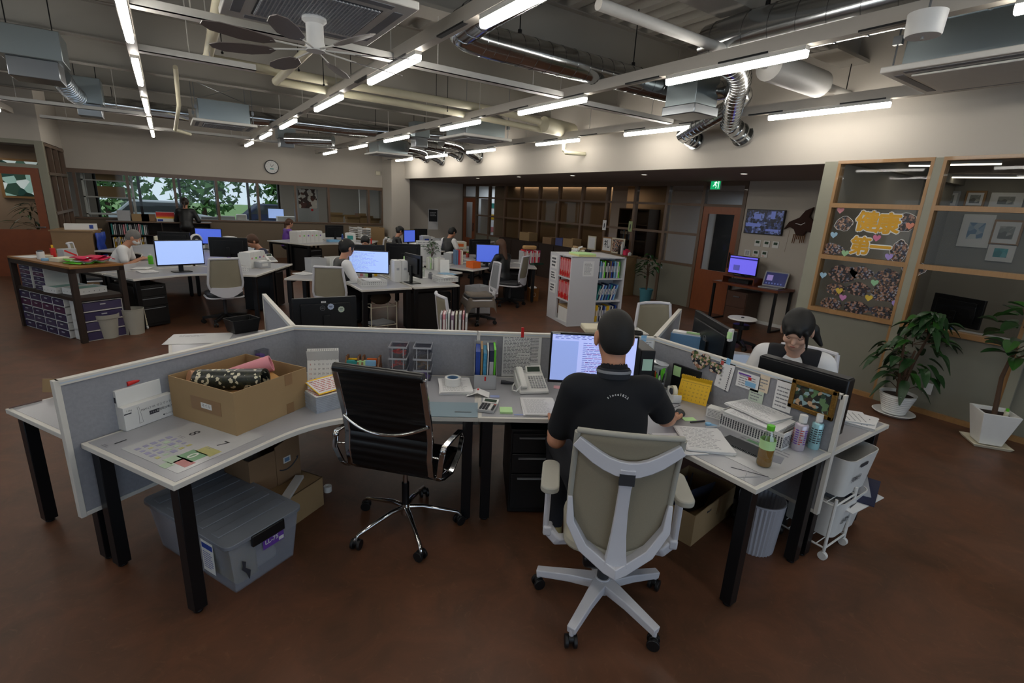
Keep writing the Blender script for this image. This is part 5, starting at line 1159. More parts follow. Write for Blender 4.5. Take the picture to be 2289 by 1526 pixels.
for i in range(5):
    for j in range(5): m.cb((-.037+i*.0185, -.062+j*.019, .02), (.014, .013, .005), 'white' if i == 3 else ('redink' if (i, j) == (4, 4) else 'darkgrey'))
m.build('keys', t)
solo(MB('lgreen').box((-.038, -.038, 0), (.038, .038, .012)), 'sticky_pad', 'light green sticky note pad beside the calculator', 'sticky notes', (*at(1131, 919, DH)[:2], DT), rad(-30))
solo(MB(mat('note_blue', '8f9cc8', .6)).box((-.03, -.02, 0), (.03, .02, .001)), 'blue_note', 'small blue note between file rack and calculator', 'note', (*at(1106, 886, DH)[:2], DT), rad(-30))
solo(MB(mat('note_blue', '8f9cc8', .6)).box((-.03, -.008, 0), (.03, .008, .001)), 'blue_note', 'thin blue note strip right of the green sticky pad', 'note', (*at(1160, 927, DH)[:2], DT), rad(-30))
solo(MB(mat('note_pink', 'd8a4ae', .7)).box((-.045, -.03, 0), (.045, .03, .001)), 'pink_note', 'pale pink note on the desk under the lit monitor', 'note', (*at(1252, 866, DH)[:2], DT), rad(-40))
p = at(1205, 910, DH); paper('stapled printed pages hanging over the telephone base', (p[0], p[1]+.0, DT+.0), rad(-28), .21, .27, 15, 4, 12)
mon = monitor('big lit monitor showing a document in front of the polo man', (*((Vector(at(1228, 850, .84))+Vector(at(1412, 862, .84)))/2)[:2], DT), rad(-35), .56, .335, .115, SCR2)
dp = [c_ for c_ in mon.children if c_.name.startswith('display')][0]
m = MB(SCRD); m.box((-.268, -.0145, .135), (-.10, -.0137, .40)); F = Matrix.Translation((.06, -.0146, .27)) @ FC; m.lines(F, .26, .25, 20, 'screen_ink', .8, seed=3, words=9, th=.22); m.lines(F @ Tr(0, .02, .0003), .22, .2, 7, 'screen_redink', .6, seed=6, words=5, th=.12); m.lines(Matrix.Translation((0, -.0146, .425)) @ FC, .5, .03, 3, 'screen_ink', .9, seed=2, words=16); m.box((-.27, -.0148, .4415), (-.22, -.0136, .4485), 'white'); m.box((-.03, -.0148, .1365), (.05, -.0138, .141), 'white'); m.build('document_on_screen', dp)
t = thing('computer_tower', 'black computer tower with a mint sticky note behind the polo man', 'computer', (*n2(1428, 830, .2)[:2], DT), rad(-30))
MB('blackm').box((-.05, -.14, 0), (.05, .14, .32)).build('case', t, bevel=.006); MB(mat('mint', 'b8dcc8', .7)).box((-.032, -.142, .18), (.036, -.14, .26)).build('mint_note', t)
t = thing('pinned_sheet', 'pinned pale sheet with blue tape near the corner of the screens', 'paper', tuple(n2(1440, 795, .015)), rad(-30))
MB('paper').box((-.075, -.001, -.14), (.075, 0, .13)).build('sheet', t); MB('ink').lines(Matrix.Translation((0, -.0016, 0)) @ FC, .12, .22, 14, 'grey', seed=7).build('print', t); MB('lblue').box((-.04, -.002, .11), (.0, -.001, .155)).build('tape', t)
p = at(1258, 905, DH)
# keyboard and mouse
t = thing('keyboard', 'black keyboard between the monitor and the polo man', 'keyboard', (*at(1330, 905, DH)[:2], DT), rad(-35))
MB('blackm').box((-.21, -.065, 0), (.21, .065, .018)).build('key_base', t, bevel=.003); m = MB('darkgrey')
for i in range(14):
    for j in range(5): m.box((-.2+i*.0287, -.058+j*.0235, .018), (-.176+i*.0287, -.038+j*.0235, .022))
m.build('keys', t)
# right-hand things on the wing
p = at(1456, 862, DH); t = thing('white_speaker_box', 'white boxy radio with a round grille right of the tower', 'radio', (p[0]+.03, p[1]+.02, DT), rad(-62))
MB('lgrey').box((-.09, -.06, 0), (.09, .06, .155)).build('case', t, bevel=.008); m = MB('darkgrey'); m.T = Matrix.Translation((0, -.061, .08)) @ FC; m.lathe([(0, .0), (.045, .0), (.05, -.002)], n=24); m.build('speaker_grille', t)
m = MB('green'); m.T = Matrix.Identity(4); m.box((.0905, -.03, .05), (.0912, .03, .11), 'lgreen'); m.build('label', t)
m = MB('white'); r = random.Random(5); vs = []; fs = []
for j in range(7):
    for i in range(9): vs.append((-.1+.025*i, -.05+.0167*j, .002+.03*math.exp(-((i-4)**2+(j-3)**2)/9)+r.uniform(0, .008)))
for j in range(6):
    for i in range(8): fs.append((j*9+i, j*9+i+1, j*9+i+10, j*9+i+9))
m.add(vs, fs, mat('film_wrap', 'd8dadf', .15, spec=.8)); m.box((-.095, -.045, 0), (.095, .045, .006), 'white'); solo(m, 'wrapped_tissue', 'plastic-wrapped white tissue pack on top of the radio', 'tissue pack', (p[0]+.03, p[1]+.02, DT+.156), rad(-62))
PH1 = photomat('photo_people', ('1c1a1c', 'a8745a', '2c2e34', 'c09078', '6a4a36', '20242c', '8a8a90', 'b08468', '3a2a24', 'd0c4b4'), 55)
PH2 = photomat('photo_group', ('50603a', 'b8907a', '2c3038', 'c8b8a8', '6c7a50', '20242c', 'a07058'), 60)
p = at(1487, 850, DH); t = thing('oval_photo_stand', 'oval photo stand of two people in front of the corner', 'photo stand', (p[0]+.06, p[1]+.06, DT), rad(-62))
m = MB('white'); m.T = FC; E_ = [(.055*cos(2*pi*k/28), .115+.075*sin(2*pi*k/28)*1.45) for k in range(28)]; m.prism(E_, -.003, .003); m.build('plate', t); m = MB(PH1); m.T = FC; m.prism([(x*.85, .135+(y-.115)*.72) for x, y in E_], .003, .004); m.build('photo', t)
p = at(1468, 882, DH); t = thing('pen_cup', 'grey pen cup with green scissors and highlighters', 'pen cup', (p[0], p[1], DT), 0)
MB('grey').lathe([(0, .002), (.032, .002), (.04, .1), (.037, .1), (.03, .006), (0, .006)], n=20).build('cup', t)
for i, (dx, dy, col, h) in enumerate(((-.012, 0, 'green', .15), (0, .01, 'hotpink', .14), (.01, -.01, 'darkgrey', .15), (-.015, -.012, 'lgreen', .145), (.016, .012, 'navy', .16), (.005, .02, 'orange', .15))):
    o = solo(MB(col).cyl((0, 0, 0), (dx*1.2, dy*1.2, h-.02), .0055, n=8).cyl((dx*1.2, dy*1.2, h-.02), (dx*1.3, dy*1.3, h), .0055, .003, n=8), 'marker_pen', '%s pen standing in the grey pen cup' % {'green': 'green', 'hotpink': 'hot pink', 'darkgrey': 'dark grey', 'lgreen': 'pale green', 'navy': 'navy', 'orange': 'orange'}[col], 'pen', (p[0]+dx, p[1]+dy, DT+.008), 0, 'pens in the cup')
t = thing('scissors', 'green-handled scissors upright in the pen cup', 'scissors', (p[0]+.02, p[1]-.01, DT+.01), .3)
for s in (-1, 1):
    m = MB('green'); m.tube([(s*.002, 0, .1), (s*.012, 0, .125), (s*.03, 0, .15), (s*.028, 0, .175), (s*.012, 0, .178), (s*.004, 0, .15), (s*.002, 0, .12)], .005, n=8); m.build('handle', t)
MB('steel').box((-.006, -.001, 0), (.006, .001, .1)).build('blade', t)
p = at(1503, 893, DH); t = thing('tape_dispenser', 'white and black tape dispenser beside the yellow calendar', 'tape dispenser', (p[0], p[1], DT), rad(60))
m = MB('white'); m.T = Matrix.Rotation(rad(90), 4, 'X'); m.prism([(-.07, 0), (.07, 0), (.075, .03), (.05, .05), (.045, .085), (.02, .05), (-.02, .04), (-.045, .05), (-.075, .06), (-.08, .02)], -.028, .028); m.build('body', t, bevel=.004)
MB('cream').cyl((.0, -.012, .06), (.0, .012, .06), .04, n=28).build('tape_ring', t); MB('ink').cyl((.0, -.022, .06), (.0, .022, .06), .022, n=20).build('hub', t); MB('yellow').box((-.07, -.029, .02), (-.03, -.0283, .04)).build('yellow_label', t)
p = at(1548, 895, DH); desk_calendar('bright yellow desk calendar on the right wing', (p[0]+.01, p[1], DT), rad(-72), .2, .175, .055, 'yellow', '9', 'ink', rows=5)
p = n3(1535, 832, .045); t = thing('black_photo_box', 'black display board with a small greeting card at its corner', 'board', (p[0], p[1], DT), rad(-90))
MB('black').box((-.11, -.01, 0), (.11, .01, .2)).build('board', t); MB('lgreen').box((-.1, -.0115, .12), (-.04, -.01, .19)).build('greeting_card', t)
p = n3(1565, 805, .02); t = thing('photo_cutout', 'heart-shaped group photo cutout on the right screen', 'photo', tuple(p), rad(-90))
HT = [(.0, -.07), (.05, -.03), (.075, .01), (.07, .045), (.045, .06), (.015, .05), (0, .03), (-.015, .05), (-.045, .06), (-.07, .045), (-.075, .01), (-.05, -.03)]
m = MB(PH2); m.T = FC; m.prism(HT, 0, .003); m.build('photo', t)
p = n3(1600, 822, .02); m = MB(PH2); m.T = FC; m.prism(rrect(.09, .07, .02), 0, .003); m.T = Matrix.Identity(4); solo(m, 'photo_print', 'landscape photo overlapping the heart-shaped one', 'photo', tuple(p), rad(-90))
def pinned(lab, px, py, w_, h_, rows=8, tape=True, rot=0, col='paper', seed=1, extra=None):
    p = n3(px, py, .016); t = thing('pinned_sheet', lab, 'paper', tuple(p), rad(-90)); t.rotation_euler[1] = rot
    MB(col).box((-w_/2, -.001, -h_/2), (w_/2, 0, h_/2)).build('sheet', t)
    m = MB('ink')
    if rows: m.lines(Matrix.Translation((0, -.0015, -h_*.05)) @ FC, w_*.8, h_*.75, rows, 'grey', seed=seed, words=4)
    if extra: extra(m, w_, h_)
    if m.f: m.build('print', t)
    if tape: MB('lblue').box((-.015, -.002, h_/2-.02), (.015, -.001, h_/2+.02)).build('tape', t)
    return t
def vert(m, w_, h_):
    for k in range(5): m.text('石川南海光'[k], .016, Matrix.Translation((-.02, -.0018, h_*.2-k*.026)) @ FC, 'ink')
    m.box((-w_*.45, -.0016, h_*.3), (-w_*.25, -.0011, h_*.45), 'redink')
    for k in range(12): m.cb((w_*.3, -.0016, h_*.3-k*.014), (.008, .0004, .008), 'ink')
pinned('white sheet with vertical handwriting-style characters and red stamp', 1620, 838, .105, .19, 0, rot=rad(6), extra=vert)
def env(m, w_, h_): m.box((-w_*.1, -.0016, -h_*.3), (w_*.35, -.0011, 0), 'lblue'); m.box((-w_*.45, -.0016, h_*.3), (w_*.1, -.0011, h_*.4), 'purple'); m.box((0, -.0016, h_*.1), (.02, -.0011, h_*.28), 'red')
pinned('printed coupon letter with a blue box, right of the characters', 1672, 852, .15, .1, 5, False, extra=env, seed=4)
pinned('pink and yellow memo cards clipped on the right screen', 1708, 858, .06, .105, 4, False, col=mat('memo', 'd8c8b0', .7), seed=5)
pinned('pale green sheet hanging below the coupon letter', 1690, 885, .09, .075, 3, False, col=mat('palegreen', 'bcc8b8', .8), seed=6)
pinned('tall white notice with vertical text left of the gold frame', 1752, 885, .105, .18, 6, False, seed=7)
p = n3(1816, 892, .03); t = thing('gold_picture_frame', 'ornate gold picture frame hung at the end of the right screen', 'picture frame', tuple(p), rad(-90))
GO = mat('gold_ornate', '7a5a24', .4, .6, noise=.5, nscale=90, bump=.8)
for (a, b_) in (((-.12, -.085), (.12, -.058)), ((-.12, .058), (.12, .085)), ((-.12, -.085), (-.093, .085)), ((.093, -.085), (.12, .085))):
    m = MB(GO); m.box((a[0], -.012, a[1]), (b_[0], .01, b_[1])); m.build('frame_bar', t, bevel=.005)
MB(photomat('dim_picture', ('1c2420', '2c4434', '5c7c54', '88a4a8', '20201c', '3a3024', 'b89878', '14181c'), 45)).box((-.095, -.004, -.06), (.095, 0, .06)).build('picture', t)
p = at(1600, 935, DH); t = thing('small_white_box', 'small white product box at the basket corner', 'box', (p[0]+.02, p[1]+.01, DT), rad(-75))
MB('white').box((-.055, -.035, 0), (.055, .035, .06)).build('box_body', t, bevel=.001); MB('ink').lines(Matrix.Translation((0, -.0355, .03)) @ FC, .09, .045, 5, 'grey', seed=3).build('print', t)
# basket of papers
A0, A1, A2 = Vector(at(1607, 950, DH)), Vector(at(1745, 1008, DH)), Vector(at(1792, 968, DH)); ax_ = (A1-A0); rz = math.atan2(ax_.y, ax_.x); Lb = ax_.length; Wb = .22
c = (A0+A1)/2+Vector((-sin(rz), cos(rz), 0))*Wb/2
t = thing('paper_basket', 'white perforated plastic basket full of papers on the right wing', 'basket', (c.x, c.y, DT), rz)
def perf(t, W_, D_, H_, nx, nz, ny, col='white', hole='ink', th=.004):
    m = MB(col); m.tray_((0, 0, 0), W_, D_, H_, th); m.box((-W_/2-.004, -D_/2-.004, H_-.008), (W_/2+.004, -D_/2+.002, H_)); m.box((-W_/2-.004, D_/2-.002, H_-.008), (W_/2+.004, D_/2+.004, H_)); m.build('basket_body', t)
    m = MB(hole)
    for i in range(nx):
        for k in range(nz):
            x = -W_/2+W_*(i+.5)/nx; z = .012+(H_-.035)*(k+.5)/nz; m.box((x-.004, -D_/2-.0006, z-.0045), (x+.004, -D_/2+.0002, z+.0045))
    for i in range(ny):
        for k in range(nz):
            y = -D_/2+D_*(i+.5)/ny; z = .012+(H_-.035)*(k+.5)/nz
            for s in (-1, 1): m.box((s*(W_/2+.0002)-.0004, y-.004, z-.0045), (s*(W_/2+.0002)+.0004, y+.004, z+.0045))
    m.build('basket_hole_pattern', t)
perf(t, Lb, Wb, .10, 24, 6, 14)
m_ = paper('thick sheaf of papers heaped in the white basket', (c.x-.01, c.y+.01, DT+.075), rz+rad(3), .31, .215, 9, 14, 21); m_.rotation_euler[0] = rad(3)
paper('second sheaf sticking out at the back of the basket', (c.x+.04, c.y+.05, DT+.108), rz-rad(7), .30, .2, 7, 6, 23)
p = at(1662, 1000, DH); t = thing('spiral_notebook', 'black spiral notebook between papers and basket', 'notebook', (p[0], p[1]+.0, DT), rz); 
MB('darkgrey').box((-.12, -.045, 0), (.12, .06, .009)).build('cover', t); m = MB('steel')
for k in range(26): m.cyl((-.115+k*.0092, -.05, .005), (-.113+k*.0092, -.05, .005), .006, n=8)
m.build('spiral_wire', t)
p = at(1572, 985, DH); paper('large spread of printed papers right of the polo man', (p[0], p[1], DT), rad(-40), .25, .3, 9, 7, 31); p = at(1540, 1000, DH); paper('white papers under the spread at the desk edge', (p[0]-.02, p[1]+.05, DT-.0), rad(-25), .21, .25, 0, 2, 33)
for (px, py, col, lab) in ((1540, 937, 'lgreen', 'pale green sticky note near the right hand'),): solo(MB(col).box((-.04, -.025, 0), (.04, .025, .002)), 'sticky_note', lab, 'sticky notes', (*at(px, py, DH)[:2], DT), rad(-25))
p = at(1583, 950, DH); t = thing('correction_tape', 'blue correction tape beside black clips', 'correction tape', (p[0], p[1], DT), .4); MB('lblue').cyl((0, 0, 0), (0, 0, .014), .018, n=18).box((-.01, -.05, 0), (.01, 0, .012)).build('case', t, bevel=.003)
p = at(1560, 945, DH); solo(MB('ink').cyl((-.05, 0, .006), (.05, .01, .006), .005, n=8), 'ballpoint_pen', 'black ballpoint pen near the blue correction tape', 'pen', (p[0], p[1], DT), -.4)
p = at(1592, 962, DH); solo(MB('lgrey').cyl((-.045, 0, .006), (.045, .01, .006), .005, n=8), 'ballpoint_pen', 'clear pen lying by the paper spread', 'pen', (p[0], p[1], DT+.016), -.5)
m = MB('ink'); m.tube([(-.06, .0, .002), (0, .01, .03), (.05, .0, .03)], .0016, n=5); m.tube([(-.06, -.03, .002), (0, -.03, .012), (.05, -.02, .03)], .0016, n=5); solo(m, 'glasses', 'thin folded glasses frame near the yellow calendar', 'glasses', (*at(1500, 912, DH)[:2], DT), -.5)
def can(lab, px, py, r, h, c1, c2, c3, seed):
    p = at(px, py, DH); t = thing('spray_can', lab, 'spray can', (p[0], p[1], DT), 0)
    MB(c1).lathe([(0, 0), (r*.95, 0), (r, .006), (r, h*.72), (r*.8, h*.77), (r*.62, h*.78)], n=26).build('can_body', t); MB('steel').lathe([(r*.8, h*.765), (r*.66, h*.80), (0, h*.80)], n=22).build('shoulder', t); MB('white').lathe([(r*.62, h*.79), (r*.60, h), (0, h)], n=22).build('cap', t)
    m = MB(c2)
    for k in range(9):
        a = 2*pi*k/9+seed; m.T = Matrix.Rotation(a, 4, 'Z') @ Matrix.Translation((r+.0004, 0, h*.4)) @ Matrix.Rotation(rad(90), 4, 'Z') @ FC; m.lines(Matrix.Identity(4), r*.55, h*.45, 7, c2 if k % 2 else c3, seed=k+seed, words=2, th=.5)
    m.build('label_print', t)
can('tall lilac-grey spray can in front at the desk end', 1781, 1003, .033, .2, mat('can_lilac', 'b8b0bc', .3, .3), 'purple', 'redink', 1)
can('spray can with teal bottom behind the lilac one', 1817, 1001, .028, .2, mat('can_teal', '9ccbd2', .3, .3), 'ink', 'ink', 2)
p = at(1706, 1040, DH); t = thing('tea_bottle', 'half-full green tea bottle with a lime cap at the desk corner', 'bottle', (p[0], p[1], DT), 0)
MB(glassmat('pet', (.86, .9, .84), .12)).lathe([(0, .002), (.028, .002), (.032, .008), (.0325, .04), (.031, .045), (.0325, .05), (.0325, .11), (.030, .13), (.014, .165), (.013, .18)], n=28).build('bottle_shell', t)
MB(mat('tea', 'a07020', .15, alpha=.88)).lathe([(0, .004), (.0275, .004), (.0312, .01), (.0312, .088), (0, .088)], n=28).build('tea', t); MB('green').lathe([(.0155, .17), (.0165, .172), (.0165, .192), (0, .194)], n=22).build('cap', t)
MB('lgreen').lathe([(.0331, .086), (.0331, .128)], n=28).build('label', t); t.scale = (1.12, 1.12, 1.15)
m = MB('lgrey'); m.box((-.085, -.0012, 0), (.085, .0012, .0015), 'ink'); m.tube([(-.05, -.09, .001), (.05, -.02, .001)], .0015, sec=(.003, .0015)); m.tube([(-.02, -.09, .001), (-.01, -.0, .001)], .0015, sec=(.003, .0015)); solo(m, 'set_square', 'clear set square with a dark edge at the desk corner', 'set square', (*at(1675, 1055, DH)[:2], DT), rad(-62))
m = MB(mat('film', 'b4b5b6')); m.box((-.15, -.2, 0), (.2, .2, .0008)); m.cb((.1, .02, .0012), (.06, .09, .0006), mat('film_grey', '84868e', .4), rz=.3); m.lines(Tr(0, .08, .0012), .3, .2, 6, 'grey', seed=4); m.cb((-.05, .1, .0012), (.12, .03, .0005), mat('print_fg', '6f9a74')); solo(m, 'printed_desk_sheet', 'faint printed sheet under film near the tea bottle', 'paper', (*at(1690, 1010, DH)[:2], DT-.0005), rad(-90))

t = thing('computer_mouse', 'black mouse under the right hand of the polo man', 'mouse', (*at(1520, 925, DH)[:2], DT), rad(-40)); m = MB('darkgrey'); m.sph((0, 0, .006), (.03, .048, .022), n=14); m.build('mouse_body', t)
ORDN = ('first', 'second', 'third', 'fourth', 'fifth', 'sixth', 'seventh', 'eighth', 'ninth', 'tenth', 'eleventh', 'twelfth', 'thirteenth', 'fourteenth', 'fifteenth', 'sixteenth', 'seventeenth', 'eighteenth', 'nineteenth', 'twentieth')
# ------------------------------------------------------------------ under and around the front desks
def lp(px, py, z=0): return at(px, py, z)
a, b_, c_ = Vector(lp(528, 1325)), Vector(lp(655, 1240)), Vector(lp(340, 1185))
rz = math.atan2((b_-a).y, (b_-a).x); W_ = (b_-a).length; D_ = .66; cc = (a+b_)/2+Vector((-sin(rz), cos(rz), 0))*D_/2
t = thing('storage_box', 'large clear plastic storage box with grey lid under the left desk', 'storage box', (cc.x, cc.y, 0), rz)
CS = mat('clear_storage', 'a4a8b4', .2, alpha=.42)
MB(CS).tray_((0, 0, 0), W_, D_, .29, .004, flare=.03).build('box_shell', t)
m = MB(mat('smoky_lid', '7e838c', .3, alpha=.85)); P = rrect(W_+.10, D_+.10, .04); m.prism(P, .285, .305)
for k in range(5): m.box((-W_/2-.02, -D_/2+.06+k*.13, .305), (W_/2+.02, -D_/2+.12+k*.13, .31))
m.build('lid', t, bevel=.006); m = MB('black'); m.box((-.09, -D_/2-.06, .24), (.09, -D_/2-.04, .30)); m.build('latch', t, bevel=.004)
m = MB('white'); m.prism(rrect(W_*.8, D_*.85, .05), .01, .09, top=rrect(W_*.7, D_*.8, .05)); m.build('white_bundle', t, bevel=.02); m = MB(mat('pale_yellow', 'b0aa70', .8)); m.box((-W_/2+.02, -D_/2+.02, .01), (-.02, -D_/2+.3, .22)); m.build('yellow_bundle', t, bevel=.02); m = MB('navy'); m.sph((.08, -.12, .16), (.09, .08, .09), n=16); m.build('blue_bundle', t)
m = MB('white'); m.T = Matrix.Translation((-W_/2-.026, -D_/2+.16, .16)) @ Matrix.Rotation(rad(-90), 4, 'Z') @ FC; m.box((-.05, -.09, 0), (.05, .09, .001)); m.box((-.045, .045, .001), (.045, .075, .0014), 'blue'); m.lines(Tr(0, -.02, .0015), .08, .1, 8, 'blue', seed=3); m.build('paper_tag', t)
m = MB('purple'); m.T = Matrix.Translation((.04, -D_/2-.028, .2)) @ FC; m.box((-.06, -.035, 0), (.06, .035, .001)); m.text('LL-75', .034, Tr(-.01, .0, .0016), 'white', .02); m.box((-.055, .02, .001), (.055, .033, .0014), 'yellow'); m.box((.03, -.03, .001), (.058, -.01, .0014), 'white'); m.build('size_label', t)
m = MB('ink'); m.T = Matrix.Translation((-W_/2+.03, -D_/2-.026, .12)) @ FC; m.prism([(0, .06), (.02, .04), (.015, .01), (.04, -.02), (.03, -.07), (.015, -.02), (-.005, .01), (.002, .03)], 0, .001); m.build('torn_hole', t)
bx2 = carton('cardboard_box', 'low closed cardboard box behind the clear storage box', 'box', (*((Vector(lp(735, 1120))+Vector(lp(655, 1190)))/2)[:2], 0), rad(33), .34, .34, .2)
q = (Vector(lp(735, 1120))+Vector(lp(655, 1190)))/2+Vector((-.14, .14, 0)); bx2.location = (q.x, q.y, 0)
MB('cardboard').box((-.17, -.17, .195), (.17, .17, .2)).build('box_top', bx2)
t = thing('cardboard_box', 'open brown shipping box with a printed smile arrow under the desk', 'box', (q.x-.08, q.y+.08, .20), rad(28))
m = MB('cardboard2'); m.tray_((0, 0, 0), .34, .24, .24, .005); m.build('box_body', t); m = MB('cardboard2'); m.add([(.0, -.12, .0), (.17, -.12, .0), (.17, -.12, .30), (0, -.12, .26), (.0, -.125, .0), (.17, -.125, .0), (.17, -.125, .30), (0, -.125, .26)], [(0, 1, 2, 3), (7, 6, 5, 4), (0, 4, 5, 1), (1, 5, 6, 2), (2, 6, 7, 3), (3, 7, 4, 0)]); m.build('raised_flap', t)
m = MB('ink'); m.tube(bez((.02, -.1265, .10), (.085, -.1265, .06), (.15, -.1265, .13), 10), .004, n=6); m.add([(.14, -.1266, .14), (.158, -.1266, .145), (.152, -.1266, .12)], [(0, 1, 2)]); m.box((.05, -.127, .13), (.10, -.126, .17), 'white'); m.box((.058, -.1274, .137), (.092, -.127, .163), 'bluegrey'); m.build('smile_arrow_print', t)
m = MB(mat('bag_white', 'b9c2cc', .35)); r = random.Random(4); rings = []
for k in range(7):
    z = k*.05; R_k = .13-.012*k+.01*(k % 2); rings.append([(R_k*cos(2*pi*i/14)*(1+.15*r.random()), R_k*sin(2*pi*i/14)*(1+.15*r.random()), z) for i in range(14)])
m.loft(rings); solo(m, 'plastic_bag', 'white plastic bag standing between the boxes under the desk', 'bag', (*lp(590, 1120)[:2], 0), .3)
bag = bpy.data.objects['plastic_bag']; bb = at(556, 1075, .2); bag.location = (bb[0], bb[1], .0); bag.scale = (1, 1, 1.35)
m = MB('white'); m.cb((0, 0, .01), (.28, .05, .02)); solo(m, 'white_tray', 'white plastic strip on top of the low cardboard box', 'plastic strip', (q.x+.04, q.y-.12, .203), rad(60))
solo(MB('white').lathe([(.012, 0), (.026, 0), (.026, .04), (.012, .04), (.012, 0)], n=20), 'tape_roll', 'small white tape roll hanging beneath the desk edge', 'tape roll', (*lp(728, 1008, .3)[:2], .0))
# right side
a, b_ = Vector(lp(1545, 1220)), Vector(lp(1632, 1148)); rz = math.atan2((b_-a).y, (b_-a).x); cc = (a+b_)/2+Vector((-sin(rz), cos(rz), 0))*.17
t = carton('cardboard_box', 'cardboard box with dark folders beneath the right wing', 'box', (cc.x, cc.y, 0), rz, (b_-a).length+.02, .34, .21)
MB('tape').box((.03, -.1715, .1), (.07, -.17, .21)).build('packing_tape', t); MB('ink').text('■▲■', .02, Matrix.Translation((-.09, -.1715, .17)) @ FC).build('print', t)
for k, (x, an, col, lab) in enumerate(((.04, .25, mat('smoke_sheet', '3c4050', .25, alpha=.75), 'smoky clear folder leaning out of the box under the wing'), (-.06, -.15, 'navy', 'dark navy folder in the box under the wing'), (.0, .1, 'black', 'black folder in the box under the wing'))):
    o = solo(MB(col).box((-.12, -.004, 0), (.12, .004, .22)), 'file_folder', lab, 'folder', (cc.x+x, cc.y+.02*k, .03), rz+.3*k-.2, 'folders under the wing'); o.rotation_euler[0] = an
p = lp(1712, 1245); t = thing('waste_bin', 'grey fluted waste bin between the right desk legs', 'waste bin', (2.66, 1.33, 0), 0)
t.location = (*((Vector(lp(1700, 1252))+Vector((.09, .1, 0)))[:2]), 0)
MB(mat('bin_grey', 'a3a4ac', .5)).lathe([(0, .01), (.105, .0), (.108, .01), (.125, .33), (.120, .33), (.102, .012), (0, .012)], n=64, fl=.028).build('bin_body', t)
MB(mat('bin_grey', 'a3a4ac', .5)).lathe([(.122, .325), (.129, .325), (.129, .335), (.122, .335), (.122, .325)], n=40).build('bin_rim', t)
# white rolling rack with two bins
a = Vector(lp(1845, 1255)); rk = Vector((a.x-.02, a.y+.04, 0)); t = thing('rolling_rack', 'white wire rolling rack behind the right desk screen', 'rack', (3.12, 1.20, 0), rad(0))
m = MB('white')
for x in (-.13, .13):
    for y in (-.22, .2): m.cyl((x, y, .06), (x, y, .40), .009, n=8)
for z in (.075, .355):
    for y in (-.22, .2): m.cyl((-.13, y, z), (.13, y, z), .006, n=6)
    for x in (-.13, .13): m.cyl((x, -.22, z), (x, .2, z), .006, n=6)
    for k in range(7): m.cyl((-.13, -.17+k*.055, z-.02*0), (.13, -.17+k*.055, z), .003, n=5)
m.build('wire_frame', t)
for x in (-.13, .13):
    for y in (-.22, .2): MB('white').cyl((x-.012, y, .025), (x+.012, y, .025), .025, n=14).cyl((x, y, .03), (x, y, .07), .008).build('caster', t)
def bin_(lab, z, txt, x=0, h=.27):
    h = .25; b2 = thing('storage_bin', lab, 'bin', (3.26, 1.165, z), 0, 'white storage bins on the rack')
    m = MB('white'); P0, P1 = rrect(.33, .34, .05, 5), rrect(.40, .39, .06, 5); Pi1, Pi0 = rrect(.388, .378, .056, 5), rrect(.32, .33, .045, 5)
    m.loft([[(x_, y_, 0) for x_, y_ in P0], [(x_, y_, h) for x_, y_ in P1], [(x_, y_, h) for x_, y_ in Pi1], [(x_, y_, .01) for x_, y_ in Pi0]]); m.build('bin_body', b2)
    m = MB('ink'); m.prism([(x_, y_) for x_, y_ in rrect(.11, .028, .013)], 0, .0005)
    m.T = Matrix.Identity(4); m2 = MB('ink'); sl = math.atan2(.025, h)
    m2.T = Matrix.Translation((-.02, -.1972+.02*.1, h*.8)) @ Matrix.Rotation(rad(90)+sl*0, 4, 'X'); m2.prism(rrect(.1, .022, .01), 0, .001); m2.T = Matrix.Translation((.198-.010, 0, h-.05)) @ Matrix.Rotation(rad(90), 4, 'Z') @ FC; m2.prism(rrect(.1, .024, .011), 0, .002, 'ink'); m2.build('handle_hole', b2)
    m3 = MB('ink'); m3.text(txt, .042, Matrix.Translation((-.06, -.186, h*.45)) @ Matrix.Rotation(rad(90)+sl, 4, 'X'), 'ink', .015); m3.build('bin_lettering', b2); return b2
bin_('lower white bin lettered with two dark characters, plastic bags inside', .084, '出荷分')
bin_('upper white bin with an oblong handle hole on the rack', .364, '完納分', .03)
m = MB(mat('clear_bag', 'b8bcc4', .12, alpha=.8)); r = random.Random(8)
for k in range(4): m.cb((.05*k-.05, r.uniform(-.05, .05), .02+k*.014), (.30, .22, .006), m=['paper', mat('clear_bag', 'b8bcc4'), 'navy', mat('clear_bag', 'b8bcc4')][k], rz=rad(-20+12*k), ry=rad(-8))
solo(m, 'plastic_wrapped_catalogue', 'plastic-wrapped catalogues poking out of the lower white bin', 'catalogue', (3.36, 1.06, .275), .2)
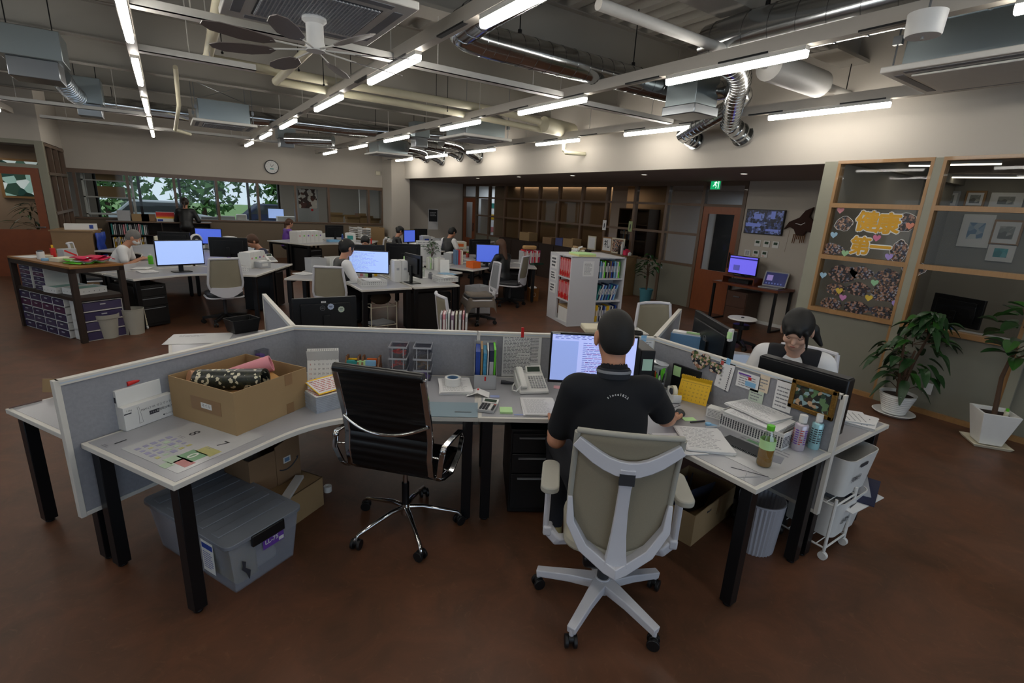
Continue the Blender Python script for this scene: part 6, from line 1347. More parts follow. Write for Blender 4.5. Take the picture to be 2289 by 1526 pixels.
# paper heap on the rear right desk, things on the rear left desk
p = at(1893, 935, DH); paper('heap of loose papers on the desk beyond the right screen', (p[0], p[1], DT), rad(15), .24, .3, 6, 8, 41); paper('crooked sheets on top of the heap beyond the right screen', (p[0]-.03, p[1]+.02, DT+.018), rad(40), .21, .28, 5, 4, 42)
p = at(112, 880, DH); o = solo(MB('cardboard').box((-.1, -.004, 0), (.1, .004, .08)), 'cardboard_offcut', 'bent tan card standing on the rear left desk by the screen end', 'card', (p[0]+.05, p[1]+.0, DT), rad(-28)); o.rotation_euler[0] = rad(-14)
solo(MB(mat('brown_pen', '5a4440', .5)).cyl((-.07, 0, .005), (.07, 0, .005), .0045, n=8), 'ballpoint_pen', 'brown pen on the rear left desk', 'pen', (*at(58, 905, DH)[:2], DT), rad(28))
p = at(550, 742, .72); t = thing('waste_bin', 'black rectangular bin behind the left screen', 'waste bin', (p[0]-.02, p[1]+.05, DT), rad(20)); MB('black').tray_((0, 0, 0), .2, .15, .12, .005, flare=.02).build('bin_body', t, bevel=.003)
m = MB('lgrey'); m.box((-.26, -.15, 0), (.2, .18, .001), mat('film_white', 'c4c4c4', .4)); m.lines(Tr(-.1, .1, .0014), .2, .05, 2, 'grey', seed=2); solo(m, 'printed_desk_sheet', 'pale printed sheet on the bare rear left desk', 'paper', (*at(455, 757, DH)[:2], DT), rad(-15))
# behind the long screen
c1, c2 = Vector(at(652, 665, 1.06)), Vector(at(795, 668, 1.02)); mp = (c1+c2)/2
mb = monitor('black monitor back with two round stickers and a ring logo behind the screen', (mp.x, mp.y, DT), math.atan2((c2-c1).y, (c2-c1).x)+pi, (c2-c1).length*1.0, .31, .02)
ring_logo(mb, .09*-1+.12, .0232+.024, .24, .022)
for (x, z, col, lab) in ((-.04, .25, 'a8b4cc', 'round_sticker'), (-.13, .22, 'b4c2b0', 'round_sticker')):
    m = MB(mat('st_'+col, col, .5)); m.T = Matrix.Translation((x, .0475, z)) @ Matrix.Rotation(pi, 4, 'Z') @ FC; m.prism([((.026+.003*(k % 2))*cos(2*pi*k/18), (.026+.003*(k % 2))*sin(2*pi*k/18)) for k in range(18)], 0, .001); m.cb((0, .004, .0013), (.03, .006, .0005), 'navy'); m.cb((0, -.008, .0013), (.022, .005, .0005), 'bluegrey'); m.build(lab, mb)
m = MB('white'); m.T = Matrix.Translation((.02, .0475, .295)) @ Matrix.Rotation(pi, 4, 'Z') @ FC; m.box((-.02, -.008, 0), (.02, .008, .001)); m.text('佐野', .012, Tr(0, 0, .0015), 'ink'); m.build('name_label', mb)
def binders(lab, loc, rz, n, cols, d_=.22, h_=.26, w0=.02, w1=.035, group='binders', jit=.02, seed=1, lean=0, name='binder', cat='binder'):
    r = random.Random(seed); x = 0; out = []
    for k in range(n):
        w_ = r.uniform(w0, w1); hh = h_*r.uniform(.93, 1.04); col = cols[k % len(cols)]; m = MB(col)
        m.box((0, -d_/2, 0), (w_*.12, d_/2, hh)); m.box((w_*.88, -d_/2, 0), (w_, d_/2, hh)); m.box((0, -d_/2, 0), (w_, -d_/2+.003, hh)); m.box((w_*.14, -d_/2+.004, .003), (w_*.86, d_/2-.004, hh*.97), 'paper')
        if seed % 2: m.box((w_*.2, -d_/2-.0006, hh*.55), (w_*.8, -d_/2, hh*.85), 'white')
        L = Vector(loc)+Vector((cos(rz)*x, sin(rz)*x, 0)); o = solo(m, name, '%s, %s from the left' % (lab, ORDN[k]), cat, tuple(L), rz, group); o.rotation_euler[1] = lean; out.append(o); x += w_+.002+r.random()*jit
    return out
binders('dog-eared file in the row behind the long screen', (*at(985, 712, .95)[:2], DT), rad(-30), 9, ['lgrey', 'pink', 'lgrey', 'white', mat('mauve', '8a6a80', .6), 'cream'], .2, .29, .012, .03, 'files in the row behind the long screen', .014, 3)
def basket(lab, loc, rz, W_, D_, H_, col='white', nx=14, nz=3, ny=8):
    t = thing('plastic_basket', lab, 'basket', loc, rz, 'white plastic baskets'); perf(t, W_, D_, H_, nx, nz, ny, col); return t
basket('white basket beside the stickered monitor', (*at(830, 735, .9)[:2], DT), rad(-25), .3, .22, .1)
p = at(1400, 722, .95); basket('white basket with a coiled black cable behind the polo man', (p[0], p[1], DT), rad(-25), .34, .24, .16)
p = at(1425, 735, .95); m = MB('black'); 
for k in range(4): m.tube([(.06*cos(2*pi*i/16), .045*sin(2*pi*i/16)+.003*k, .01*k+.006) for i in range(17)], .006, n=6)
solo(m, 'coiled_cable', 'coiled black cable lying on top of the white basket', 'cable', (p[0], p[1], DT+.162), 0)
m = MB('purple'); m.tube([(0, 0, 0), (.01, 0, .06), (.03, .01, .09), (.045, .01, .05)], .006, n=8); solo(m, 'purple_strap', 'purple strap by the corner of the screens', 'strap', (*at(1452, 742, .95)[:2], DT), 0)
p = at(1340, 718, .82); o = solo(MB('cream').prism(rrect(.34, .25, .02), 0, .05), 'white_device', 'flat cream device lid behind the lit monitor', 'device', (p[0], p[1], DT), rad(-30), bevel=.01)
p = at(1532, 770, .9); t = thing('file_box', 'blue file box with white papers near the right rear screen', 'file box', (p[0], p[1], DT), rad(-60)); MB(mat('filebox_blue', '5f88b0', .5)).box((-.12, -.05, 0), (.12, .05, .27)).build('box_body', t, bevel=.003); MB('paper').box((-.11, -.04, .27), (.11, .04, .285)).build('papers', t); MB('lgreen').box((.0, -.045, .285), (.1, -.04, .3)).build('index_tab', t)
c1, c2 = Vector(at(1560, 693, 1.16)), Vector(at(1646, 742, 1.16)); mp = (c1+c2)/2
md = monitor('black monitor with a ring logo seen from behind beside the blue file box', (mp.x, mp.y, DT), math.atan2((c2-c1).y, (c2-c1).x)+pi, (c2-c1).length, .33, .11); ring_logo(md, .03, .0475, .28, .03)
m = MB('white'); m.cb((0, 0, .05), (.03, .02, .1), 'white'); m.sph((0, 0, .01), .012, 'lgreen'); 
t = thing('white_gadget', 'small white and mint clip gadget at the monitor corner', 'gadget', (c2.x-.03, c2.y+.02, DT+.37), 0); MB('white').box((-.02, -.012, 0), (.02, .012, .09)).build('gadget_body', t, bevel=.006); MB('lgreen').box((-.024, -.014, .02), (.0, .014, .07)).build('mint_side', t, bevel=.004)
c1, c2 = Vector(at(1690, 805, 1.1)), Vector(at(1850, 845, 1.1)); mp = (c1+c2)/2
t = thing('monitor', 'thick black monitor in front of the vest woman, seen from behind', 'monitor', (3.06, mp.y, DT), rad(90), 'desktop monitors')
MB('blackm').box((-.26, -.03, .03), (.26, .05, .37)).build('case', t, bevel=.008); MB('darkgrey').box((-.25, -.025, .371), (.25, .045, .374)).build('top_vent', t); MB('blackm').box((-.1, -.08, 0), (.1, .1, .03)).build('stand_base', t)
p = at(1668, 790, .9); basket('stack of white trays with papers between the two right monitors', (p[0], p[1], DT), rad(-30), .26, .3, .1); paper('papers heaped on the trays between the right monitors', (p[0], p[1], DT+.1), rad(-20), .22, .28, 4, 8, 51); paper('blue-edged papers topping the trays', (p[0], p[1]+.02, DT+.12), rad(-35), .2, .26, 0, 3, 52, col=mat('bluepaper', 'a8bcdc', .7))
# ------------------------------------------------------------------ plants on the right
def leafmesh(m, base, d, L, W, droop, col, side=None):
    d = Vector(d).normalized(); s = d.cross(Vector((0, 0, 1))); s = s.normalized() if s.length > .01 else Vector((1, 0, 0)); pts = []
    for i in range(6):
        t_ = i/5; c = Vector(base)+d*L*t_+Vector((0, 0, -droop*L*t_*t_)); w_ = W*sin(pi*min(1, t_*.92+.04))**.8*(1-.25*t_); up = Vector((0, 0, w_*.25)); pts.append((c-s*w_/2+up, c, c+s*w_/2+up))
    vs = [tuple(q) for r_ in pts for q in r_]; fs = []
    for i in range(5):
        for j in range(2): k = i*3+j; fs.append((k, k+1, k+4, k+3))
    m.add(vs, fs, col)
def plant(lab, loc, pot, stems, nleaf, R, z0, z1, L, W, seed, droop=.6, name='potted_plant', cat='plant', trunk=.018, biased=None):
    t = thing(name, lab, cat, loc, 0); r = random.Random(seed); pot(t)
    m = MB('bark')
    for (p0, p1) in stems: m.tube([p0, tuple((Vector(p0)+Vector(p1))/2+Vector((.03, .02, 0))), p1], [trunk, trunk*.8, trunk*.5], n=8)
    m.build('stem', t); lm = MB('leaf')
    for k in range(nleaf):
        a = r.uniform(0, 2*pi); z = z0+(z1-z0)*r.random()**.8; f_ = sin(pi*min(1, max(.15, (z-z0)/(z1-z0)*.9+.08))); rr = R*f_*r.uniform(.15, .75); b0 = (rr*cos(a)+(biased or (0, 0))[0]*(z-z0), rr*sin(a)+(biased or (0, 0))[1]*(z-z0), z)
        leafmesh(lm, b0, (cos(a+r.uniform(-.6, .6)), sin(a+r.uniform(-.6, .6)), r.uniform(-.3, .5)), L*r.uniform(.75, 1.15), W*r.uniform(.8, 1.1), droop*r.uniform(.5, 1.3), 'leaf' if r.random() < .72 else 'leaf2')
        if k % 3 == 0: lm.tube([(0+(biased or (0, 0))[0]*(z-z0)*.8, 0, z-.08), b0], .004, 'bark', n=5)
    o = lm.build('foliage', t); o['kind'] = 'stuff'
    return t
def pot_round(t):
    prof = [(0, .02), (.10, .02)]
    for k in range(9): z = .03+k*.022; R_k = .102+.0065*k; prof += [(R_k+.004, z), (R_k+.004, z+.014), (R_k-.001, z+.018)]
    prof += [(.165, .235), (.15, .235), (.145, .2), (0, .2)]
    MB('white').lathe(prof, n=40).build('ribbed_pot', t); MB('soil').cyl((0, 0, .19), (0, 0, .205), .145, n=24).build('soil', t)
    MB('white').lathe([(0, .0), (.15, 0), (.19, .03), (.182, .034), (.145, .012), (0, .012)], n=40).build('saucer', t)
p = lp(2012, 928); plant('leafy drooping plant in a ribbed round white pot by the right glass wall', (p[0]-.02, p[1]+.06, 0), pot_round, [((0, 0, .2), (.04, -.03, .7)), ((0, 0, .2), (-.06, .05, .85)), ((.03, 0, .2), (.12, -.1, .95))], 95, .42, .32, 1.12, .17, .10, 5, .9, biased=(.1, -.12))
def pot_square(t):
    m = MB('white'); m.loft([[(x*.085, y*.085, .02) for x, y in ((-1, -1), (1, -1), (1, 1), (-1, 1))], [(x*.14, y*.14, .33) for x, y in ((-1, -1), (1, -1), (1, 1), (-1, 1))], [(x*.122, y*.122, .33) for x, y in ((-1, -1), (1, -1), (1, 1), (-1, 1))], [(x*.115, y*.115, .29) for x, y in ((-1, -1), (1, -1), (1, 1), (-1, 1))]]); m.build('square_pot', t, bevel=.004)
    MB('soil').box((-.113, -.113, .28), (.113, .113, .295)).build('soil', t); MB('cream').tray_((0, 0, 0), .26, .26, .03, .008, flare=.02).build('saucer', t, bevel=.003)
p = lp(2215, 1000); t = plant('fiddle-leaf plant with a bare trunk in a tapered square white pot', (p[0]+.07, p[1]+.06, 0), pot_square, [((0, 0, .28), (.0, .0, 1.0))], 34, .3, .78, 1.3, .2, .14, 9, .25, trunk=.022); t.rotation_euler[2] = rad(35)
t2 = thing('plant_food_bottle', 'small bottle with a lime cap stuck in the square pot', 'bottle', (t.location.x+.03, t.location.y-.07, .295), 0); MB('cream').cyl((0, 0, 0), (0, 0, .05), .018).build('bottle_body', t2); MB('green').cyl((0, 0, .05), (0, 0, .075), .012).build('cap', t2)
def pot_teal(t): MB(mat('teal_pot', '3c7482', .5)).lathe([(0, 0), (.11, 0), (.14, .27), (.15, .27), (.15, .3), (.13, .3), (.125, .26), (0, .26)], n=28).build('pot', t)
p = lp(1445, 676); plant('small tree-like plant in a teal pot at the corridor wall', (p[0], p[1]+.05, 0), pot_teal, [((0, 0, .25), (0, 0, .85)), ((0, 0, .3), (.05, .1, .9))], 46, .34, .55, 1.05, .14, .09, 12, .5)
# outlet on the panel
p = atx(2075, 868, XW+.02); solo(MB('white').box((-.012, -.035, -.06), (0, .035, .06)), 'wall_outlet', 'white wall outlet behind the ribbed pot plant', 'outlet', p, bevel=.003)
# ------------------------------------------------------------------ right glass wall: photo displays
YG = XW-.001+.04
def rw(px, py): return atx(px, py, XW+.036)
p0 = rw(1950, 545)
def flat(lab, name, cat, px, py, polys, group=None, rz=-90):
    """flat cut-out pasted on the glass; polys: (points in metres, material, thickness order)"""
    p = atx(px, py, XW+.034); t = thing(name, lab, cat, p, rad(rz), group)
    return t
HEART = [(0, -.05), (.045, -.005), (.052, .025), (.035, .045), (.012, .042), (0, .025), (-.012, .042), (-.035, .045), (-.052, .025), (-.045, -.005)]
banner = [('健', 1938, 498, .23), ('康', 1985, 503, .23), ('第', 1922, 552, .21), ('一', 1967, 556, .21)]
for ch, px, py, s in banner:
    t = thing('banner_character', 'large yellow %s character cut-out with white rim, %s' % ({'健': 'top left', '康': 'top right', '第': 'lower left', '一': 'lower right bar'}[ch], 'pasted on the glass wall'), 'lettering', atx(px, py, XW+.012), rad(-90), 'yellow characters of the wall banner')
    m = MB('white'); m.text(ch, s, FC, 'white', .085); m.build('white_rim', t)
    m = MB(mat('banner_yellow', 'c8941a', .6)); m.text(ch, s, Matrix.Translation((0, -.004, 0)) @ FC, None, .035); m.build('yellow_face', t)
for px, py, col, lab in ((1879, 470, 'b87a80', 'dusty pink'), (1864, 525, '8fb0c4', 'pale blue'), (1960, 510+22, 'c06a8c', 'rose'), (2034, 505, 'c8806a', 'salmon'), (1889, 566, '8fb88a', 'mint, next to the yellow characters'), (1987, 574, '9a86c4', 'lilac'), (1840, 615, '8fb0c4', 'pale blue, low at the post'), (1955, 632, '86b48a', 'mint, middle of the collage'), (1876, 650, 'c4a83c', 'mustard, left one of the collage'), (1884, 665, 'b878a8', 'orchid pink of the collage'), (1942, 666, 'c4a83c', 'mustard, right one of the collage'), (2002, 679, '9a86c4', 'lilac, low in the collage')):
    m = MB(mat('heart_'+col, col, .6)); m.T = FC; m.prism([(x*.75, y*.75) for x, y in HEART], 0, .004); solo(m, 'paper_heart', 'small %s paper heart pasted on the glass wall' % lab, 'paper heart', atx(px, py, XW+.006), rad(-90), 'paper hearts on the glass wall')
r = random.Random(11)
def blob_poly(w_, h_, n=18, seed=1):
    q = random.Random(seed); return [(w_/2*cos(2*pi*k/n)*q.uniform(.82, 1.08), h_/2*sin(2*pi*k/n)*q.uniform(.82, 1.08)) for k in range(n)]
PM = [photomat('crowd_photo_%d' % k, c, s) for k, (c, s) in enumerate(((('241c1c', '8a6454', '1c1e28', '987868', '3a2a24', '5a6070', '2c2420', '181818'), 52), (('2a2420', '6c4c3c', '30343c', '907058', '18181c', '9c8070', '3c4050', '4a382e'), 60), (('38302c', '805c4c', '202840', '987460', '8c8c94', '2a1c18', '6c543c', '141416'), 66)))]
def cutout(lab, px, py, w_, h_, k, seed, rim=True):
    t = thing('photo_cutout', lab, 'photo', atx(px, py, XW+.032-.002*(seed % 4)), rad(-90), 'photo cut-outs on the glass wall'); P = blob_poly(w_, h_, 18, seed)
    if rim: m = MB('white'); m.T = FC; m.prism([(x*1.05, y*1.05) for x, y in P], 0, .001); m.build('white_rim', t)
    m = MB(PM[k]); m.T = FC @ Matrix.Translation((0, 0, .001)); m.prism(P, 0, .001); m.build('photo', t)
for (lab, px, py, w_, h_, k) in (('round photo of people in dark suits, top left of the banner', 1886, 500, .19, .17, 1), ('photo of a smiling pair right of the yellow characters', 2024, 497, .2, .2, 0), ('cut-out of five people low at the left post', 1858, 556, .30, .14, 2), ('cut-out of a dressed-up couple at the right of the banner', 2010, 562, .17, .24, 2), ('round group photo on the wooden post', 2043, 600, .2, .15, 1),
        ('large close-up photo of four faces, top left of the collage', 1883, 612, .32, .20, 0), ('wide group photo at the top middle of the collage', 1925, 610, .25, .15, 2), ('group photo with raised hands, top right of the collage', 1985, 622, .26, .22, 1), ('table party photo at the left of the collage', 1868, 646, .24, .15, 1), ('restaurant photo in the middle of the collage', 1918, 646, .24, .17, 0), ('dense crowd photo at the right of the collage', 1982, 655, .30, .22, 2),
        ('bottom left photo of the collage with a man in blue', 1858, 678, .26, .15, 2), ('bottom middle photo of the collage', 1912, 687, .28, .15, 0), ('bottom right photo of the collage', 1972, 698, .28, .14, 1)):
    cutout(lab, px, py, w_, h_, k, int(px+py), rim=w_ < .24)
# office behind the glass: framed pictures, monitors, plants, glowing strips imitating tube reflections
def framed(lab, px, py, w_, h_, fr, pic, X=10.38):
    p = atx(px, py, X); t = thing('framed_picture', lab, 'picture', p, rad(-90), 'framed pictures in the office behind glass')
    m = MB(fr); w_ *= .62; h_ *= .62; m.box((-w_/2, -.02, -h_/2), (w_/2, .0, h_/2)); m.build('frame', t, bevel=.004); MB('paper').box((-w_/2+.03, -.022, -h_/2+.03), (w_/2-.03, -.02, h_/2-.03)).build('mount', t); m = MB(pic); m.box((-w_/4, -.024, -h_/4), (w_/4, -.022, h_/4)); m.build('artwork', t)
BLU = photomat('blue_print', ('8fa8c0', 'a8b8c8', '6a88a8', 'c8d0d4'), 12); GRP = photomat('grey_print', ('8a8c88', 'a8a8a0', '6c6c68'), 14); TEAP = photomat('teal_print', ('3c9aa0', '58a8b0', '2c8088'), 10)
for lab, px, py, w_, h_, fr, pc in (('white-framed blue abstract print, largest behind glass', 2182, 516, .62, .8, 'white', BLU), ('wood-framed grey print right of the blue one', 2250, 520, .55, .6, FRW, GRP), ('small teal print in white frame', 2237, 565, .5, .42, 'white', TEAP), ('upper left small framed print behind glass', 2120, 445, .45, .4, 'lgrey', GRP), ('upper small wood-framed print behind glass', 2180, 445, .4, .4, FRW, GRP), ('upper right white-framed print behind glass', 2250, 448, .6, .36, 'white', GRP)): framed(lab, px, py, w_, h_, fr, pc)
for lab, q0, q1 in (('near left strip imitating a tube reflection in the office glass', (1915, 411), (2033, 411)), ('upper left strip imitating a tube reflection in the office glass', (1880, 396), (1966, 396)), ('top strip at the post imitating a tube reflection in the office glass', (2032, 370), (2089, 370)), ('long upper right strip imitating a tube reflection in the office glass', (2120, 368), (2239, 366)), ('long middle right strip imitating a tube reflection in the office glass', (2112, 396), (2289, 397)), ('lower right strip imitating a tube reflection in the office glass', (2166, 413), (2289, 417))):
    a, b_ = at(*q0, 2.66), at(*q1, 2.66)  # glowing strips added in place of ceiling tubes mirrored in the glass
    t = thing('reflection_strip', lab, 'light', (a[0], a[1], 2.66), 0, 'imitated tube reflections in the office glass'); d = Vector((b_[0]-a[0], b_[1]-a[1], 0))
    MB(DLAMP).tube([(0, 0, 0), tuple(d)], .02, sec=(.05, .02)).build('diffuser', t); MB('tray').tube([(0, 0, .02), tuple(d+Vector((0, 0, .02)))], .02, sec=(.06, .03)).build('housing', t)
monitor('dark monitor standing behind the glass wall', (*atx(2140, 690, 7.6)[:2], .72), rad(70), .55, .34, .1); solo(MB('lgrey').box((-.4, -.9, .0), (.4, .9, .72)), 'side_counter', 'grey counter behind the glass wall under the monitor', 'counter', (7.6, .9, 0), 0, bevel=.01)
solo(MB(mat('globe_blue', '1f4fa8', .4)).sph((0, 0, .1), .1, n=20), 'blue_ball', 'blue ball seen through the glass behind the plant', 'ball', (6.9, 1.7, .72)); solo(MB('lgrey').box((-.15, -.5, 0), (.15, .5, .72)), 'low_cabinet', 'low grey cabinet right behind the glass wall', 'cabinet', (6.9, 1.45, 0), 0)
solo(MB(mat('office_curtain', 'a8a294', .9)).box((-.05, -.5, 0), (.05, .4, 2.69)), 'roller_screen', 'pale roller screen at the right inside the glass office', 'screen', (7.9, -.25, 0), 0)
# ------------------------------------------------------------------ recess wall: screens, controls, side table
p = atx(1707, 496, XC-.06); t = thing('wall_television', 'wall-mounted television showing four dark camera pictures', 'television', p, rad(-90))
MB('blackm').box((-.36, 0, -.22), (.36, .05, .22)).build('case', t, bevel=.004)
CAMP = photomat('camera_pictures', ('14182c', '2c3458', '1c2440', '5a6aa0', '101420', '34406c', '4a5480', '0c1020'), 26, .3, .35); d = MB(CAMP).box((-.345, -.003, -.205), (.345, 0, .205)).build('display', t)
m = MB('black'); m.box((-.004, -.004, -.205), (.004, -.003, .205)); m.box((-.345, -.004, -.004), (.345, -.003, .004)); CL = mat('camera_light', '5a68a8', .4, emit=.4); m.prism([(0, 0)]*3, 0, 0) if 0 else m.box((-.33, -.0045, -.09), (-.05, -.0035, -.03), CL); m.box((.06, -.0045, -.16), (.3, -.0035, -.12), CL); m.box((-.2, -.0045, .05), (-.06, -.0035, .14), CL); m.box((.12, -.0045, .06), (.2, -.0035, .19), CL); m.build('picture_pattern', d)
p = atx(1795, 500, XC-.05); t = thing('feather_ornament', 'dark brown tasselled wall hanging beside the television', 'wall hanging', p, rad(-90))
m = MB(mat('brown_cloth', '321a12', .9)); P = [(-.30, -.12), (-.22, .02), (-.06, .10), (.02, .22), (.14, .28), (.10, .12), (.2, .04), (.30, -.16), (.2, -.14), (.1, -.12), (.06, -.2), (-.06, -.2), (-.12, -.1), (-.2, -.06)]; m.T = FC; m.prism(P, -.01, .05); m.build('cloth_body', t, bevel=.012)
m = MB(mat('tan_tassel', '6b4420', .8)); r = random.Random(2)
for k in range(7): m.cyl((-.1+.03*k, -.03, -.18), (-.11+.032*k, -.03, -.26-.08*r.random()), .01, .006, n=6)
m.cyl((-.19, -.02, -.12), (-.21, -.02, -.5), .002, n=5); m.tube([(-.1, -.05, .0), (0, -.06, -.02), (.06, -.06, .02)], .006, 'white', n=6); m.build('tassel', t)
for i, (px, py) in enumerate(((1694, 543), (1714, 545), (1734, 547), (1671, 565), (1690, 566), (1709, 568))):
    p = atx(px, py, XC-.004); t = thing('wall_control', 'white wall control %s' % ('upper row, left one', 'upper row, middle one', 'upper row, right one', 'lower row, the double light switch', 'lower row, with a green display', 'lower row, right one with a grey display')[i], 'wall control', p, rad(-90), 'wall controls under the television')
    MB('white').box((-.06, -.012, -.06), (.06, 0, .06)).build('cover_plate', t, bevel=.003)
    m = MB('darkgrey' if i != 4 else 'green')
    if i == 3: m.box((-.035, -.016, -.04), (-.004, -.012, .04), 'lgrey'); m.box((.004, -.016, -.04), (.035, -.012, .04), 'lgrey')
    else: m.box((-.035, -.014, -.005), (.035, -.012, .04), mat('lcd_green', '20402c')); 
    if i > 3: m.box((-.04, -.014, -.04), (.0, -.012, -.03), 'orange')
    m.build('display', t)
TW = woodmat('side_table_wood', '7a3f1c', '5e2c12', .35)
yt0, yt1 = atx(1757, 650, XC-.5)[1]-.05, atx(1592, 640, XC-.5)[1]; yt0, yt1 = 4.35, 5.62
t = thing('side_table', 'reddish wooden side table with black metal legs below the television', 'table', (XC-.32, (yt0+yt1)/2, 0), 0)
Ly = (yt1-yt0)/2; MB(TW).box((-.28, -Ly, .70), (.28, Ly, .745)).build('table_top', t, bevel=.003)
for s in (-1, 1):
    m = MB('blackm')
    for x in (-.25, .25): m.box((x-.02, s*(Ly-.04)-.02, 0), (x+.02, s*(Ly-.04)+.02, .70))
    m.box((-.25, s*(Ly-.04)-.02, 0), (.25, s*(Ly-.04)+.02, .03)); m.build('leg_frame', t)
t = thing('wooden_drawer_cabinet', 'dark wooden drawer cabinet under the reddish side table', 'cabinet', (XC-.3, 5.12, 0), 0); MB(woodmat('dark_cab', '4a2e1e', '3a2216')).box((-.22, -.2, 0), (.22, .2, .6)).build('cabinet_body', t, bevel=.003)
for z in (.04, .32): MB(woodmat('dark_cab', '4a2e1e', '3a2216')).box((-.235, -.19, z), (-.22, .19, z+.26)).build('drawer_front', t); 
MB('steel').box((-.25, -.06, .5), (-.235, .06, .52)).build('handle', t)
t = thing('monitor_riser', 'small wooden monitor riser on the side table', 'riser', (XC-.32, 5.2, .746), 0); MB(TW).box((-.14, -.32, .10), (.14, .32, .12)).build('top_board', t)
for s in (-1, 1): MB(TW).box((-.14, s*.31-.01, 0), (.14, s*.31+.01, .10)).build('side_board', t)
solo(MB('blackm').box((-.1, -.2, 0), (.1, .2, .06)), 'recorder_box', 'black recorder box under the wooden riser', 'recorder', (XC-.33, 5.2, .747), bevel=.004)
mo = monitor('small monitor with a violet screen on the wooden riser', (XC-.36, 5.2, .867), rad(-90), .56, .34, .03, SCRP); d = [c_ for c_ in mo.children if c_.name.startswith('display')][0]; MB(mat('violet_bar', '2a2480', .4, emit=.5)).box((-.268, -.0142, .31), (.268, -.0135, .335)).box((-.18, -.0142, .1), (-.05, -.0138, .2), mat('violet_dim', '5a58b8', .4, emit=.5)).build('screen_picture', d)
t = thing('laptop', 'open laptop with a dark screen at the right end of the side table', 'laptop', (XC-.34, 4.62, .746), rad(-82)); MB('lgrey').box((-.17, -.14, 0), (.17, .1, .018)).build('laptop_base', t, bevel=.003)
m = MB('lgrey'); m.T = Matrix.Translation((0, .1, .015)) @ Matrix.Rotation(rad(-18), 4, 'X'); m.box((-.2, -.004, 0), (.2, .004, .27)); m.build('screen_frame', t); m = MB(SCRN); m.T = Matrix.Translation((0, .1, .015)) @ Matrix.Rotation(rad(-18), 4, 'X'); m.box((-.18, -.0055, .02), (.18, -.004, .25)); m.box((-.15, -.0065, .1), (-.05, -.0055, .2), mat('lilac_tile', '8a7ab8', .4, emit=.5))
for k in range(6): m.box((-.15+k*.05, -.0065, .04), (-.125+k*.05, -.0055, .065), mat('screen_ink'))
m.build('display', t)
p = at(1660, 712, .45); t = thing('round_stool', 'round stool with pale disc top on a black swivel stand', 'stool', (p[0], p[1], 0), 0)
MB('white').lathe([(0, .44), (.2, .44), (.21, .45), (.2, .462), (0, .462)], n=36).build('disc_top', t); MB('blackm').cyl((0, 0, .1), (0, 0, .44), .03, n=14).cyl((0, 0, .30), (0, 0, .36), .12, n=20).build('column', t)
five_star(t, .24, .1, 'blackm', .3); MB('ink').cyl((0, 0, .462), (0, 0, .475), .022, n=16).build('screw_cap', t)
# notes hanging on the corridor frames, framed calligraphy etc.
for px, py, col, lab in ((1351, 503, 'paper', 'white calligraphy card hung on the corridor frame'), (1409, 506, mat('pale_green_card', '9aa878', .7), 'green illustrated card hung on the corridor frame')):
    p = atx(px, py, XC-.03); t = thing('hanging_card', lab, 'card', p, rad(-90), 'cards hung on the corridor frame'); MB(col).box((-.06, -.002, -.12), (.06, .002, .12)).build('card', t)
    m = MB('ink'); m.T = FC @ Matrix.Translation((0, 0, .003)); m.prism([(-.02, -.07), (0, -.08), (.02, -.03), (.015, .04), (0, .06), (-.015, .02)], 0, .0006); m.build('drawing', t); MB('brass').cyl((0, -.01, .15), (0, .0, .15), .012).build('hook', t)
# low cabinet along the corridor wall with trays
ya, yb = atx(1420, 640, XC-.3)[1], 13.6
t = thing('tray_cabinet', 'wooden cabinet with columns of letter trays at the corridor wall', 'cabinet', (XC-.22, 8.62, 0), 0); CW_ = woodmat('cabinet_oak', '8a6f4e', '77603f')
MB(CW_).box((-.2, -.55, 0), (.2, .55, .03)).box((-.2, -.55, .03), (.2, -.53, .9)).box((-.2, .53, .03), (.2, .55, .9)).box((.18, -.53, .03), (.2, .53, .9)).build('cabinet_body', t); MB(CW_).box((-.22, -.57, .9), (.2, .57, .93)).build('cabinet_top', t)
for c0 in range(3):
    for k in range(10):
        m = MB('white'); y0 = -.52+c0*.345; m.box((-.19, y0, .05+k*.083), (.15, y0+.33, .056+k*.083)); m.box((-.2, y0, .05+k*.083), (-.19, y0+.33, .075+k*.083)); m.box((-.19, y0+.0, .05+k*.083), (.15, y0+.008, .12+k*.083)); m.box((-.17, y0+.03, .057+k*.083), (.1, y0+.29, .085+k*.083), 'paper' if (k+c0) % 4 else 'pink'); m.build('letter_tray', t)
t = thing('long_low_cabinet', 'long dark low cabinet continuing along the corridor wall', 'cabinet', (XC-.22, 11.4, 0), 0); MB('darkwood').box((-.2, -2.1, 0), (.2, 2.1, .93)).build('cabinet_body', t)
for k in range(6): MB('darkwood').box((-.212, -2.08+k*.695, .05), (-.2, -1.41+k*.695, .9)).build('cabinet_door', t)
for (y, w_, h_, d_, col, lab, nm) in ((8.95, .34, .36, .02, FRW, 'wood-framed black calligraphy leaning on the wall', 'framed_calligraphy'), (8.58, .42, .36, .02, 'cream', 'white-framed team photo beside the calligraphy', 'framed_photo'), (9.5, .3, .34, .02, 'cream', 'small framed print left of the calligraphy', 'framed_print')):
    t = thing(nm, lab, 'picture', (XC-.16, y, .932), rad(-90)); t.rotation_euler[0] = rad(-6) if 0 else 0
    MB(col).box((-w_/2, -.01, 0), (w_/2, .01, h_)).build('frame', t, bevel=.003); MB('paper' if nm != 'framed_photo' else PH1).box((-w_/2+.03, -.012, .03), (w_/2-.03, -.01, h_-.03)).build('picture', t)
    if nm == 'framed_calligraphy': MB('ink').text('礼', .2, Matrix.Translation((0, -.0128, h_/2)) @ FC, 'ink', .01).build('calligraphy', t)
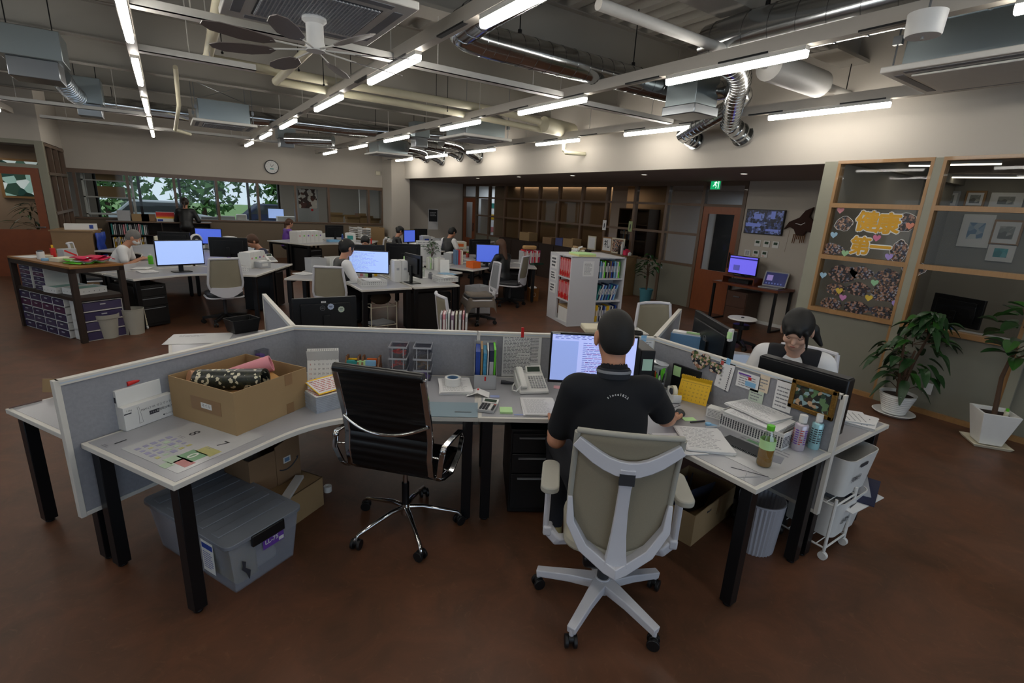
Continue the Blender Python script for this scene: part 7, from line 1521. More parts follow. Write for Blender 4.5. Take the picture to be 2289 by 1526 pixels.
for i, (y, w_, h_, col, lab) in enumerate(((8.34, .08, .3, 'white', 'white figurine stand'), (8.26, .07, .2, 'black', 'black bottle-shaped ornament'), (8.2, .16, .14, 'hotpink', 'crimson desk plate with pale print'), (8.44, .06, .22, 'darkwood', 'small brown bottle'), (8.1, .08, .08, 'white', 'small white cup'))):
    solo(MB(col).prism(rrect(w_, w_*.7, w_*.2), 0, h_*.8).cyl((0, 0, h_*.8), (0, 0, h_), w_*.25), 'shelf_ornament', lab+' at the near end of the tray cabinet', 'ornament', (XC-.25, y, .932), bevel=.004)
for (y, w_, d_, h_, col, lab) in ((10.2, .4, .3, .22, 'cardboard', 'tan carton'), (10.6, .3, .25, .2, mat('slate_blue', '4a5488', .6), 'slate-blue box'), (11.1, .4, .3, .18, 'cardboard2', 'brown flat carton'), (12.2, .5, .3, .24, 'cardboard', 'larger tan carton')):
    carton('cardboard_box', lab+' on the long low cabinet', 'box', (XC-.22, y, .932), 0, d_, w_, h_, col)
p = aty(968, 486, YF-.01); t = thing('wall_calendar', 'dark printed wall calendar on the recess end wall', 'calendar', p, 0); MB('paper').box((-.19, -.01, -.42), (.19, 0, .3)).build('sheet', t); m = MB('darkgrey'); m.box((-.165, -.012, -.14), (.165, -.01, .27)); m.lines(Matrix.Translation((0, -.0126, .12)) @ FC, .25, .15, 3, 'lgrey', seed=2, words=5, th=.6); m.build('print', t)
# ------------------------------------------------------------------ white shelf unit in the middle
o_ = (5.36, 6.16, 0); RZ = rad(-14); SH = 1.17; t = thing('shelf_unit', 'white office shelf unit, open on two sides, full of binders', 'shelf', o_, RZ)
SW_ = mat('shelf_white', 'c4c4c8', .5)   # local: near corner at the origin, front along +x, left side along +y
m = MB(SW_); m.box((0, 0, .04), (.52, .03, SH)); m.build('end_panel', t, bevel=.003)
m = MB(SW_); m.box((0, 0, 0), (1.03, .84, .05)); m.box((0, 0, SH-.02), (1.03, .84, SH)); m.box((.5, .03, .05), (.52, .84, SH-.02)); m.box((.24, .03, .05), (.25, .84, SH-.02)); m.box((.52, .3, .05), (1.0, .32, SH-.02)); m.build('carcass', t)
for z in (.42, .80):
    MB(SW_).box((.52, .01, z-.012), (1.01, .3, z+.012)).build('shelf_board', t); MB(SW_).box((0, .03, z-.012), (.24, .5, z+.012)).build('shelf_board', t)
MB(SW_).box((1.0, 0, 0), (1.03, .84, SH)).build('side_board', t); MB(SW_).box((0, .47, .05), (.03, .84, SH-.02)).build('side_door', t)
m = MB('paper'); m.box((.22, -.003, .85), (.42, 0, 1.1)); m.lines(Matrix.Translation((.32, -.0035, .98)) @ FC, .16, .2, 9, 'grey', seed=4); m.build('taped_sheet', t)
TMS = Matrix.Translation(o_) @ Matrix.Rotation(RZ, 4, 'Z'); LC = lambda x, y, z: TMS @ Vector((x, y, z))
for z, lab in ((.815, 'red-spined file on the upper shelf of the white unit'), (.435, 'red-spined file on the middle shelf of the white unit')):
    for k in range(9):
        q = LC(.01, .055+k*.046, z); m = MB(['red', mat('salmon_spine', 'c88878', .6)][k % 2 if z > .5 else k % 3 % 2]); m.box((0, -.018, 0), (.22, .018, .3)); m.box((-.001, -.012, .1), (0, .012, .27), 'pink'); m.box((-.001, -.017, .02), (-.0002, .017, .07), 'red'); solo(m, 'file', lab+', %s from the front corner' % ORDN[k], 'file', tuple(q), RZ, lab.replace('file', 'files'))
q = LC(.13, .25, .052); bx3 = carton('archive_box', 'white archive box with a tan lid edge at the bottom left of the unit', 'box', tuple(q), RZ, .21, .34, .26, 'white'); MB('cardboard').box((-.107, -.172, .235), (.107, .172, .265)).build('box_lid', bx3)
for z, cols, n, lab, ln in ((.815, ['navy', 'lblue', 'bluegrey', 'white', 'green', 'black', 'lgrey', 'navy', 'cardboard2', 'blue'], 15, 'mixed binder on the upper right shelf of the white unit', 0), (.435, ['teal', 'navy', 'white', 'blue', 'lblue', 'navy', 'bluegrey', 'blue'], 13, 'slanting binder on the middle right shelf of the white unit', .25), (.055, ['yellow', 'yellow', 'lgrey', 'navy', 'white', 'navy', 'blue', 'lgrey'], 15, 'binder on the lowest right shelf of the white unit', .04)):
    r = random.Random(int(z*50))
    for k in range(n):
        q = LC(.535+k*.0275+.001, .04, z+.002); m = MB(cols[k % len(cols)]); m.box((0, 0, 0), (.022, .22, .28*r.uniform(.9, 1.03))); m.box((.004, -.001, .1), (.018, 0, .2), 'white' if k % 2 else 'lgrey'); oo = solo(m, 'binder', lab+', %s from the left' % ORDN[k], 'binder', tuple(q), RZ, lab.replace('binder', 'binders')); oo.rotation_euler[1] = ln
q = LC(.3, .22, SH); solo(MB(mat('yellow_paper', 'c8c88a', .7)).box((-.16, -.19, 0), (.16, .19, .03)).box((-.155, -.18, .03), (.16, .19, .045), 'lgreen'), 'paper_ream', 'pale yellow and green paper reams on top of the white unit', 'paper', tuple(q), RZ)
q = LC(.45, .62, SH); m = MB('cream'); r = random.Random(6)
for k in range(12): m.cb((r.uniform(-.1, .1), r.uniform(-.08, .08), .02+.008*k), (.08, .06, .03), ['cream', 'white', 'cardboard'][k % 3], rz=r.uniform(0, 3), ry=r.uniform(-.4, .4))
solo(m, 'small_parcel_heap', 'heap of small cream parcels on top of the white unit', 'parcels', tuple(q), RZ)
for z, h_, lab in ((.9, .22, 'large black characters'), (.70, .16, 'two lines'), (.47, .18, 'handwritten marks')):
    q = LC(-.003, .66, z); o = thing('notice_sheet', 'white notice with %s on the side of the white unit' % lab, 'notice', tuple(q), RZ-pi/2, 'notices on the white unit'); MB('paper').box((-.12, -.002, 0), (.12, 0, h_)).build('sheet', o); MB('ink').lines(Matrix.Translation((0, -.0026, h_/2)) @ FC, .18, h_*.8, 3, 'ink', seed=int(z*10), th=.55, words=3).build('print', o)
p = at(1193, 672, 0); t = thing('waste_bin', 'square wooden waste bin lined with a white bag beside the black pedestal', 'waste bin', (p[0], p[1]+.05, 0), rad(-20)); MB(woodmat('bin_wood', '8a5a2c', '764a22')).tray_((0, 0, 0), .2, .2, .27, .01).build('bin_body', t)
m = MB('white'); m.T = Matrix.Translation((0, -.101, .14)) @ FC; m.lathe([(.035, 0), (.04, 0), (.04, .001), (.035, .001)], n=20); m.build('round_logo', t); m = MB('paper'); m.sph((0, 0, .26), (.09, .09, .05), n=10); m.build('bag_liner', t)
# ------------------------------------------------------------------ wooden table with drawer chests (left)
TA, TB, TC, TD = Vector((-1.06, 7.84, 0)), Vector((-.56, 8.13, 0)), Vector((-1.30, 9.50, 0)), Vector((-1.80, 9.21, 0))
tz = math.atan2((TB-TA).y, (TB-TA).x); TW_, TL_ = (TB-TA).length, (TD-TA).length; t = thing('work_table', 'tall work table with an oak top and dark metal frame', 'table', (TA.x, TA.y, 0), tz)
OAK = woodmat('oak_top', '9a6a34', '845624'); MB(OAK).box((0, 0, .925), (TW_, TL_, .95)).build('table_top', t, bevel=.002)
for x in (.03, TW_-.03):
    for y in (.03, TL_-.03): MB('darkwood').box((x-.03, y-.03, 0), (x+.03, y+.03, .925)).build('leg', t)
MB('darkwood').box((.02, .02, .52), (TW_-.02, TL_-.02, .56)).build('middle_shelf', t); m = MB('darkwood'); m.box((0, 0, .87), (TW_, .04, .925)); m.box((0, TL_-.04, .87), (TW_, TL_, .925)); m.box((0, 0, .87), (.04, TL_, .925)); m.box((TW_-.04, 0, .87), (TW_, TL_, .925)); m.build('apron', t)
TM = t.matrix_basis.copy()
def tw(x, y, z): return tuple(Matrix.Translation((TA.x, TA.y, 0)) @ Matrix.Rotation(tz, 4, 'Z') @ Vector((x, y, z)))
PUR = mat('purple_clear', '3c3658', .25, alpha=.93)
def chest(lab, loc, rz, w_, d_, h_, n, cols, group='plastic drawer chests'):
    t = thing('drawer_chest', lab, 'drawer chest', loc, rz, group); m = MB('white'); m.box((-w_/2, -d_/2, 0), (-w_/2+.012, d_/2, h_)); m.box((w_/2-.012, -d_/2, 0), (w_/2, d_/2, h_)); m.box((-w_/2, d_/2-.01, 0), (w_/2, d_/2, h_))
    dh = h_/n
    for k in range(n+1): m.box((-w_/2, -d_/2, max(0, k*dh-.006)), (w_/2, d_/2, min(h_, k*dh+.008)))
    m.build('chest_frame', t)
    for k in range(n): q = MB(cols[k % len(cols)]).box((-w_/2+.015, -d_/2-.008, k*dh+.012), (w_/2-.015, d_/2-.02, (k+1)*dh-.014)).build('drawer', t); MB('lgrey').box((-.03, -d_/2-.014, k*dh+dh*.6), (.03, -d_/2-.008, k*dh+dh*.7)).build('handle', q)
    return t
DC = [PUR, mat('purple_mid', '45405e', .25), PUR, mat('dark_magenta', '4a2448', .3), PUR]
ch0 = None
for k in range(4):
    lab = 'white purple-drawered chest on the floor under the oak table, %s from the corner' % on[k]; L = tw(.02+.19, .50+k*.288, .0)
    c0 = chest(lab, (*L[:2], .002), tz-pi/2, .28, .36, .51, 5, DC) if ch0 is None else dup(ch0, (*L[:2], .002), tz-pi/2, lab); ch0 = ch0 or c0
for k, (y, lab) in enumerate(((1.25, 'far one'), (.9, 'nearer one'))): dup(ch0, (*tw(.22, y, 0)[:2], .562), tz-pi/2, 'short white chest on the middle shelf of the oak table, '+lab).scale = (1, 1, .58)
w3 = chest('wide white drawer chest showing at the short end of the oak table', (*tw(.29, .18, 0)[:2], .002), tz, .45, .27, .50, 4, [PUR, mat('purple_mid', '45405e')])
for k, (x, y, lab) in enumerate(((.28, .38, 'nearer one'), (.2, .66, 'farther one'))):
    L = tw(x, y, .562); tr = thing('letter_tray', 'white slotted letter tray on the middle shelf, '+lab, 'tray', L, tz+rad(6), 'letter trays on the middle shelf'); perf(tr, .36, .26, .08, 6, 1, 4); MB(mat('mint_paper', '8fb8ae', .7)).box((-.15, -.1, .06), (.15, .1, .07)).build('papers', tr)
for k, (col, dz, ang, dx, dy, lab) in enumerate((('green', .0, .35, -.05, .1, 'lime green folder, lowest in the heap'), ('white', .014, .1, .0, .12, 'white folder between the green and crimson ones'), ('green', .026, -.3, -.04, .16, 'lime green folder sticking out at the back of the heap'), ('cream', .038, .2, .02, .06, 'cream folder in the middle of the heap'), ('hotpink', .05, .1, .02, 0, 'crimson folder, lower of the two bright ones'), ('hotpink', .075, .16, .0, .03, 'crimson folder, topmost of the heap'))):
    m = MB(col); W2, D2 = .17, .12; vs = []; fs = []; N = 12
    for j in range(2):
        for i in range(N+1): x = -W2+2*W2*i/N; vs += [(x, (-1 if j == 0 else 1)*D2, .012*sin(i*1.05+k)*(.5 if j else 1)+.012)]
    for i in range(N): fs.append((i, i+1, N+2+i, N+1+i))
    m.add(vs, fs); m.box((-.13, -D2-.002, .008), (-.11, -D2+.004, .02), 'white'); m.box((.11, -D2-.002, .008), (.13, -D2+.004, .02), 'white')
    o = solo(m, 'folder', lab+' on the oak table', 'folder', tw(.34+dx, .20+dy, .952+dz), tz+ang, 'folders heaped on the oak table'); sm = o.modifiers.new('s', 'SOLIDIFY'); sm.thickness = .008
for (x, y, w_, d_, h_, col, nm, lab, cat) in ((.2, .62, .2, .16, .05, 'cream', 'shallow_carton', 'cream shallow carton in the middle of the oak table', 'box'), (.12, .95, .07, .07, .1, 'white', 'white_jar', 'white jar with dark lid on the oak table', 'jar'), (.36, .85, .16, .12, .13, 'lgrey', 'grey_box', 'grey and red striped box at the back of the oak table', 'box'), (.32, 1.12, .05, .05, .12, 'red', 'red_bottle', 'small red bottle at the back of the oak table', 'bottle'), (.1, .78, .08, .06, .03, 'lblue', 'blue_dispenser', 'light blue tape dispenser on the oak table', 'dispenser'), (.2, 1.05, .12, .12, .035, 'cream', 'tape_ring', 'wide tape ring lying on the oak table', 'tape roll')):
    m = MB(col); m.prism(rrect(w_, d_, min(w_, d_)*.3 if h_ > .08 and w_ < .1 else .005), 0, h_)
    if nm == 'grey_box': m.cb((0, -d_/2-.001, h_*.6), (w_, .001, .02), 'red', ry=.5)
    if nm == 'white_jar': m.cyl((0, 0, h_), (0, 0, h_+.015), .03, m='ink')
    if nm == 'red_bottle': m.cyl((0, 0, h_), (0, 0, h_+.04), .012, m='yellow')
    solo(m, nm, lab, cat, tw(x, y, .951), tz+.2, bevel=.003)
solo(MB('lgrey').box((-.12, -.16, 0), (.12, .16, .002)).box((-.1, -.14, .002), (.06, .1, .003), 'paper').box((.02, -.12, .003), (.11, -.09, .004), 'pink'), 'clear_folder', 'clear folders and papers at the far end of the oak table', 'folder', tw(.16, 1.3, .951), tz+.2)
for px, py, r0, r1, h_, lab in ((240, 757, .115, .15, .31, 'beige round waste bin with a wide rim, left one of two'), (301, 748, .11, .14, .34, 'plain beige waste bin, right one of two')):
    p = at(px, py, 0); t = thing('waste_bin', lab, 'waste bin', (p[0], p[1]+.1, 0), 0, 'beige waste bins at the oak table')
    MB('putty').lathe([(0, .002), (r0, 0), (r1*.96, h_), (r1*.93, h_), (r0*.95, .01), (0, .01)], n=32).build('bin_body', t)
    if h_ < .32: MB('putty').lathe([(r1*.96, h_-.05), (r1*1.02, h_-.045), (r1*1.04, h_+.005), (r1*.97, h_+.005)], n=32).build('bin_rim', t)
    else: MB('putty').lathe([(r1*.95, h_-.01), (r1*.985, h_-.005), (r1*.985, h_+.004), (r1*.94, h_+.004)], n=32).build('bin_rim', t)
# wooden box on the left, blue bags
t = thing('wooden_crate', 'plain wooden box standing left of the counter', 'box', (-1.45, 12.6, 0), rad(-8)); MB(woodmat('plain_ply', '9a7c58', '8a6c48')).box((-.35, -.3, 0), (.25, .3, 1.05)).build('box_body', t); MB(woodmat('plain_ply', '9a7c58', '8a6c48')).box((-.37, -.32, 1.05), (.27, .32, 1.075)).build('lid', t)
solo(MB('white').box((-.24, -.13, 0), (.24, .13, .1)).box((.12, -.131, .02), (.18, -.13, .09), 'blue'), 'white_carton', 'white and blue flat carton on the wooden box', 'box', (-1.42, 12.6, 1.076), .1)
m = MB(mat('blue_sheet', '24409a', .3, noise=.5, nscale=14)); r = random.Random(9); vs = []; fs = []
for j in range(9):
    for i in range(7): vs.append((-.05+r.uniform(-.02, .03), -.28+.09*i, 1.0-.115*j+r.uniform(-.01, .01)))
for j in range(8):
    for i in range(6): fs.append((j*7+i, j*7+i+1, j*7+i+8, j*7+i+7))
m.add(vs, fs); o = solo(m, 'blue_bag', 'blue plastic bags hanging on the side of the wooden box', 'bag', (-1.12, 12.55, .02), rad(-8)); o.modifiers.new('s', 'SOLIDIFY').thickness = .03
# counter under the far window with books
t = thing('window_counter', 'dark open counter under the far window full of files', 'counter', (-.35, 16.4, 0), 0); m = MB('darkwood'); m.box((-.95, -.25, 0), (-.93, .25, 1.02)); m.box((1.25, -.25, 0), (1.27, .25, 1.02)); m.box((.15, -.25, 0), (.17, .25, 1.02)); m.box((-.95, .23, 0), (1.27, .25, 1.02)); m.build('carcass', t)
MB(BRW).box((-.98, -.28, 1.02), (1.3, .25, 1.05)).build('counter_top', t)
for z in (.03, .38, .70): MB('darkwood').box((-.93, -.24, z-.01), (1.25, .23, z+.01)).build('shelf_board', t)
for k, z in enumerate((.712, .39)): binders('file on the %s shelf of the window counter' % ('upper', 'lower')[k], (-1.25, 16.27, z), 0, 20, [['teal', 'white', 'lgrey', 'darkgrey', 'lgrey', 'grey', 'pink', 'lgrey'], ['white', 'yellow', 'cardboard', 'lgrey']][k], .2, .26, .02, .04, 'files on the %s counter shelf' % ('upper', 'lower')[k], .01, 6+k)
for (px, w_, h_, col, lab) in ((275, .26, .25, 'lgrey', 'pale storage carton'), (312, .36, .17, 'cardboard', 'tan carton'), (330, .3, .17, 'cardboard2', 'brown carton')):
    x = aty(px, 470, 16.35)[0]; carton('cardboard_box', lab+' on the window counter', 'box', (x, 16.42, 1.051), 0, w_, .28, h_, col)
x = aty(368, 470, 16.35)[0]; t = thing('striped_carton', 'red, orange and white striped carton on the window counter', 'box', (x, 16.4, 1.051), 0); m = MB('white'); m.box((-.2, -.14, 0), (.2, .14, .24)); m.build('box_body', t); m = MB('red'); m.box((-.201, -.142, .15), (.201, -.14, .24)); m.box((-.201, -.142, .11), (.201, -.14, .15), 'orange'); m.box((-.201, -.142, .08), (.201, -.14, .11), 'yellow'); m.box((-.18, -.142, .01), (-.06, -.14, .06), 'blue'); m.build('stripes', t)
# ------------------------------------------------------------------ clutter on the middle and far desks
def upz(px, py): return at(px, py, DH)
monitor('wide lit monitor at the left cluster with a pale blue desktop', (*((Vector(at(356, 598, .8))+Vector(at(454, 594, .8)))/2)[:2], DT), rad(14), .62, .37, .10, SCR)
v1, v2 = Vector(at(783, 608, .82)), Vector(at(868, 612, .82)); mo = monitor('wide lit monitor before the woman with white sleeves', (*((v1+v2)/2)[:2], DT), math.atan2((v2-v1).y, (v2-v1).x), (v2-v1).length*1.05, .35, .09, SCR)
d = [c_ for c_ in mo.children if c_.name.startswith('display')][0]; m = MB('ink'); m.lines(Matrix.Translation((-.05, -.0146, .27)) @ FC, .4, .28, 14, 'screen_ink', .8, seed=6, words=8, th=.15); m.build('text_on_screen', d)
for i, (px, col) in enumerate(((808, 'pink'), (820, 'lgreen'), (840, 'yellow'))): solo(MB(col).box((-.025, -.001, 0), (.025, .001, .04)), 'sticky_note', '%s sticky note under the wide lit monitor' % ('pink', 'mint', 'yellow')[i], 'sticky notes', (*at(px, 617, DT)[:2], DT), 0)
v1 = Vector(at(1066, 585, .82)); v2 = Vector(at(1112, 585, .82)); monitor('blue monitor with a dark square picture near the long-haired woman', (*((v1+v2)/2)[:2], DT), rad(-25), .46, .36, .08, SCRB)
d = bpy.data.objects[-1] if 0 else None
for (px, py, rz, w_, scr, lab) in ((470, 545, -20, .5, SCRB, 'tilted blue-lit monitor by the white fan'), (515, 575, 160, .6, None, 'black monitor back right of the lit one at the left cluster'), (2.75, 8.5, 172, .6, None, 'black monitor behind the wide lit one'), (3.5, 8.72, 150, .62, None, 'black monitor back with a small ring left of the green plant'),
        (925, 620, 95, .5, None, 'dark monitor seen edge-on at the middle cluster'), (915, 538, 20, .4, SCRB, 'violet-blue lit monitor near the black-dressed woman'), (3.75, 14.35, 185, .5, None, 'black monitor at the far cluster with a note on it'), (5.75, 9.8, 175, .52, None, 'black monitor beyond the blue one'), (5.9, 13.4, 180, .4, None, 'farthest black monitor before the column'), (395, 560, 170, .5, None, 'dark monitor behind the grey-haired man')):
    p = upz(px, py+12) if px > 100 else (px, py); monitor(lab, (p[0], p[1], DT), rad(rz), w_, .33, .1, scr)
def papers_(lab, px, py, rz, seed, n=6, col='paper'): p = upz(px, py) if px > 100 else (px, py); paper(lab, (p[0], p[1], DT), rz, .21, .28, 4, n, seed, col=col)
def fileboxes(lab, px, py, rz, n, w_=.1, d_=.26, h_=.28, tags=('pink', 'green', 'purple')):
    p = Vector(upz(px, py)) if px > 100 else Vector((px, py, DH)); 
    for k in range(n):
        q = p+Vector((cos(rz)*k*(w_+.004), sin(rz)*k*(w_+.004), 0)); t = thing('file_box', '%s, %s' % (lab, ('first box', 'second box', 'third box', 'fourth box', 'fifth box', 'sixth box')[k]), 'file box', (q.x, q.y, DT), rz, lab)
        m = MB('white'); m.tray_((0, 0, 0), w_, d_, h_, .003); m.build('box_body', t); MB(tags[k % len(tags)]).box((-.02, -d_/2-.001, h_*.6), (.02, -d_/2, h_*.72)).build('name_tag', t)
        MB('paper').box((-w_/2+.008, -d_/2+.01, .004), (w_/2-.008, d_/2-.02, h_+.02)).build('folders', t)
fileboxes('white organiser boxes at the left cluster corner', 552, 598, rad(55), 4, .12, .2, .23)
fileboxes('white file boxes standing on the far cluster', 2.62, 13.72, rad(30), 6, .13, .3, .28)
fileboxes('white file stands right of the wide lit monitor', 885, 628, rad(-5), 2, .11, .24, .30, ('lgrey',))
for (lab, px, py, rz, W_, D_) in (('low white tray basket at the left cluster front', 525, 606, .2, .32, .24), ('white tray basket before the woman with white sleeves', 832, 636, -.05, .36, .24), ('white covered basket at the right end of the middle cluster', 995, 628, 0, .34, .24)): p = upz(px, py); basket(lab, (p[0], p[1], DT), rz, W_, D_, .08, nx=12, nz=2, ny=7); paper('papers lying in the '+lab, (p[0], p[1], DT+.06), rz+.1, .2, .27, 4, 7, px)
papers_('white papers at the left end of the left cluster desk', 330, 608, .3, 61); papers_('loose sheets left of the lit monitor', 318, 600, -.3, 62, 3); papers_('papers at the left wing of the middle cluster', 680, 612, .5, 63, 4); papers_('light blue sheets by the white triangular calendar', 1000, 612, .2, 64, 2, 'lblue'); papers_('papers beside the covered basket', 3.25, 7.5, .1, 65, 3); papers_('papers in front of the red binders', 1165, 588, .2, 66, 3); papers_('papers on the middle cluster beside the vest woman', 790, 629, .1, 67, 4)
for (lab, px, py, w_, d_, h_, col) in (('white carton behind the grey-haired man', 430, 560, .3, .2, .2, 'white'), ('teal and white boxes beyond the left cluster', 1.15, 12.75, .3, .2, .16, 'lgrey'), ('clear drawer tower at the middle cluster left side', 1.9, 8.5, .25, .25, .22, 'lgrey'), ('yellow-topped clear carton left of the vest woman', 2.25, 8.62, .3, .2, .22, 'white'), ('white fax machine at the far cluster', 725, 533, .35, .3, .14, 'white'), ('small blue tub by the fax', 745, 540, .3, .2, .05, 'lblue'), ('white tissue carton near the black-dressed woman', 4.45, 13.95, .14, .14, .2, 'white'),
        ('grey printer box by the column', 6.35, 12.95, .4, .3, .2, 'lgrey'), ('white and blue folder pack beside the man in the waistcoat', 5.9, 12.25, .3, .2, .16, 'white'), ('white paper bag near the covered basket', 3.98, 8.2, .16, .1, .22, 'white'), ('orange carton at the middle cluster right end', 1058, 598, .2, .2, .12, 'orange'), ('dark green tray before the red binders', 1200, 592, .3, .12, .04, mat('dark_green', '1c3a2c', .5))):
    p = upz(px, py) if px > 100 else (px, py); carton('desk_box', lab, 'box', (p[0], p[1], DT), .2, w_, d_, h_, col)
p = upz(1178, 590); binders('slim binder in the row at the right cluster', (p[0]-.1, p[1]+.1, DT), rad(-12), 14, ['lgrey', 'red', 'pink', 'white', 'red', 'magenta', 'white', 'hotpink'], .22, .29, .018, .03, 'binders on the right cluster desk', .003, 15)
solo(MB(mat('kraft_bag', 'b08a58', .7)).prism(rrect(.3, .12, .03), 0, .08), 'kraft_envelope', 'tan padded envelope lying on the red binders', 'envelope', (p[0]+.1, p[1]+.08, DT+.305), rad(-12), bevel=.02)
p = upz(1015, 590); binders('grey, red and pink folder in the group behind the blue sheets', (p[0], p[1], DT), rad(-15), 5, ['bluegrey', 'bluegrey', 'red', 'pink', 'cream'], .2, .29, .02, .04, 'folders behind the covered basket', .006, 16)
p = upz(955, 600); binders('white-labelled file in the row before the green plant', (p[0], p[1], DT), rad(-10), 8, ['white', 'lgreen', 'white', 'lgrey', 'white', 'green'], .16, .2, .02, .035, 'files before the green desk plant', .004, 17)
for (nm, x, y, z, w_, d_, h_, rz, col, col2, lab) in (
    ('paper_carton', .75, 12.35, 0, .34, .24, .22, .3, 'white', 'lblue', 'white and blue carton right of the tilted blue-lit monitor'), ('binder_box', 1.0, 12.2, 0, .2, .26, .26, .5, 'lgrey', 'green', 'grey box with a green label beyond the left cluster'), ('paper_carton', -.15, 12.3, 0, .3, .22, .25, .1, 'cream', 'yellow', 'cream and yellow carton left of the white fan'),
    ('white_printer', .1, 11.5, 0, .38, .3, .16, .2, 'white', 'darkgrey', 'small white printer behind the grey-haired man'), ('tissue_box', .95, 9.85, 0, .22, .12, .09, .7, 'white', 'pink', 'white tissue box between the telephone and organiser boxes'), ('drawer_box', 1.2, 9.15, 0, .2, .15, .1, .5, 'lgrey', 'white', 'grey drawer box behind the low white tray'),
    ('document_box', 3.1, 14.6, 0, .3, .25, .2, .2, 'lgrey', 'white', 'grey document box behind the white file boxes'), ('document_box', 4.1, 14.05, 0, .28, .22, .24, -.3, 'white', 'teal', 'white and teal box at the right arm of the far cluster'), ('monitor_stand_box', 5.3, 12.25, 0, .34, .25, .12, .3, 'white', 'purple', 'white and purple box before the man in the waistcoat'),
    ('document_box', 5.75, 12.75, 0, .25, .2, .28, .1, 'lgrey', 'blue', 'grey and blue stand beyond the man in the waistcoat'), ('document_box', 6.5, 12.1, 0, .3, .2, .18, -.4, 'cream', 'orange', 'cream box right of the man in the waistcoat'), ('pen_box', 3.05, 7.65, 0, .12, .1, .12, .2, 'grey', 'lgreen', 'grey pen box near the water bottle'), ('tissue_box', 3.3, 8.3, 0, .24, .12, .09, .4, 'white', 'lblue', 'white and blue tissue box before the desk plant'),
    ('document_box', 3.6, 8.55, 0, .26, .2, .22, .5, 'lgreen', 'white', 'pale green box beside the desk plant'), ('document_box', 4.75, 9.25, 0, .26, .2, .2, .5, 'lgrey', 'pink', 'grey and pink box left of the blue monitor'), ('small_speaker', 5.35, 8.85, 0, .09, .09, .2, .2, 'black', 'grey', 'small black speaker left of the long-haired woman'), ('document_box', 5.7, 9.1, 0, .24, .18, .24, -.2, 'white', 'grey', 'white stand between the blue monitor and the binders'),
    ('document_box', 2.3, 8.3, 0, .2, .15, .12, .2, 'teal', 'white', 'small teal box left of the woman with white sleeves'), ('document_box', 6.05, 13.2, 0, .3, .22, .22, .1, 'white', 'darkgrey', 'white box near the farthest black monitor')):
    t = thing(nm, lab, 'box', (x, y, DT), rz); MB(col).box((-w_/2, -d_/2, 0), (w_/2, d_/2, h_)).build('box_body', t, bevel=.006); MB(col2).box((-w_*.3, -d_/2-.002, h_*.3), (w_*.25, -d_/2, h_*.75)).build('front_label', t); MB('paper').cb((0, 0, h_+.006), (w_*.7, d_*.7, .012), rz=.2).build('papers', t)
# desk plant and board
p = upz(965, 585); t = plant('small leafy desk plant with pale flowers at the middle cluster', (p[0], p[1], DT), lambda q: MB('white').lathe([(0, 0), (.05, 0), (.07, .1), (.06, .1), (0, .09)], n=20).build('pot', q), [((0, 0, .09), (.03, 0, .25)), ((0, 0, .09), (-.06, .02, .28))], 60, .24, .16, .42, .07, .045, 21, .4, trunk=.006)
t = thing('table_sign', 'white printed board standing behind the desk plant', 'sign board', (p[0], p[1]+.15, DT), rad(-12)); MB('paper').box((-.26, -.005, 0), (.26, .005, .42)).build('board', t); MB('ink').lines(Matrix.Translation((0, -.0056, .36)) @ FC, .45, .07, 2, 'grey', seed=3, th=.4).build('print', t)
# white fan
p = upz(440, 560); t = thing('desk_fan', 'round white desk fan beside the tilted blue monitor', 'fan', (p[0], p[1]+.1, DT), rad(30)); m = MB('white'); m.T = Matrix.Translation((0, 0, .2)) @ FC; m.lathe([(.10, -.02), (.125, 0), (.13, .03), (.11, .05), (.095, .04)], n=30); m.build('fan_ring', t)
m = MB('darkgrey'); m.T = Matrix.Translation((0, 0, .2)) @ FC; m.lathe([(0, .02), (.1, .015), (.1, .01), (0, .0)], n=24); m.build('grille', t); MB('white').cyl((0, -.05, .2), (0, -.03, .2), .03).build('hub_cap', t); MB('white').lathe([(0, 0), (.09, 0), (.08, .02), (.02, .03), (.02, .08), (0, .08)], n=20).build('stand', t)
# phones, bottles and cups
for (px, py, lab) in ((603, 585, 'white desk telephone by the half-hidden person'), (950, 552, 'white desk telephone near the man in the waistcoat'), (870, 540, 'white desk telephone beside the tissue carton')):
    p = upz(px, py); q = dup(bpy.data.objects['desk_telephone'], (p[0], p[1], DT), .3, lab, 'white desk telephones')
for (px, py, r_, h_, col, cap, lab) in ((338, 590, .035, .16, 'green', 'white', 'green and white bottle left of the lit monitor'), (352, 592, .03, .13, 'white', 'purple', 'small white bottle beside the green one'), (945, 620, .032, .2, glassmat('pet', (.86, .9, .84), .12), 'white', 'clear water bottle at the middle cluster'), (962, 622, .035, .1, 'grey', 'grey', 'grey mug beside the water bottle'), (.75, 9.5, .05, .14, 'purple', 'purple', 'purple cup behind the white organiser boxes'), (.62, 9.62, .05, .08, 'orange', 'red', 'orange bowl by the purple cup'), (3.95, 14.3, .03, .2, 'blue', 'lblue', 'blue spray bottle at the far cluster'), (830, 545, .02, .16, 'red', 'red', 'slim red bottle by the seated head'), (1045, 575, .04, .12, mat('dull_red', '9c3a2c', .5), 'green', 'rust-coloured pot near the blue monitor')):
    p = upz(px, py) if px > 100 else (px, py); t = thing('desk_bottle', lab, 'bottle', (p[0], p[1], DT), 0); MB(col).lathe([(0, 0), (r_, 0), (r_, h_*.75), (r_*.6, h_*.85), (r_*.5, h_*.9)], n=20).build('bottle_body', t); MB(cap).cyl((0, 0, h_*.88), (0, 0, h_), r_*.55, n=16).build('cap', t)
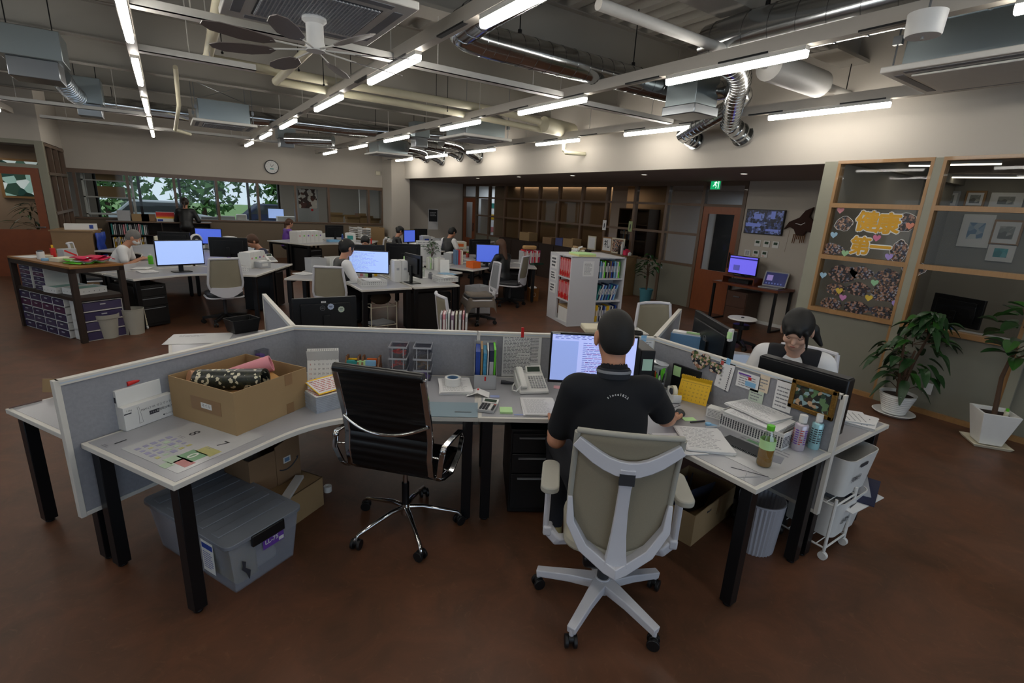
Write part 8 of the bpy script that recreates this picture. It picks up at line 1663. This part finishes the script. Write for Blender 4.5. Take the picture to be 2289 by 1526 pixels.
t = thing('triangle_calendar', 'white triangular desk calendar at the right end of the middle cluster', 'calendar', (3.95, 7.93, DT), rad(-20)); m = MB('white'); m.T = Matrix.Rotation(rad(90), 4, 'Z') @ FC; m.prism([(-.06, 0), (.06, 0), (0, .22)], -.08, .08); m.build('folded_card', t)
# letter tray towers by the far wall, white printer
for (px, py, lab) in ((795, 530, 'white letter tray tower before the far wall'), (815, 533, 'second white letter tray tower')):
    p = upz(px, py); t = thing('letter_tray_tower', lab, 'tray tower', (p[0], p[1], DT), .1, 'letter tray towers')
    for k in range(6): m = MB('white'); m.box((-.14, -.16, k*.055), (.14, .16, k*.055+.005)); m.box((-.14, -.16, k*.055), (-.135, .16, k*.055+.04)); m.box((.135, -.16, k*.055), (.14, .16, k*.055+.04)); m.box((-.12, -.14, k*.055+.006), (.12, .14, k*.055+.02), 'paper'); m.build('letter_tray', t)
# wire stand with bag under the middle desk, paper packs, cart
t = thing('wire_stand', 'cream wire stand holding papers under the middle desk', 'stand', (2.45, 7.05, 0), .1); m = MB('cream')
for x in (-.2, .2):
    for y in (-.15, .15): m.cyl((x, y, 0), (x, y, .46), .008, n=8)
for z in (.12, .40): m.cyl((-.2, -.15, z), (.2, -.15, z), .006, n=6); m.cyl((-.2, .15, z), (.2, .15, z), .006, n=6); m.cyl((-.2, -.15, z), (-.2, .15, z), .006, n=6); m.cyl((.2, -.15, z), (.2, .15, z), .006, n=6)
m.build('wire_frame', t); paper('grey papers and bags in the wire stand', (2.45, 7.05, .125), .4, .34, .26, 0, 12, 71, col='lgrey')
m = MB(mat('brown_bag', '3a2c1c', .9)); m.sph((0, 0, .1), (.16, .1, .1), n=12); m.tube([(.1, 0, .15), (.2, 0, .25), (.14, .03, .3), (.05, 0, .17)], .014, 'brass', n=8); solo(m, 'handbag', 'dark handbag with a tan strap on the wire stand', 'bag', (2.47, 7.05, .41), 0)
for (x, y, z, lab) in ((4.25, 6.95+.55, 0, 'lower'), (4.25, 6.95+.55, .26, 'upper')): carton('storage_carton', 'pale storage carton beside the blanket chair, %s one' % lab, 'box', (x+.2, y+.1, z), .2, .36, .3, .25, 'lgrey')
t = thing('metal_cart', 'pale metal trolley beside the beige bins', 'trolley', (*at(330, 735, 0)[:2], 0), .3); m = MB('cream'); m.tube([(0, 0, .06), (-.03, 0, .5), (-.02, .1, .55), (0, .3, .55), (.01, .32, .5), (.02, .3, .06)], .01, n=8); m.cyl((0, 0, .15), (.02, .3, .15), .008); m.build('tube_frame', t); MB('white').cyl((-.012, 0, .025), (.012, 0, .025), .025, n=12).cyl((.008, .3, .025), (.032, .3, .025), .025, n=12).build('caster', t)
# ------------------------------------------------------------------ back office behind the band window
t = thing('storage_rack', 'white steel rack with two tan cartons behind the far window', 'rack', (-1.25, 17.35, 0), 0); m = MB('white')
for x in (-.5, .5):
    for y in (-.2, .2): m.box((x-.02, y-.02, 0), (x+.02, y+.02, 2.4))
m.build('post', t)
for z in (.6, 1.15, 1.58, 2.0): MB('white').box((-.52, -.22, z), (.52, .22, z+.03)).build('shelf_board', t)
for z, lab in ((1.61, 'lower'), (2.03, 'upper')): carton('cardboard_box', 'flat tan carton on the white steel rack, %s one' % lab, 'box', (-1.2, 17.35, z+.002), 0, .55, .38, .26)
carton('cardboard_box', 'tall orange-brown carton on the floor against the far wall', 'box', (5.55, 16.35, 0), .05, .55, .4, 1.0)
for k, (x0, x1, y, z, lab) in enumerate(((.6, 3.2, 18.6, .95, 'left'), (3.4, 5.8, 17.8, .95, 'right'))): t = thing('office_counter', 'grey counter in the back office, %s one' % lab, 'counter', ((x0+x1)/2, y, 0), 0); w_ = (x1-x0)/2; MB('grey').box((-w_, -.3, 0), (w_, .3, z)).build('counter_body', t); MB('white').box((-w_-.02, -.33, z), (w_+.02, .33, z+.03)).build('counter_top', t)
monitor('lit monitor in the back office', (*aty(617, 478, 18.7)[:2], .981), rad(0), .5, .34, .1, SCR)
for k, (px, w_, h_, col, lab) in enumerate(((505, .5, .16, 'lgrey', 'grey printer'), (540, .3, .22, 'white', 'white box'), (640, .6, .2, 'white', 'pile of white bags'), (470, .5, .12, 'grey', 'low grey device'))): x = aty(px, 480, 18.5)[0]; solo(MB(col).prism(rrect(w_, .3, .05), 0, h_), 'back_office_item', lab+' on the back office counter', 'office item', (x, 18.6, .981), bevel=.02)
for k, (px, h_, lab) in enumerate(((755, .26, 'open carton with raised flaps'), (790, .2, 'open carton tilted flaps'), (815, .26, 'tan carton at the back'), (835, .18, 'low tan carton'))): x = aty(px, 480, 17.6)[0]; t = carton('cardboard_box', lab+' behind the right part of the far window', 'box', (x, 17.75, .981), .2*k-.2, .4, .3, h_); m = MB('cardboard'); m.add([(-.2, -.15, h_), (.2, -.15, h_), (.24, -.24, h_+.08), (-.24, -.24, h_+.08)], [(0, 1, 2, 3)]); m.add([(-.2, .15, h_), (.2, .15, h_), (.22, .2, h_+.14), (-.22, .2, h_+.14)], [(0, 3, 2, 1)]); m.build('flap', t)
x = aty(688, 455, 17.5)[0]; t = thing('whiteboard', 'whiteboard cabinet with a brown and white poster in the back office', 'board', (x, 17.5, 0), 0); MB('lgrey').box((-.32, -.02, .2), (.32, .02, 2.1)).build('board', t); m = MB(photomat('flower_poster', ('3a1c14', 'd8d0c8', '5a2a1c', 'e0dcd8', '3a1c14'), 10)); m.box((-.28, -.025, 1.5), (.28, -.02, 2.1)); m.build('poster', t); MB('red').cyl((.12, -.03, 1.45), (.12, -.02, 1.45), .04).build('magnet', t)
solo(MB('white').box((-.35, -.03, 0), (.35, .03, 2.2)), 'white_door_panel', 'bright white panel at the right end of the far window', 'panel', (6.05, 18.3, 0), 0)
for k, (px, lab) in enumerate(((430, 'left'), (520, 'right'))):
    x, y = (-.2, 5.2)[k], 29.5+k*1.5; t = thing('parked_car', 'parked %s car outside the far window, %s one' % (('silver', 'dark')[k], lab), 'car', (x, y, -.1), 0); m = MB(('lgrey', 'navy')[k]); m.T = Matrix.Rotation(rad(90), 4, 'X'); m.prism([(-2, .3), (2, .3), (2.05, .7), (1.2, .85), (.7, 1.4), (-1.2, 1.4), (-1.8, .85), (-2.05, .75)], -.8, .8); m.build('car_body', t, bevel=.05)
    m = MB('darkgrey'); m.T = Matrix.Rotation(rad(90), 4, 'X'); m.prism([(1.05, .88), (.62, 1.33), (-1.12, 1.33), (-1.6, .88)], -.81, .81); m.build('car_windows', t)
    for sx in (-1.25, 1.25):
        for sy in (-.8, .8): MB('black').cyl((sx, sy-.1, .32), (sx, sy+.1, .32), .32, n=20).build('wheel', t)
def tree(x, y, h, R, seed, lab):
    t = thing('tree', lab, 'tree', (x, y, -.12), 0, 'trees outside the far window'); MB('bark').cyl((0, 0, 0), (0, 0, h*.6), .18, .1, n=8).build('trunk', t); r = random.Random(seed); m = MB('leaf2')
    for k in range(520): a, b_ = r.uniform(0, 2*pi), r.uniform(-1, 1); q = R*r.random()**.4; c = Vector((q*cos(a)*math.sqrt(1-b_*b_), q*sin(a)*math.sqrt(1-b_*b_), h+q*b_*.8)); s = r.uniform(.15, .35); m.add([c+Vector((r.uniform(-s, s), r.uniform(-s, s), r.uniform(-s, s))) for _ in range(4)], [(0, 1, 2, 3)], mat('tree_leaf', '5c8a44', .7) if k % 3 else 'leaf2')
    o = m.build('foliage', t); o['kind'] = 'stuff'
for k, (x, y, h, R) in enumerate(((-2.6, 34, 1.9, 2.2), (1.8, 36, 2.2, 2.2), (6.4, 35, 2.0, 2.2), (11, 37, 2.4, 2.4), (-7, 36, 2.2, 2.2), (-4, 44, 3, 3))): tree(x, y, h, R, k, 'green tree outside the far window, %s from the left edge' % on[(1, 2, 3, 4, 0, 5)[k]])
# corridor rooms
t = thing('bookcase', 'dark wooden bookcase in the meeting room behind glass', 'bookcase', (9.85, 8.9, 0), 0); m = MB('darkwood'); m.box((-.2, -.5, 0), (.2, -.47, 2.0)); m.box((-.2, .47, 0), (.2, .5, 2.0)); m.box((.18, -.5, 0), (.2, .5, 2.0)); m.build('carcass', t)
for z in (.02, .7, 1.2, 1.6, 1.97): MB('darkwood').box((-.2, -.47, z), (.18, .47, z+.03)).build('shelf_board', t)
for z in (.73, 1.23): binders('dark book on the %s shelf of the glassed bookcase' % ('lower' if z < 1 else 'upper'), (9.75, 9.3, z+.001), rad(-90), 9, ['navy', 'darkgrey', 'bluegrey', 'cardboard2'], .16, .24, .03, .05, 'books in the glassed bookcase', .01, int(z*8))
t = thing('store_shelf', 'white storeroom shelf with coloured supplies behind the far glass door', 'shelf', (10.0, 16.2, 0), 0); m = MB('white')
for x in (-.3, .3): m.box((x-.015, -.3, 0), (x+.015, .3, 2.1))
m.build('post', t)
for z in (.4, .9, 1.35, 1.75): MB('white').box((-.32, -.3, z), (.32, .3, z+.025)).build('shelf_board', t)
for k, (z, col, lab) in enumerate(((.93, 'pink', 'pink box'), (.93, 'lblue', 'light blue box'), (1.38, 'yellow', 'yellow pack'), (1.38, 'magenta', 'wine red pack'), (1.78, 'teal', 'teal basket'), (.43, 'lgrey', 'grey crate'))): solo(MB(col).box((-.12, -.11, 0), (.12, .11, .18)), 'supply_box', lab+' on the storeroom shelf', 'box', (9.85, 16.05+.26*(k % 2), z), 0, bevel=.01)
m = MB(mat('bright_window', 'cfe0ea', .5)); 
t = thing('framed_window_picture', 'wood-framed picture of a glowing garden view in the left side room', 'picture', (-2.72, 16.85, 1.55), 0); MB(FRW).box((-.5, -.03, -.05), (.5, .03, .85)).build('frame', t); MB(photomat('glowing_garden_view', ('1c3a34', '8fb0a8', '2c4438', 'c8d4d4', '14241c', '405c50'), 5, .3, .5)).box((-.44, -.034, 0), (.44, -.03, .8)).build('picture', t)  # emission put into the picture to imitate a bright outdoor view
plant('dark palm plant in the left side room behind the door', (-2.55, 15.6, 0), pot_teal, [((0, 0, .25), (0, 0, 1.1))], 50, .35, .5, 1.5, .35, .05, 31, .4)
